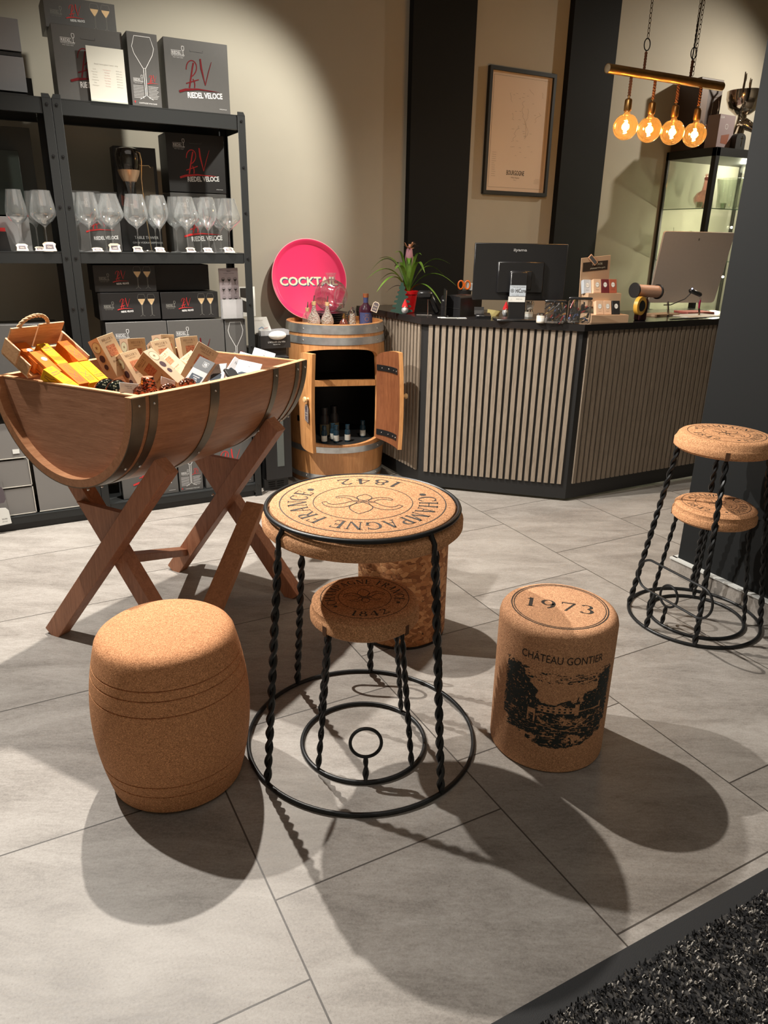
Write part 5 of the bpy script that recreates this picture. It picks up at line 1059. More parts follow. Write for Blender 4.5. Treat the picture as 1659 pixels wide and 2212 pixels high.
m = MB(); a = math.radians(-158); r = BRd(.4)+.001; m.box((r*math.cos(a), r*math.sin(a), 0.402), (0.004, 0.03, 0.034), (0, 0, a)); m.cyl(((r+.006)*math.cos(a+.07), (r+.006)*math.sin(a+.07), 0.372), ((r+.006)*math.cos(a+.07), (r+.006)*math.sin(a+.07), 0.412), 0.005, n=10); m.build('latch', bc, 'iron')
# small bottles inside
bott = plain('dark_blue_bottle', (0.012, 0.03, 0.045), 0.12); blab = plain('pale_bottle_label', (0.55, 0.55, 0.50), 0.6)
def small_bottle(label, x, y, z, s=1.0, body=bott, lab=blab):
    th = thing('small_bottle', label, 'bottle', (x, y, z), 0, 'little bottles inside the barrel'); m = MB(); m.lathe([(0, 0), (0.017*s, 0), (0.0175*s, 0.004), (0.0175*s, 0.068*s), (0.012*s, 0.078*s), (0.0115*s, 0.084*s), (0, 0.0845*s)], 24); m.build('body', th, body)
    m = MB(); m.lathe([(0.0135*s, 0.080*s), (0.0135*s, 0.104*s), (0, 0.105*s)], 20); m.build('cap', th, body); m = MB(); m.lathe([(0.0179*s, 0.010), (0.0179*s, 0.045*s)], 24); m.build('label_band', th, lab); return th
for lab, x, y, s in (('little dark bottle furthest left in the barrel front row', 1.700, 3.955, 1.0), ('little dark bottle second in the barrel front row', 1.770, 3.935, 1.0), ('little dark bottle behind the second one in the barrel', 1.772, 3.985, 1.0), ('little dark bottle right of centre in the barrel front row', 1.842, 3.925, 1.0), ('little dark bottle standing alone at the right inside the barrel', 1.975, 3.985, 1.0)): small_bottle(lab, x, y, 0.251, s)
for lab, x, y in (('taller shadowed bottle at the back left inside the barrel', 1.765, 4.10), ('taller shadowed bottle at the back middle inside the barrel', 1.84, 4.12)): small_bottle(lab, x, y, 0.251, 1.75, MATS['blackgloss'], plain('dim_label', (0.10, 0.08, 0.04), 0.7))
# ---- on the barrel head (z 0.93)
HZ = 0.931
def at_cam(px): pass
# leaning pink tray
pink = plain('pink_enamel', (0.86, 0.045, 0.16), 0.28); pinkd = plain('pink_rim', (0.90, 0.07, 0.20), 0.25)
tr_c = Vector((1.790, 4.375, 1.172)); tr_R = (Matrix.Rotation(math.radians(-3), 3, 'Z') @ Matrix.Rotation(math.radians(90-13), 3, 'X')).to_euler()
th = thing('cocktail_tray', 'round pink tray lettered COCKTAIL leaning on the wall behind the barrel', 'tray', tr_c, tr_R)
m = MB(); m.lathe([(0, 0), (0.205, 0), (0.214, 0.004), (0.226, 0.022), (0.236, 0.026), (0.240, 0.024), (0.2405, 0.021), (0.236, 0.021), (0.224, 0.016), (0.212, -0.002), (0.205, -0.004), (0, -0.004)], 120); b = m.build('tray_body', th, pink)
m = MB(); m.tube([(0.2395*math.cos(a), 0.2395*math.sin(a), 0.0235) for a in [2*PI*i/100 for i in range(100)]], 0.0026, 6, True); m.build('rolled_rim', th, plain('pale_pink_edge', (0.90, 0.42, 0.45), 0.3))
m = MB(); W_ = 0.345
vs, fs = text_geo('COCKTAIL')
def txt(dx, dy, z, h, mat, bold): m.mat(mat); put_text(m, 'C O C K T A I L'.replace(' ', '\u200a') if False else 'COCKTAIL', h, fn=lambda x, y: Vector((x+dx, y+dy-0.030, z)), width=0.375, bold=bold)
txt(0.0045, -0.0045, 0.0008, 0.050, plain('navy_print', (0.03, 0.05, 0.16), 0.5), 0.045); txt(0, 0, 0.0016, 0.050, plain('cream_print', (0.80, 0.74, 0.55), 0.5), 0.035); pass
m.build('lettering', b, fix=False)
m = MB(); m.lathe([(0, -0.006), (0.232, -0.006), (0.232, -0.012), (0, -0.012)], 90)
# stack of black plates
for k in range(5):
    th = thing('black_plate', 'black plate, %s in the stack on the barrel top' % ('lowest', 'second from below', 'middle', 'second from above', 'topmost')[k], 'plate', (1.862, 4.215, HZ+0.001+k*0.0125), 0, 'stack of black plates on the barrel'); m = MB(); m.lathe([(0, 0), (0.075, 0), (0.105, 0.009), (0.108, 0.0105), (0.105, 0.0115), (0.075, 0.003), (0, 0.003)], 64); m.build('plate_body', th, 'blackgloss')
# glass keg dispenser lying on the plates, facing the camera
kg = thing('glass_keg', 'ribbed clear glass keg dispenser standing on the black plates', 'drinks dispenser', (1.868, 4.215, HZ+0.066+0.093), (0, 0, math.radians(-66-90+90)))
ax = Matrix.Rotation(math.radians(90), 3, 'Y'); prof = []
for i in range(41):
    u = -1+2*i/40; r = 0.068+0.026*math.cos(u*PI/2)**0.8 + 0.0022*math.cos(u*44) ; prof.append((r, u*0.072))
prof = [(0, -0.072), (0.050, -0.074)]+prof+[(0.050, 0.074), (0, 0.072)]
m = MB(); m.lathe(prof, 56, (0, 0, 0), ax); m.build('keg_body', kg, glassy('keg_glass', (0.90, 0.92, 0.92), 0.05, alpha=0.60), fix=False)
m = MB(); m.lathe([(0.030, 0.088), (0.027, 0.098), (0.027, 0.120), (0.033, 0.124), (0.033, 0.131), (0.024, 0.132)], 32); m.build('neck', kg, 'glass', fix=False)
m = MB(); m.tube([(0.0748, 0.052*math.cos(a), 0.052*math.sin(a)) for a in [2*PI*i/48 for i in range(48)]], 0.003, 6, True); m.build('front_ring', kg, 'glass', fix=False)
m = MB(); m.cyl((0.074, 0.0, -0.045), (0.100, 0.0, -0.045), 0.008, n=14); m.cyl((0.098, 0, -0.065), (0.098, 0, -0.02), 0.006, n=12); m.build('tap', kg, 'chrome')
def vinegar(label, x, y, s, cut=True):
    th = thing('pourer_bottle', label, 'bottle', (x, y, HZ), 0, 'cut glass pourer bottles on the barrel'); pr = [(0.026, 0.001), (0.036, 0.02), (0.037, 0.034), (0.030, 0.055), (0.016, 0.078), (0.011, 0.098), (0.010, 0.118)] if cut else [(0.024, 0.001), (0.030, 0.01), (0.031, 0.045), (0.026, 0.062), (0.012, 0.075), (0.010, 0.085)]
    pr = [(r*s, z*s) for r, z in pr]; m = MB(); m.lathe([(0, 0.001)]+pr, 32); m.build('bottle_body', th, cutg if cut else MATS['glass'], fix=False); zt = pr[-1][1]
    m = MB(); m.lathe([(0, zt-0.004), (0.0112*s, zt-0.004), (0.012*s, zt+0.016), (0, zt+0.016)], 18); m.build('cork_stopper', th, plain('pale_stopper', (0.60, 0.42, 0.22), 0.5)); m = MB(); m.cyl((0, 0, zt+0.015), (0.004, 0, zt+0.050), 0.0042, 0.0028, 10); m.build('pourer', th, 'chrome')
t = NT('cut_crystal'); v_ = t.vor(t.obj(), 110, 'Distance'); t.base((0.86, 0.84, 0.78)); t.set(Roughness=0.06, Metallic=0.0); t.b.inputs['Transmission Weight'].default_value = 0.75; t.b.inputs['Specular IOR Level'].default_value = 1.0; t.bump(v_, 1.0, 0.01); cutg = t.m
vinegar('clear pourer bottle with a pale stopper, leftmost on the barrel', 1.668, 4.105, 1.0, False); vinegar('cut glass pourer bottle, middle one of three on the barrel', 1.690, 4.060, 1.05); vinegar('cut glass pourer bottle, right one of three on the barrel', 1.762, 4.030, 1.02)
th = thing('perfume_bottle', 'tiny dark bulb bottle with a gold neck on the barrel', 'bottle', (1.843, 3.975, HZ)); m = MB(); m.lathe([(0, 0), (0.020, 0.002), (0.027, 0.016), (0.022, 0.032), (0.009, 0.042), (0.007, 0.05)], 28); m.build('bulb', th, plain('amber_dark_glass', (0.10, 0.03, 0.02), 0.06)); m = MB(); m.lathe([(0.0075, 0.047), (0.009, 0.048), (0.0085, 0.060), (0.006, 0.062), (0.006, 0.074), (0, 0.075)], 18); m.build('gold_neck', th, plain('gold_metal', (0.75, 0.50, 0.18), 0.2, 1.0))
th = thing('oil_jug', 'small tall cut glass jug with a black curved handle on the barrel', 'jug', (1.898, 3.975, HZ)); m = MB(); m.lathe([(0, 0), (0.022, 0.001), (0.021, 0.03), (0.016, 0.065), (0.013, 0.080)], 24); m.build('jug_body', th, cutg); m = MB(); m.lathe([(0.014, 0.078), (0.014, 0.090), (0.008, 0.094), (0.006, 0.110), (0, 0.112)], 18); m.build('metal_top', th, 'chrome'); m = MB(); m.tube(bez3 if False else [(-0.013, 0, 0.09), (-0.022, 0, 0.086), (-0.030, 0, 0.06), (-0.029, 0, 0.03), (-0.021, 0, 0.008)], 0.0035, 8); m.build('handle', th, 'blackgloss')
th = thing('liquor_bottle', 'dark blue labelled liquor bottle with a copper cap on the barrel', 'bottle', (1.990, 3.985, HZ), math.radians(-25)); m = MB(); m.lathe([(0, 0), (0.038, 0), (0.040, 0.004), (0.040, 0.085), (0.036, 0.105), (0.020, 0.122), (0.0145, 0.130), (0.0140, 0.165)], 40); m.build('bottle_body', th, plain('dark_plum_glass', (0.035, 0.008, 0.018), 0.06))
m = MB(); m.lathe([(0.0405, 0.006), (0.0405, 0.078)], 30, a0=math.radians(-150), a1=math.radians(-10)); m.build('label_wrap', th, plain('navy_label', (0.04, 0.055, 0.15), 0.5)); m = MB(); m.lathe([(0.0146, 0.132), (0.0146, 0.164)], 24); m.build('neck_wrap', th, plain('navy_label', (0.04, 0.055, 0.15), 0.5)); m = MB(); m.lathe([(0.0155, 0.162), (0.0165, 0.164), (0.0165, 0.184), (0, 0.185)], 24); m.build('cap', th, plain('copper_cap', (0.62, 0.27, 0.13), 0.3, 0.8))
m = MB().mat(plain('copper_print', (0.30, 0.14, 0.07), 0.4)); cf = lambda x, z: Vector((0.0412*math.cos(math.radians(-80)+x/0.041), 0.0412*math.sin(math.radians(-80)+x/0.041), z)); put_text(m, 'OLD', 0.008, fn=lambda x, y: cf(x, y+.062)); ribbon(m, circ(0.012, 24, 0, .042), 0.002, cf, True); ribbon(m, [(-.02, .022), (.02, .055)], .003, cf); ribbon(m, [(.02, .022), (-.02, .055)], .003, cf); put_text(m, 'BLEND', 0.007, fn=lambda x, y: cf(x, y+.012)); m.build('printing', th, fix=False)
th = thing('hanging_tag', 'dark tag with a cream border hanging on the liquor bottle neck', 'tag', (2.012, 3.925, 1.015), (-0.25, 0.35, math.radians(-25))); m = MB(); m.prism([(-0.019, 0), (0.019, 0), (0.019, 0.05), (0.010, 0.060), (-0.010, 0.060), (-0.019, 0.05)], -0.0008, 0.0008, MM); b = m.build('card', th, tagm); m = MB().mat(tagd); fn = lambda x, z: Vector((x, -0.0013, z)); m.add([fn(-.015, .004), fn(.015, .004), fn(.015, .048), fn(.008, .055), fn(-.008, .055), fn(-.015, .048)], [tuple(range(6))]); m.mat(tagm); fn2 = lambda x, z: Vector((x, -0.0017, z)); put_text(m, 'Rum', .009, fn=lambda x, y: fn2(x, y+.032)); put_text(m, '39,90', .007, fn=lambda x, y: fn2(x, y+.015)); m.build('printing', b, fix=False)
# ================================================================== COUNTER
CT = 1.006
Kx, Ky = 2.820, 3.030; Bx, By = 2.175, 3.622
ct = thing('shop_counter', 'angled black counter clad in vertical pale wood slats', 'counter', (0, 0, 0))
slatw = wood('pale_slat_wood', (0.195, 0.155, 0.115), (0.315, 0.258, 0.20), 'Z', 1.5, 0.6)
def slat_panel(p0, p1, first):
    p0, p1 = Vector((*p0, 0)), Vector((*p1, 0)); d = (p1-p0); L = d.length; d.normalize(); n = Vector((d.y, -d.x, 0))
    a = math.atan2(d.y, d.x); m = MB(); m.box((p0+p1)/2-n*0.006+Vector((0, 0, CT/2)), (L, 0.012, CT-0.03), (0, 0, a)); m.build('back_panel', ct, 'black')
    m = MB().mat(slatw); k = int((L-0.02)/0.0375); off = (L-(k-1)*0.0375)/2
    for i in range(k): m.box(p0+d*(off+i*0.0375)+n*0.005+Vector((0, 0, 0.538)), (0.0235, 0.010, 0.866), (0, 0, a))
    o = m.build('slat_cladding', ct); return o
LFT = (2.172, 4.44); RGT = (4.30, 3.02)
for q, (p0, p1) in enumerate(((LFT, (Bx, By)), ((Bx, By), (Kx, Ky)), ((Kx, Ky), RGT))): slat_panel(p0, p1, q)
m = MB(); o_ = 0.022
m.prism([(2.172-o_, 4.44), (Bx-o_, By-o_*0.3), (Kx-o_*0.5, Ky-o_*0.9), (4.30, 3.02-o_), (4.30, 3.60), (3.10, 3.60), (2.80, 3.95), (2.80, 4.44)], CT-0.035, CT); m.build('countertop', ct, plain('black_laminate', (0.016, 0.015, 0.015), 0.22))

# potted bromeliad
th = thing('potted_bromeliad', 'green bromeliad with a faded pink flower in a red pot', 'potted plant', (2.245, 3.930, CT)); m = MB(); m.lathe([(0, 0.001), (0.040, 0.001), (0.055, 0.105), (0.060, 0.106), (0.062, 0.124), (0.058, 0.125), (0.055, 0.110), (0, 0.108)], 40); m.build('pot', th, plain('red_plastic', (0.62, 0.012, 0.015), 0.25))
leafm = NT('bromeliad_leaf'); leafm.base(leafm.ramp(leafm.noise(leafm.obj(), 9, 3), [(0.3, (0.05, 0.13, 0.015)), (0.7, (0.20, 0.36, 0.05))])); leafm.set(Roughness=0.35); leafm = leafm.m
VR = Vector((0.881, -0.4725, 0)); VF = Vector((-0.4725, -0.881, 0))   # sideways and toward the room
def leaf(az, L, rise, droop, wd, mat=leafm, z0=0.115):
    d = VR*math.cos(az)+VF*math.sin(az); s_ = Vector((-d.y, d.x, 0)); n = 14; vs = []
    for i in range(n+1):
        t_ = i/n; p = d*(L*t_*(0.55+0.45*t_)+0.008)+Vector((0, 0, z0+rise*math.sin(min(1, t_*1.15)*PI/2)-droop*t_**3)); w_ = wd*(0.55+0.9*t_)*(1-t_**3)+0.001
        up_ = Vector((0, 0, 1))*0.35*w_; vs += [p-s_*w_+up_, p, p+s_*w_+up_]
    fs = []
    for i in range(n): q = i*3; fs += [(q, q+1, q+4, q+3), (q+1, q+2, q+5, q+4)]
    m = MB(); m.add(vs, fs, True); m.build('leaf', th, mat)
for az, L, r_, dr_, w_ in ((0.1, 0.21, 0.25, 0.05, .013), (-0.15, 0.19, 0.22, 0.10, .013), (0.25, 0.25, 0.17, 0.10, .013), (0.5, 0.20, 0.10, 0.16, .012), (0.8, 0.11, 0.25, 0.10, .014), (PI-0.1, 0.20, 0.28, 0.13, .013), (PI+0.3, 0.16, 0.24, 0.02, .013), (PI-0.35, 0.23, 0.20, 0.10, .012), (PI-0.7, 0.21, 0.15, 0.12, .011), (PI+0.1, 0.15, 0.16, 0.08, .012), (1.6, 0.10, 0.26, 0.06, .014), (2.2, 0.12, 0.20, 0.04, .013), (-1.2, 0.12, 0.26, 0.05, .013), (-2.1, 0.14, 0.22, 0.05, .012), (2.6, 0.08, 0.28, 0.02, .012), (0.6, 0.07, 0.27, 0.02, .012)): leaf(az, L*1.12, r_*0.86, dr_, w_*1.25)
leaf(PI-0.2, 0.13, 0.05, 0.06, .009, plain('dead_leaf', (0.03, 0.022, 0.02), 0.7), 0.12)
m = MB(); m.lathe([(0.012, 0.16), (0.016, 0.24), (0.024, 0.31), (0.018, 0.355), (0.004, 0.375)], 16); m.build('flower_stem', th, plain('mauve_bract', (0.42, 0.20, 0.25), 0.6)); fm = plain('peach_petal', (0.62, 0.31, 0.17), 0.6)
for k in range(9):
    a = k*2.4; m = MB(); c_, s_ = math.cos(a), math.sin(a); e_ = Vector((c_, s_, 0)); sd_ = Vector((-s_, c_, 0)); b0 = Vector((0, 0, 0.352)); L = 0.035+0.012*(k % 3); z_ = 0.045-0.004*k
    m.add([b0-sd_*.004, b0+sd_*.004, b0+e_*L*.6+Vector((0, 0, z_))+sd_*.008, b0+e_*L*1.2+Vector((0, 0, z_*0.9)), b0+e_*L*.6+Vector((0, 0, z_))-sd_*.008], [(0, 1, 2, 3, 4)]); m.build('petal', th, fm)

# felt tree with gnome
VY = math.atan2(VF.y, VF.x)+PI/2
MMv = Matrix(((1, 0, 0, 0), (0, 0, 1, 0), (0, 1, 0, 0), (0, 0, 0, 1)))
th = thing('felt_tree', 'dark green flat felt fir tree in front of the red pot', 'ornament', (2.165, 3.862, CT), VY)
o = []
for k in range(6):
    z = 0.012+k*0.026; w_ = 0.066-k*0.0095; o += [(w_, z), (w_*0.93, z+0.010), (w_*0.55, z+0.014), (w_*0.5, z+0.022)]
o = [(0.01, 0)]+o+[(0.006, 0.176)]; o = o+[(-x, z) for x, z in reversed(o)]; m = MB(); m.prism(o, -0.004, 0.004, MMv); m.build('tree_shape', th, plain('dark_green_felt', (0.022, 0.06, 0.045), 0.9))
def gnome(name, label, loc, s):
    th = thing(name, label, 'gnome', loc, VY); m = MB(); m.sphere((0, 0, 0.024*s), 1, 18, 12, (0.021*s, 0.018*s, 0.025*s)); m.build('body', th, plain('grey_felt', (0.33, 0.33, 0.34), 0.9)); m = MB(); m.lathe([(0.020*s, 0.042*s), (0.016*s, 0.056*s), (0.008*s, 0.074*s), (0.002*s, 0.088*s)], 18); m.build('hat', th, plain('red_felt', (0.60, 0.015, 0.02), 0.85)); m = MB(); m.sphere((0, -0.018*s, 0.044*s), 0.005*s, 10, 8); m.build('nose', th, plain('skin_bead', (0.72, 0.42, 0.30), 0.6)); m = MB(); m.sphere((0, -0.013*s, 0.030*s), 1, 14, 10, (0.012*s, 0.009*s, 0.016*s)); m.build('beard', th, plain('white_wool', (0.7, 0.7, 0.68), 0.95))
gnome('felt_gnome', 'small grey felt gnome with a red hat before the felt tree', (2.172, 3.835, CT), 0.95)
gnome('red_gnome', 'small ornament with a long red hat beside the monitor stand', (2.665, 3.52, CT), 0.95)
# devices
th = thing('handheld_scanner', 'black barcode scanner resting in a thin metal stand by the red pot', 'scanner', (2.235, 3.72, CT), VY); m = MB(); m.tube([(-0.045, 0, 0.003), (0.045, 0, 0.003)], 0.0025, 6); m.tube([(0.022, 0, 0.003), (0.020, 0.005, 0.09)], 0.003, 6); m.build('wire_foot', th, 'chrome'); m = MB(); m.box((0, 0.012, 0.115), (0.085, 0.05, 0.045), bev=0.012); m.build('scanner_head', th, 'blackgloss'); m = MB(); m.box((0.050, 0.06, 0.07), (0.035, 0.04, 0.14), (0, -0.45, 0), bev=.01); m.build('grip', th, 'blackgloss')
th = thing('tablet', 'thin black upright panel on an L-shaped foot beside the printer', 'display panel', (2.335, 3.665, CT), VY); m = MB(); m.box((0, 0, 0.075), (0.006, 0.10, 0.15)); m.build('panel', th, 'blackgloss'); m = MB(); m.tube([(0.006, -0.05, 0.145), (0.006, -0.05, 0.006), (0.022, -0.055, 0.003)], 0.003, 6); m.build('edge_frame', th, 'chrome')
th = thing('receipt_printer', 'black receipt printer between the plant and the monitor', 'printer', (2.430, 3.665, CT), math.atan2(-0.14, 0.033)+PI/2+PI/2-0.25); m = MB(); m.prism([(-0.072, 0), (0.072, 0), (0.072, 0.103), (0.060, 0.112), (-0.060, 0.112), (-0.072, 0.103)], -0.07, 0.13, MMv)
th.rotation_euler = (0, 0, math.radians(-72)); m.build('housing', th, 'blackgloss'); m = MB().mat('black'); m.box((0, -0.071, 0.045), (0.13, 0.002, 0.003)); m.box((0, -0.0, 0.1125), (0.07, 0.05, 0.002)); m.build('paper_slot', th, fix=False); m = MB().mat('white'); put_text(m, 'EPSON', 0.007, faceM((-0.045, -0.0712, 0.080), (1, 0, 0), (0, 0, 1))); m.build('logo', th, fix=False)
th = thing('pen_pot', 'black pen holder behind the receipt printer', 'pen pot', (2.60, 3.86, CT)); m = MB(); m.lathe([(0, 0), (0.04, 0), (0.042, 0.125), (0.038, 0.125), (0.036, 0.01), (0, 0.01)], 24); m.build('pot_body', th, 'black')
th = thing('scissors', 'orange handled scissors standing in the pen holder', 'scissors', (2.585, 3.845, CT+0.10), VY); og = plain('orange_plastic', (0.85, 0.18, 0.02), 0.3)
for q in (-1, 1): m = MB(); m.tube([(q*0.020+0.016*math.cos(a), 0, 0.058+0.024*math.sin(a)) for a in [2*PI*i/28 for i in range(28)]], 0.0048, 8, True); m.build('finger_loop', th, og)
m = MB(); m.box((-0.004, 0, -0.02), (0.012, 0.003, 0.11)); m.box((0.006, 0.002, -0.02), (0.012, 0.003, 0.11), (0, 0.05, 0)); m.build('blades', th, 'chrome')
th = thing('correction_tape', 'white and grey plastic roller standing beside the orange scissors', 'tape roller', (2.632, 3.83, CT+0.122), VY); m = MB(); m.box((0, 0, 0.024), (0.065, 0.016, 0.045), (0, 0.15, 0), bev=.005); m.build('case', th, plain('grey_white_plastic', (0.50, 0.52, 0.52), 0.4))
for lab, x, y, w_, d_, mt in (('cream slip of paper on the counter edge below the printer', 2.36, 3.52, 0.055, 0.03, 'paper'), ('white card lying near the bend of the counter', 2.27, 3.585, 0.045, 0.025, 'paper'), ('long thin white card strip along the counter edge', 2.30, 3.548, 0.10, 0.012, 'paper'), ('pink note lying beside the monitor foot', 2.535, 3.40, 0.035, 0.03, plain('pink_note', (0.75, 0.38, 0.30), 0.8))):
    th = MB(); th.box((0, 0, 0.001), (w_, d_, 0.002)); o = th.build('paper_slip', None, mt); o.location = (x, y, CT); o.rotation_euler = (0, 0, VY+0.1*(x*10 % 2)); tag(o, lab, 'paper')
th = thing('card_tray', 'low black tray of small cards in front of the printer', 'tray', (2.475, 3.475, CT), VY); m = MB(); m.box((0, 0, 0.012), (0.085, 0.06, 0.024), (0.2, 0, 0), bev=.003); m.build('tray_body', th, 'blackgloss'); m = MB(); m.box((-0.022, 0.012, 0.040), (0.055, 0.002, 0.045), (-0.5, 0, 0)); m.build('back_card', th, 'black')
th = thing('sticky_notes', 'yellow folded notes between the card tray and the gnome', 'notes', (2.555, 3.49, CT), VY); m = MB(); m.poly([(-0.035, 0, 0.0), (0.03, 0, 0.0), (0.045, 0.02, 0.035), (-0.03, 0.02, 0.045)]); m.box((0, 0.02, 0.004), (0.06, 0.03, 0.008)); m.build('note', th, plain('olive_yellow_note', (0.42, 0.36, 0.14), 0.7))
# monitor seen from behind
th = thing('monitor', 'black computer monitor seen from behind on the counter', 'monitor', (2.585, 3.318, CT), VY+0.03); m = MB(); m.box((0, 0.01, 0.006), (0.235, 0.16, 0.012), bev=.004); m.build('foot', th, 'blackgloss'); m = MB(); m.box((0, 0.0, 0.13), (0.092, 0.022, 0.25), bev=.004); nk = m.build('neck', th, 'blackgloss')
m = MB(); m.box((0.012, 0.055, 0.252), (0.507, 0.018, 0.296), bev=.003); p_ = m.build('panel', th, 'blackgloss'); m = MB(); m.box((0.015, 0.040, 0.225), (0.255, 0.022, 0.165), bev=.006); m.build('rear_housing', p_, 'blackgloss'); m = MB(); m.box((0.015, 0.026, 0.21), (0.12, 0.016, 0.10), bev=.004); m.build('mount_plate', p_, 'blackgloss')
m = MB().mat(plain('grey_logo', (0.36, 0.36, 0.36), 0.5)); put_text(m, 'iiyama', 0.0145, faceM((0.005, 0.0455, 0.360), (1, 0, 0), (0, 0, 1)), width=.072, bold=.02); m.build('logo', p_, fix=False)
m = MB().mat(plain('pale_blue_sticker', (0.50, 0.56, 0.62), 0.5)); m.box((-0.003, -0.0125, 0.158), (0.088, 0.002, 0.056)); b = m.build('sticker', nk); m = MB().mat('ink'); put_text(m, 'HiCore', 0.022, faceM((0.012, -0.0138, 0.148), (1, 0, 0), (0, 0, 1)), width=.056, bold=.02); F = lambda x, z: Vector((x-0.033, -0.0138, z+0.158)); ribbon(m, circ(0.0095, 24), .0015, F, True); ribbon(m, circ(0.0055, 20), .0015, F, True); ribbon(m, circ(0.002, 12), .0015, F, True); put_text(m, 'IT-oplossingen kassasysteem', 0.005, faceM((0, -0.0138, 0.176), (1, 0, 0), (0, 0, 1)), width=.075); put_text(m, 'Tel. 088 www', 0.003, faceM((0, -0.0138, 0.134), (1, 0, 0), (0, 0, 1)), width=.07); m.build('printing', b, fix=False)
m = MB().mat('paper'); m.box((-0.006, -0.0125, 0.113), (0.092, 0.002, 0.028)); b = m.build('sticker', nk); m = MB().mat(plain('grey_print', (0.16, 0.16, 0.17), 0.7)); ribbon(m, [(-.042, .105), (-.030, .105), (-.036, .118)], .0008, lambda x, z: Vector((x, -.0138, z)), True); put_text(m, '088-6587 KASSA', 0.004, faceM((.008, -0.0138, 0.113), (1, 0, 0), (0, 0, 1)), width=.035); m.build('printing', b, fix=False)
# folded cardboard stand under the monitor rear
th = thing('cardboard_box', 'tan cardboard box behind the monitor foot', 'box', (2.99, 3.58, CT), VY); m = MB(); m.box((0, 0, 0.06), (0.16, 0.05, 0.12)); m.build('carton_body', th, plain('brown_cardboard', (0.40, 0.28, 0.18), 0.8))
# jam jars
def jar(lab, x, y, z, s=1.0):
    th = thing('jam_jar', lab, 'jar', (x, y, z), VY, 'little glass jars on the counter'); m = MB(); m.lathe([(0, 0), (0.022*s, 0), (0.024*s, 0.004), (0.024*s, 0.034*s), (0.020*s, 0.040*s)], 28); m.build('jar_body', th, plain('cream_preserve', (0.55, 0.50, 0.42), 0.15)); m = MB(); m.lathe([(0.0215*s, 0.039*s), (0.0225*s, 0.040*s), (0.0225*s, 0.049*s), (0.018*s, 0.051*s), (0, 0.0515*s)], 24); m.build('lid', th, 'chrome'); m = MB(); m.lathe([(0.0244*s, 0.008*s), (0.0244*s, 0.028*s)], 20, a0=math.radians(-150), a1=math.radians(-30)); b = m.build('label_wrap', th, 'paper')
    m = MB(); m.tube([(0.022*s, 0, 0.045*s), (0.026*s, -0.004, 0.030*s), (0.023*s, -0.006, 0.018*s)], 0.0012, 6); m.build('clasp', th, 'chrome')
jar('glass jar at the bottom of the stack beside the monitor foot', 2.715, 3.372, CT); jar('glass jar on top of the stacked pair beside the monitor foot', 2.717, 3.371, CT+0.0525, 0.9); jar('single glass jar at the counter edge, in front of the stacked pair', 2.640, 3.172, CT)
# clear bags of wrapped sweets
def bag(lab, x, y, w_, h_, seed):
    th = thing('clear_bag', lab, 'bag', (x, y, CT), math.radians(-32)); rnd = random.Random(seed); m = MB(); m.box((0, 0, h_*0.48), (w_, 0.05, h_*0.92), bev=.012); m.build('clear_film', th, glassy('clear_film', (0.80, 0.80, 0.80), 0.12, alpha=.5), fix=False)
    m = MB(); m.box((0, 0, h_*0.97), (w_*1.04, 0.014, 0.014), bev=.004); m.build('top_clip', th, 'blackgloss')
    cols = [plain('sweet_blue', (0.10, 0.14, 0.30), 0.25), plain('sweet_red', (0.40, 0.03, 0.03), 0.25), plain('sweet_gold', (0.50, 0.33, 0.12), 0.25), plain('sweet_black', (0.02, 0.02, 0.025), 0.2), plain('sweet_silver', (0.5, 0.5, 0.52), 0.2, .8)]
    m = MB()
    for k in range(34):
        m.mat(cols[rnd.choice([0, 0, 1, 2, 3, 3, 3, 4])]); px, pz = (rnd.random()-.5)*w_*.82, 0.012+rnd.random()*h_*.72; m.box((px, (rnd.random()-.5)*.03, pz), (0.007+.006*rnd.random(), 0.006, 0.03+.02*rnd.random()), (rnd.random(), (rnd.random()-.5)*2.2, rnd.random()), bev=.002)
    o = m.build('wrapped_sweets', th, fix=False); o['kind'] = 'stuff'
bag('clear bag of colourful wrapped sweets nearest the jars', 2.688, 3.118, 0.112, 0.118, 3); bag('clear bag of dark blue wrapped pens beside the wine gum stand', 2.800, 3.055, 0.120, 0.136, 5)
# tiered confectionery display
th = thing('confectionery_display', 'tiered kraft card display of small wine gum boxes, lettered header', 'display stand', (3.035, 3.095, CT), math.radians(-14)); kd = plain('kraft_display', (0.55, 0.36, 0.22), 0.7)
m = MB(); m.box((0, 0.02, 0.02), (0.225, 0.13, 0.04)); m.build('base_tier', th, kd); m = MB(); m.box((-0.012, 0.055, 0.115), (0.20, 0.075, 0.07)); m.build('upper_tier', th, kd)
m = MB(); m.box((-0.040, 0.10, 0.20), (0.175, 0.006, 0.28), (0.10, -0.10, 0)); m.build('back_board', th, kd); m = MB(); m.box((-0.052, 0.088, 0.290), (0.150, 0.004, 0.048), (0.10, -0.10, 0)); hd = m.build('header_card', th, plain('brown_header', (0.045, 0.03, 0.02), 0.5)); hM = Matrix.Translation((-0.052, 0.0865, 0.292)) @ Matrix.Rotation(0.10, 4, 'X') @ Matrix.Rotation(-0.10, 4, 'Y') @ Matrix(((1, 0, 0, 0), (0, 0, -1, -0.001), (0, 1, 0, 0), (0, 0, 0, 1)))
m = MB().mat(plain('cream_print', (0.80, 0.74, 0.55), 0.5)); put_serif(m, 'VIN', 0.0001, lambda x, y: hM @ Vector((x, y, 0))); put_text(m, 'VINOOS', 0.012, hM @ Matrix.Translation((0.01, 0.002, 0)), width=0.062); put_text(m, 'Sophisticated Wine gums', 0.008, hM @ Matrix.Translation((0.01, -0.016, 0)), width=0.10); m.build('printing', hd, fix=False)
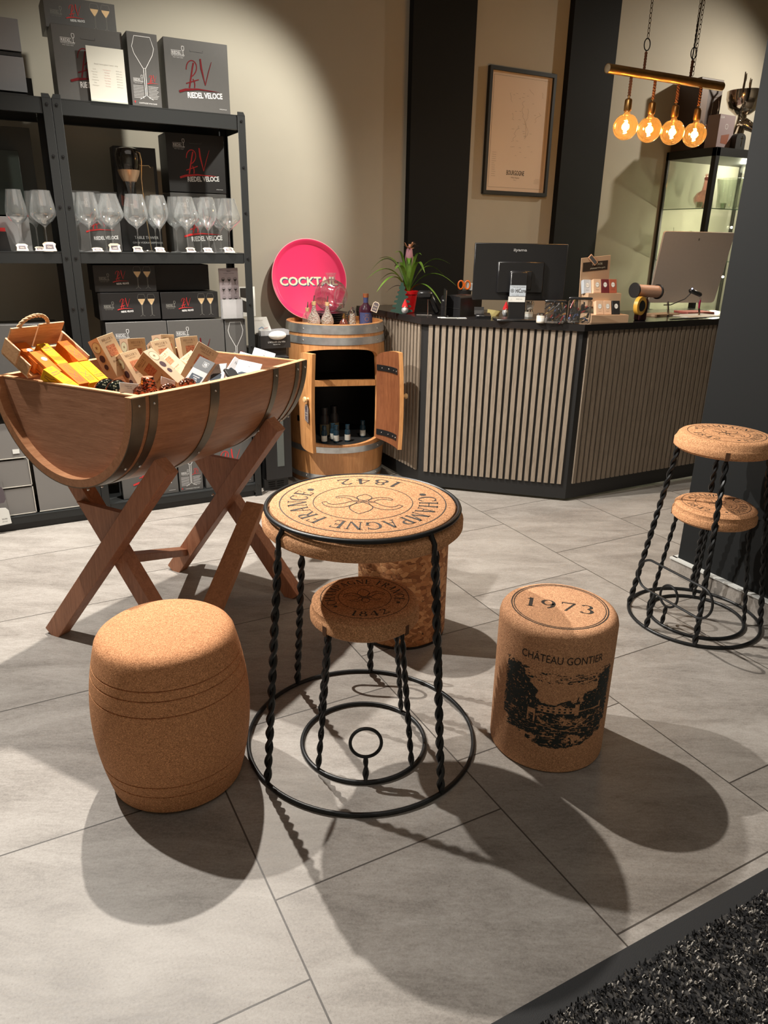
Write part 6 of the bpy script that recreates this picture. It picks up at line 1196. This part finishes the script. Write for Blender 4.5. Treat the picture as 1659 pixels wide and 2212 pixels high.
m = MB(); m.box((-0.075, 0.078, 0.322), (0.062, 0.005, 0.026), (0, 0.75, 0), bev=.001); pt = m.build('wooden_peg', th, plain('peach_wood', (0.66, 0.36, 0.20), 0.6)); m = MB(); m.box((-0.075, 0.0748, 0.322), (0.052, 0.001, 0.017), (0, 0.75, 0)); m.build('chalk_panel', pt, 'carton')
def gum(lab, x, y, z, col, tilt=-0.28, oval=True):
    g = thing('gum_box', lab, 'sweets box', (0, 0, 0), 0, 'little wine gum boxes on the display'); MW = Matrix.Translation((3.035, 3.095, CT)) @ Matrix.Rotation(math.radians(-14), 4, 'Z') @ Matrix.Translation((x, y, z)); g.location = MW.translation; g.rotation_euler = (tilt, 0, math.radians(-14))
    m = MB(); m.box((0, 0.014, 0.037), (0.046, 0.028, 0.074), bev=.001); b = m.build('carton_body', g, col); m = MB().mat('paper'); fn = lambda a, c: Vector((a, -0.0006, c)); m.add([fn(0.0115*math.cos(2*PI*i/24), 0.044+0.014*math.sin(2*PI*i/24)) for i in range(24)], [tuple(range(24))]); m.mat('ink'); f2 = lambda a, c: Vector((a, -0.001, c)); ribbon(m, [(0.0105*math.cos(2*PI*i/24), 0.044+0.013*math.sin(2*PI*i/24)) for i in range(24)], .0006, f2, True); put_text(m, 'Vinoos', .004, fn=lambda a, c: f2(a, c+.043)); put_text(m, 'Wine gums', .003, fn=lambda a, c: fn(a, c+.016)); m.build('printing', b, fix=False)
rose = plain('peach_carton', (0.66, 0.44, 0.29), 0.5); wine_c = plain('burgundy_carton', (0.13, 0.02, 0.025), 0.45); terr = plain('terracotta_carton', (0.34, 0.09, 0.05), 0.5)
gum('peach gum box, left of three in the upper row', -0.052, 0.030, 0.152, rose); gum('burgundy gum box in the middle of the upper row', -0.004, 0.030, 0.152, wine_c); gum('terracotta gum box, right of three in the upper row', 0.044, 0.030, 0.152, terr)
gum('peach gum box, left in the lower row', -0.055, -0.028, 0.042, rose); gum('peach gum box, middle of the lower row', -0.007, -0.028, 0.042, rose); gum('black gum box, right in the lower row', 0.045, -0.028, 0.042, MATS['carton_black'])
gum('white edged gum box behind the left one in the upper row', -0.100, 0.052, 0.148, plain('pale_blue_carton', (0.50, 0.54, 0.58), 0.5))
# ribbon spool and tape roll on a dispenser post
th = thing('ribbon_dispenser', 'dispenser with a large pink ribbon spool and a yellow tape roll', 'ribbon dispenser', (3.285, 3.085, CT)); m = MB(); m.box((0, 0.0, 0.06), (0.055, 0.05, 0.12), bev=.006); m.build('post', th, plain('dark_plum_plastic', (0.05, 0.012, 0.015), 0.4)); m = MB(); m.cyl((-0.065, 0.0, 0.165), (0.11, 0.0, 0.155), 0.033, n=32); m.build('ribbon_roll', th, plain('peach_ribbon', (0.62, 0.38, 0.27), 0.5, var=.15, scale=200))
for x0, z_ in ((-0.073, 0.1655), (0.108, 0.1552)): m = MB(); m.cyl((x0, 0, z_), (x0+0.008, 0, z_), 0.041, n=32); m.build('spool_flange', th, 'black')
m = MB(); m.lathe([(0.030, -0.012), (0.050, -0.012), (0.050, 0.012), (0.030, 0.012), (0.030, -0.012)], 40, (-0.060, -0.045, 0.085), Matrix.Rotation(math.radians(90), 3, 'X') @ Matrix.Rotation(0.25, 3, 'Y')); m.build('tape_roll', th, plain('yellow_tape', (0.66, 0.36, 0.05), 0.35)); m = MB(); m.cyl((-0.060, -0.056, 0.085), (-0.060, -0.033, 0.085), 0.030, n=28); m.build('tape_core', th, 'black')
m = MB(); m.tube([(0.115, 0, 0.155), (0.14, -0.01, 0.17), (0.165, -0.015, 0.16), (0.15, -0.01, 0.14), (0.12, 0, 0.15)], 0.0012, 5); m.build('loose_ribbon', th, kd)
# silver all-in-one computer seen from behind, tilted
th = thing('silver_computer', 'silver flat computer screen seen from behind beside the glass cabinet', 'computer', (3.745, 3.175, 1.283), (0.215, 0.0, -0.28)); m = MB(); o = []
W2, H2 = 0.232, 0.205
for cx_, cz_, a0 in ((W2-.02, H2-.012, 0), (-W2+.012, H2-.012, 90), (-W2+.03, -H2+.02, 180), (W2-.03, -H2+.02, 270)):
    r = 0.02 if cz_ < 0 else 0.012
    for k in range(5): a = math.radians(a0+22.5*k); o.append((cx_+r*math.cos(a), cz_+r*math.sin(a)))
m.prism(o, 0, 0.014, MMv); m.build('rear_shell', th, plain('silver_aluminium', (0.50, 0.43, 0.37), 0.5, 0.1, var=.04)); m = MB(); m.box((0.0, -0.0006, 0.165), (0.004, 0.001, 0.012)); m.build('lock_slot', th, 'black')
for x_ in (-0.09, 0.12): m = MB(); m.tube([(x_, 0.004, -0.20), (x_, -0.03, -0.255), (x_-.01, -0.05, -0.268)], 0.006, 8); m.build('stand_leg', th, 'chrome')
th = thing('barcode_reader', 'small black handheld reader on a cable in front of the silver screen', 'scanner', (3.600, 2.995, CT+0.152), (0, 0.35, -0.3)); m = MB(); m.box((0.0, 0, 0), (0.085, 0.028, 0.024), bev=.008); m.build('reader_body', th, 'blackgloss'); m = MB(); m.tube([(-0.02, 0.01, -0.012), (-0.035, 0.014, -0.05), (-0.10, 0.02, -0.11), (-0.14, 0.02, -0.125)], 0.003, 6); m.build('cable', th, 'black'); m = MB(); m.sphere((-0.036, -0.010, 0.011), 0.004, 8, 6); m.build('led', th, emit('blue_led', (0.5, 0.6, 1.0), 6))
th = thing('key_tag', 'pink key tag hanging beneath the handheld reader', 'key tag', (3.645, 2.99, CT+0.06), 0); m = MB(); m.box((0, 0, 0.028), (0.013, 0.005, 0.048), bev=.002); m.build('tag_body', th, plain('magenta_plastic', (0.50, 0.02, 0.10), 0.3)); m = MB(); m.tube([(0.006*math.cos(a), 0, 0.058+0.006*math.sin(a)) for a in [2*PI*i/16 for i in range(16)]], 0.001, 5, True); m.build('ring', th, 'chrome')
for lab, c, s_, mt, rz in (('white sheets of paper at the right end of the counter', (3.86, 3.17), (0.30, 0.17, 0.004), 'paper', .05), ('brown envelope under the silver screen', (3.66, 3.27), (0.22, 0.10, 0.012), 'brown_env', .1), ('pink and red patterned paper behind the silver screen', (4.02, 3.33), (0.20, 0.14, 0.010), 'pinkp', -.2), ('thin black ruler lying on the counter by the papers', (3.66, 3.065), (0.30, 0.02, 0.004), 'black', .03)):
    mt_ = plain('brown_cardboard', (0.40, 0.28, 0.18), 0.8) if mt == 'brown_env' else plain('pink_paper', (0.70, 0.22, 0.20), 0.7, var=.5, scale=25) if mt == 'pinkp' else mt
    m = MB(); m.box((0, 0, s_[2]/2), s_); o = m.build('paper_pile' if mt != 'black' else 'ruler', None, mt_); o.location = (c[0], c[1], CT); o.rotation_euler = (0, 0, rz); tag(o, lab, 'ruler' if mt == 'black' else 'paper')

# ================================================================== POSTER
pf = thing('framed_poster', 'black framed pale BOURGOGNE wine map poster on the wall', 'poster', (3.362, WY-0.001, 2.095)); PW, PH = 0.545, 0.755
m = MB()
for q in (-1, 1): m.box((q*(PW/2-0.011), -0.014, 0), (0.022, 0.028, PH)); m.box((0, -0.014, q*(PH/2-0.011)), (PW-0.044, 0.028, 0.022))
m.build('frame', pf, 'shelf'); m = MB(); m.box((0, -0.008, 0), (PW-0.03, 0.004, PH-0.03)); b = m.build('print_sheet', pf, plain('pale_pink_paper', (0.66, 0.52, 0.40), 0.5))
m = MB(); fn = lambda x, z: Vector((x, -0.0105, z)); m.mat(plain('map_print', (0.10, 0.08, 0.06), 0.7)); ribbon(m, [(-PW/2+.045, -PH/2+.045), (PW/2-.045, -PH/2+.045), (PW/2-.045, PH/2-.045), (-PW/2+.045, PH/2-.045)], .0018, fn, True)
rnd = random.Random(4); thin = plain('thin_map_line', (0.22, 0.17, 0.12), 0.7); m.mat(thin)
for (x0, z0, n_, sx_, sz_) in ((0.03, 0.20, 26, .012, -.019), (0.06, 0.16, 22, .008, -.017), (0.0, 0.05, 18, .012, -.014), (0.16, 0.14, 9, -.014, -.012), (-0.09, 0.24, 8, .006, -.012), (0.17, 0.26, 7, .006, -.012), (0.06, 0.27, 6, .01, -.01), (-0.05, 0.08, 8, .013, .012)):
    p = [(x0, z0)]
    for i in range(n_): p.append((p[-1][0]+(rnd.random()-.5)*2.2*sx_, p[-1][1]+sz_*rnd.random()))
    ribbon(m, p, .0012, fn)
for k in range(26): x, z = (rnd.random()-.5)*.2+.02, rnd.random()*.42-.14; ribbon(m, [(x, z), (x+.012+.01*rnd.random(), z)], .0012, fn)
for r_ in range(12): ribbon(m, [(-PW/2+.065, -.12-.013*r_), (-PW/2+.065+.035*(.5+rnd.random()*.5), -.12-.013*r_)], .0012, fn)
for r_ in range(4): ribbon(m, [(PW/2-.065, -.27-.009*r_), (PW/2-.10-.02*rnd.random(), -.27-.009*r_)], .0012, fn)
m.mat('ink'); put_text(m, 'BOURGOGNE', 0.030, fn=lambda x, y: fn(x-.005, y-.252), width=0.15, bold=.012); m.mat(thin); put_text(m, 'Wine Region', .010, fn=lambda x, y: fn(x-.005, y-.272), italic=.3); put_text(m, 'France', .006, fn=lambda x, y: fn(x-.005, y-.285)); m.build('printing', b, fix=False)

# ================================================================== PENDANT LAMP OVER THE COUNTER
PY = 3.11
pl = thing('pendant_lamp', 'brass bar pendant lamp with four round filament bulbs on chains', 'lamp', (3.276, PY, 2.215))
brass = plain('aged_brass', (0.36, 0.20, 0.07), 0.36, 0.9, var=.3, scale=30); rope = plain('brown_cord', (0.22, 0.085, 0.04), 0.8)
m = MB(); m.cyl((-0.412, 0, 0), (0.412, 0, 0), 0.0215, n=28); m.build('bar', pl, brass)
m = MB(); m.lathe([(0, 0), (0.016, 0.001), (0.021, 0.004), (0.0215, 0.006)], 24, (-0.415, 0, 0), Matrix.Rotation(math.radians(90), 3, 'Y')); m.build('end_cap', pl, plain('pale_brass_end', (0.50, 0.42, 0.30), 0.5, 0.6))
bulbg = glassy('amber_bulb_glass', (1.0, 0.82, 0.50), 0.02, alpha=0.34, haze=0.03, glow=(1.0, 0.62, 0.22)); fil = emit('filament', (1.0, 0.52, 0.18), 110)
for i, x in enumerate((-0.249, -0.082, 0.088, 0.257)):
    m = MB()
    for ph in (0, PI): m.tube([(x+0.0038*math.cos(ph+k*0.55), 0.0038*math.sin(ph+k*0.55), -0.018-k*0.0022) for k in range(40)], 0.0048, 6)
    m.build('cord', pl, rope)
    m = MB(); m.lathe([(0.004, 0.0), (0.006, -0.016), (0.015, -0.020), (0.018, -0.026), (0.0185, -0.070), (0.017, -0.074)], 28, (x, 0, -0.098)); m.build('socket', pl, brass)
    bp = [(0.014, -0.165), (0.0145, -0.178), (0.018, -0.190), (0.036, -0.205)]
    for k in range(13): a = math.radians(52-142*k/12); bp.append((0.0625*math.cos(a) if k < 12 else 0, -0.2415-0.0+0.0625*math.sin(a)))
    bp = [(0.014, -0.165), (0.0145, -0.180), (0.020, -0.190)]+[(0.0615*math.cos(math.radians(a)) if a > -89 else 0, -0.243+0.0615*math.sin(math.radians(a))) for a in range(58, -91, -8)]+[(0, -0.3045)]
    m = MB(); m.lathe(bp, 40, (x, 0, 0)); b = m.build('bulb', pl, bulbg, fix=False)
    m = MB(); m.tube([(x+(0.0075+0.002*math.sin(k*.3))*math.cos(k*0.62), (0.0075)*math.sin(k*0.62), -0.212-k*0.00082) for k in range(78)], 0.0015, 5); m.build('filament', b, fil)
    m = MB(); m.lathe([(0.007, -0.168), (0.006, -0.195), (0.003, -0.208), (0.002, -0.214)], 12, (x, 0, 0)); m.build('glass_stem', b, 'glass', fix=False)
    d = bpy.data.lights.new('bulb_glow', 'POINT'); d.energy = 3.2; d.color = (1.0, 0.60, 0.27); d.shadow_soft_size = 0.02; lo = bpy.data.objects.new('bulb_glow', d); COL.objects.link(lo); lo.location = (3.276+x, PY, 2.215-0.243)
def chain(x, y, z0, z1, drift=0.0):
    m = MB(); n = int((z1-z0)/0.021)
    for k in range(n):
        zc = z0+(k+.5)*0.021; al = k % 2; pts = []
        for j in range(12):
            a = 2*PI*j/12; u, v = 0.0062*math.cos(a), 0.0125*math.sin(a); pts.append((x+drift*(zc-z0)+(u if al else 0), y+(0 if al else u), zc+v))
        m.tube(pts, 0.0016, 4, True)
    return m
for x in (-0.169, 0.164):
    m = MB()
    for ph in (0, PI): m.tube([(x+0.003*math.cos(ph+k*0.6), 0.003*math.sin(ph+k*0.6), 0.018+k*0.0024) for k in range(34)], 0.0045, 6)
    m.build('cord_loop', pl, rope); m = MB(); m.tube([(x+0.020*math.cos(a), 0, 0.128+0.026*math.sin(a)) for a in [2*PI*i/30 for i in range(30)]], 0.0026, 8, True); m.build('hanging_ring', pl, 'iron')
    chain(x, 0, 0.156, 0.985, -0.01).build('chain', pl, plain('bronze_chain', (0.16, 0.11, 0.06), 0.4, .9))
chain(0.190, 0.01, 0.03, 0.985, 0.02).build('chain', pl, plain('bronze_chain', (0.16, 0.11, 0.06), 0.4, .9))
m = MB(); m.tube([(0.164, 0.004, 0.10), (0.168, 0.004, 0.25), (0.185, 0.006, 0.5), (0.19, 0.006, 0.985)], 0.0035, 6); m.build('power_cable', pl, 'black')

# ================================================================== GLASS CABINET IN THE CORNER
VX0, VX1, VY0, VY1, VH = 4.785, 5.65, 3.990, WY-0.004, 2.073
gc = thing('glass_cabinet', 'tall black framed glass display cabinet in the far right corner', 'display cabinet', ((VX0+VX1)/2, (VY0+VY1)/2, 0)); hx, hy = (VX1-VX0)/2, (VY1-VY0)/2
for sx in (-1, 1):
    for sy in (-1, 1):
        w_ = 0.040 if sy < 0 else 0.022; m = MB(); m.box((sx*(hx-w_/2), sy*(hy-w_/2), VH/2), (w_, w_, VH), bev=.002); m.build('post', gc, 'shelf')
m = MB(); m.box((0, 0, VH-0.028), (2*hx, 2*hy, 0.056)); m.build('top_panel', gc, 'shelf'); m = MB(); m.box((0, 0, 0.06), (2*hx, 2*hy, 0.12)); m.build('plinth', gc, 'shelf')
pane = glassy('cabinet_glass', (0.93, 0.97, 0.93), 0.0, alpha=0.25)
m = MB(); m.box((-hx+0.008, 0, 1.07), (0.004, 2*hy-0.06, 1.9)); m.build('side_pane', gc, pane, fix=False); m = MB(); m.box((0.0, -hy+0.008, 1.07), (2*hx-0.08, 0.004, 1.9)); m.build('door_pane', gc, pane, fix=False)
edge = plain('green_glass_edge', (0.05, 0.10, 0.07), 0.1)
for z in (1.672, 1.30, 0.92, 0.54): m = MB(); m.box((0, 0.0, z-0.003), (2*hx-0.03, 2*hy-0.03, 0.006)); s_ = m.build('glass_shelf', gc, pane, fix=False); m = MB(); m.box((0, -hy+0.0155, z-0.003), (2*hx-0.035, 0.001, 0.006)); m.box((-hx+0.0155, 0, z-0.003), (0.001, 2*hy-0.035, 0.006)); m.build('shelf_edge', s_, edge)
ledm = emit('led_lamp', (1.0, 0.86, 0.58), 260)
for q, (x, z) in enumerate(((5.135, 1.545), (5.132, 1.185))):
    th = MB(); th.mat(ledm); th.sphere((x-(VX0+VX1)/2, -hy+0.045, z), 0.008, 12, 8); th.build('led_lamp', gc)
    d = bpy.data.lights.new('led_glow', 'POINT'); d.energy = 7; d.color = (1.0, 0.90, 0.66); d.shadow_soft_size = 0.012; lo = bpy.data.objects.new('led_glow', d); COL.objects.link(lo); lo.location = (x, VY0+0.065, z)
d = bpy.data.lights.new('led_glow', 'POINT'); d.energy = 8; d.color = (1.0, 0.93, 0.72); d.shadow_soft_size = 0.03; lo = bpy.data.objects.new('led_glow', d); COL.objects.link(lo); lo.location = (5.45, 4.25, 1.98)
th = thing('clip_lamp', 'tiny chrome cone lamp on the left post inside the glass cabinet', 'lamp', (4.815, 4.30, 1.44)); m = MB(); m.lathe([(0.006, 0.03), (0.010, 0.02), (0.020, 0), (0.019, -0.001)], 20, (0, 0, 0), Matrix.Rotation(0.5, 3, 'Y')); m.build('shade', th, 'chrome'); m = MB(); m.tube([(0.008, 0, 0.03), (0, 0, 0.06), (-0.005, 0, 0.10)], 0.002, 6); m.build('stem', th, 'chrome')
pinkg = glassy('pink_glass', (0.95, 0.62, 0.60), 0.02, alpha=0.5); cg = glassy('thick_glass', (0.93, 0.96, 0.92), 0.02, alpha=0.55)
th = thing('decanter', 'pink tinted glass decanter with a tall neck on the top cabinet shelf', 'decanter', (4.960, 4.20, 1.673), (0, 0.12, 0)); m = MB(); m.lathe([(0, 0.005), (0.030, 0.006), (0.066, 0.045), (0.072, 0.072), (0.058, 0.105), (0.026, 0.130), (0.021, 0.16), (0.022, 0.235), (0.026, 0.245)], 36); m.build('vessel', th, pinkg, fix=False); m = MB(); m.lathe([(0.0235, 0.205), (0.0235, 0.222)], 24); m.build('neck_band', th, 'red')
th = thing('glass_vase', 'large flared clear glass vase at the right on the top cabinet shelf', 'vase', (5.26, 4.20, 1.673)); m = MB(); m.lathe([(0, 0.004), (0.085, 0.004), (0.090, 0.02), (0.092, 0.12), (0.110, 0.225), (0.107, 0.226), (0.088, 0.12), (0.086, 0.02), (0, 0.016)], 44); m.build('vessel', th, cg, fix=False)
for lab, x, y, z, s in (('narrow glass carafe behind the flared vase', 5.16, 4.33, 1.673, 1.0), ('small clear carafe with a stopper above the silver screen', 4.935, 4.24, 1.303, .8), ('little round glass decanter right of the small carafe', 5.07, 4.22, 1.303, .7)):
    th = thing('glass_carafe', lab, 'carafe', (x, y, z), 0, 'glassware in the corner cabinet'); m = MB(); m.lathe([(r*s, z_*s) for r, z_ in [(0, 0.004), (0.05, 0.004), (0.055, 0.03), (0.045, 0.10), (0.018, 0.15), (0.016, 0.22), (0.024, 0.24)]], 32); m.build('vessel', th, cg, fix=False); m = MB(); m.sphere((0, 0, 0.25*s), 0.02*s, 16, 10); m.build('stopper', th, cg, fix=False)
for k, wh in enumerate(('nearest the left post', 'second from the left', 'just left of the decanter', 'behind the decanter', 'between decanter and vase', 'behind the flared vase')):
    th = thing('tumbler', 'short clear tumbler on the top cabinet shelf, '+wh, 'tumbler', (4.84+0.055*k+(0.04 if k > 2 else 0), 4.12+0.05*((k*5) % 4), 1.673), 0, 'tumblers on the top cabinet shelf'); m = MB(); m.lathe([(0, 0.004), (0.020, 0.004), (0.025, 0.045), (0.023, 0.045), (0.018, 0.008), (0, 0.008)], 20); m.build('vessel', th, cg, fix=False)
# on top of the cabinet
th = thing('gift_box', 'tall dark brown box with a wrapped bottle picture on the glass cabinet', 'box', (4.905, 4.22, VH+.001)); m = MB(); m.box((0, 0.10, 0.235), (0.235, 0.2, 0.47), bev=.002); b = m.build('carton_body', th, plain('dark_brown_carton', (0.05, 0.030, 0.024), 0.45)); m = MB(); m.mat(plain('brown_photo', (0.12, 0.07, 0.045), .5)); fn = lambda x, z: Vector((x, -0.0006, z)); m.add([fn(-.10, .05), fn(-.03, .05), fn(-.03, .42), fn(-.10, .42)], [(0, 1, 2, 3)]); m.mat('chrome'); ribbon(m, [(.03, .24), (.035, .35), (.085, .36), (.10, .30), (.09, .20), (.05, .19)], .006, fn, True); m.mat(plain('pink_print', (0.62, 0.40, 0.37), 0.8)); m.add([fn(-.01, .14), fn(.05, .13), fn(.05, .165), fn(-.01, .175)], [(0, 1, 2, 3)]); m.build('printing', b, fix=False)
th = thing('gift_box', 'mauve product box showing a brown glass on the glass cabinet', 'box', (4.930, 4.06, VH+.001), 0.06); m = MB(); m.box((0, 0.05, 0.110), (0.175, 0.10, 0.220), bev=.001); b = m.build('carton_body', th, plain('mauve_carton', (0.26, 0.20, 0.205), 0.5)); m = MB(); fn = lambda x, z: Vector((x, -0.0006, z)); m.mat(plain('rust_photo', (0.22, 0.07, 0.035), .5)); m.add([fn(-.045, .035), fn(.03, .03), fn(.045, .10), fn(-.045, .085)], [(0, 1, 2, 3)]); m.mat('white'); put_text(m, 'L:S:A', .015, fn=lambda x, y: fn(x-.06, y+.195)); ribbon(m, circ(.016, 20, 0.0, .145), .002, fn, True); m.mat('paper'); m.add([Vector((0.0881, 0, 0)), Vector((0.0881, .1, 0)), Vector((0.0881, .1, .22)), Vector((0.0881, 0, .22))], [(0, 1, 2, 3)]); m.build('printing', b, fix=False)
th = thing('black_casket', 'small black arched box with a silver cross on the glass cabinet', 'box', (5.050, 4.015, VH+.001)); o = [(-0.05, 0), (0.05, 0), (0.05, 0.075)]+[(0.05*math.cos(a), 0.075+0.032*math.sin(a)) for a in [PI*i/10 for i in range(1, 10)]]+[(-0.05, 0.075)]; m = MB(); m.prism(o, -0.0, 0.06, Matrix(((1, 0, 0, 0), (0, 0, 1, 0), (0, 1, 0, 0), (0, 0, 0, 1)))); b = m.build('box_body', th, 'black'); m = MB().mat('chrome'); m.box((0.01, -0.001, 0.055), (0.004, 0.002, 0.07)); m.box((0.01, -0.001, 0.075), (0.026, 0.002, 0.004)); m.build('cross', b, fix=False)
sil = plain('polished_nickel', (0.62, 0.52, 0.42), 0.12, 1.0)
th = thing('deer_cooler', 'polished wine cooler bowl carried by a silver stag head with antlers', 'wine cooler', (5.175, 4.14, VH+.014), 0.5)
m = MB(); m.lathe([(0, 0.23), (0.05, 0.235), (0.105, 0.28), (0.128, 0.34), (0.130, 0.39), (0.126, 0.39), (0.122, 0.34), (0.10, 0.285), (0, 0.245)], 48); m.build('bowl', th, sil)
me_v = [(0, 0, 0.02), (0, 0, 0.10), (0.0, -0.01, 0.16), (0.0, 0.0, 0.235), (0, -0.05, 0.185), (0, -0.095, 0.165), (0, -0.12, 0.15)]
m = MB(); m.tube([(0, 0.03, 0.0), (0, 0.025, 0.06), (0, 0.01, 0.12), (0, 0, 0.18), (0, 0, 0.24)], 0.03, 18, rad=[0.070, 0.055, 0.042, 0.036, 0.03]); m.tube([(0, 0.02, 0.17), (0, -0.03, 0.175), (0, -0.075, 0.150), (0, -0.105, 0.128), (0, -0.118, 0.118)], 0.03, 16, rad=[0.036, 0.040, 0.030, 0.021, 0.012]); m.build('stag_head', th, sil)
for q in (-1, 1):
    m = MB(); m.tube([(q*0.03, -0.01, 0.20), (q*0.075, 0.0, 0.24), (q*0.105, -0.01, 0.30), (q*0.125, 0, 0.38), (q*0.118, 0, 0.44), (q*0.145, 0, 0.49)], 0.008, 8, rad=[.012, .011, .010, .009, .008, .004]); m.tube([(q*0.118, 0, 0.43), (q*0.092, 0, 0.455), (q*0.088, 0, 0.49)], 0.006, 8, rad=[.008, .007, .003]); m.tube([(q*0.10, -.01, 0.29), (q*0.145, -.02, 0.30), (q*0.16, -.02, 0.34)], 0.006, 8, rad=[.009, .007, .003]); m.build('antler', th, sil)
    m = MB(); m.sphere((q*0.062, -0.005, 0.185), 1, 14, 8, (0.032, 0.010, 0.014)); m.build('ear', th, sil)

# ================================================================== ENTRANCE MAT
mt = thing('door_mat', 'black and grey fleck pile door mat with a rubber border, bottom right', 'mat', (1.1, 0.1, 0))
m = MB(); m.box((0, 0, 0.003), (3.2, 1.29, 0.006), bev=.002); rb_ = NT('ribbed_rubber'); rb_.base((0.012, 0.0125, 0.0135)); rb_.set(Roughness=0.8); rb_.bump(rb_.vor(rb_.obj(), 700, 'Distance'), 0.5, 0.001); b = m.build('rubber_border', mt, rb_.m)
t = NT('mat_base'); t.base(t.ramp(t.vor(t.obj(), 130), [(0.45, (0.005, 0.005, 0.006)), (0.75, (0.05, 0.047, 0.044))])); t.set(Roughness=0.95)
m = MB(); m.box((0, -0.0, 0.0075), (3.11, 1.20, 0.004)); m.build('pile_backing', mt, t.m)
rng = np.random.RandomState(11); cream = plain('cream_yarn', (0.34, 0.315, 0.28), 0.95); dark_y = plain('black_yarn', (0.007, 0.007, 0.008), 0.95)
N_ = 62000; tx = rng.rand(N_)*2.3-1.05; ty = 0.60-rng.rand(N_)**1.0*0.80; ang = rng.rand(N_)*2*PI; hh_ = 0.006+rng.rand(N_)*0.005; ln = 0.002+rng.rand(N_)*0.004; wdt = 0.0010+rng.rand(N_)*0.0007
ca, sa = np.cos(ang), np.sin(ang); V = np.zeros((N_, 6, 3)); 
for k_, (f_, zf, wf) in enumerate(((0, 0, 1.0), (0.55, 0.8, 1.1), (1.0, 1.0, 0.7))):
    cx_, cy_ = tx+ca*ln*f_, ty+sa*ln*f_
    for j_, s_ in enumerate((-1, 1)): V[:, k_*2+j_, 0] = cx_-sa*wdt*wf*s_; V[:, k_*2+j_, 1] = cy_+ca*wdt*wf*s_; V[:, k_*2+j_, 2] = 0.008+hh_*zf
base_ = np.arange(N_)[:, None]*6; F = np.concatenate([base_+np.array([[0, 1, 3, 2]]), base_+np.array([[2, 3, 5, 4]])], axis=0)
me = bpy.data.meshes.new('pile'); me.vertices.add(N_*6); me.vertices.foreach_set('co', V.reshape(-1)); nf = len(F); me.loops.add(nf*4); me.loops.foreach_set('vertex_index', F.reshape(-1).astype(np.int32)); me.polygons.add(nf); me.polygons.foreach_set('loop_start', np.arange(0, nf*4, 4, dtype=np.int32)); me.materials.append(dark_y); me.materials.append(cream)
# clumped colours: fleck clusters
cl = (np.sin(tx*95)+np.sin(ty*110+1.3)+np.sin((tx+ty)*160)+rng.randn(N_)*1.3) > 1.0
mi = np.concatenate([cl, cl]).astype(np.int32); me.polygons.foreach_set('material_index', mi); me.update(); me.validate(); o = bpy.data.objects.new('pile', me); COL.objects.link(o); o.parent = mt; o['kind'] = 'stuff'
# vinyl letter stroke on the column
m = MB(); m.box((0, 0, 0), (0.001, 0.006, 0.045)); o = m.build('vinyl_letter', None, 'white'); o.location = (2.609, 1.905, 1.905); tag(o, 'thin white vinyl letter stroke on the dark column at the right edge', 'lettering')
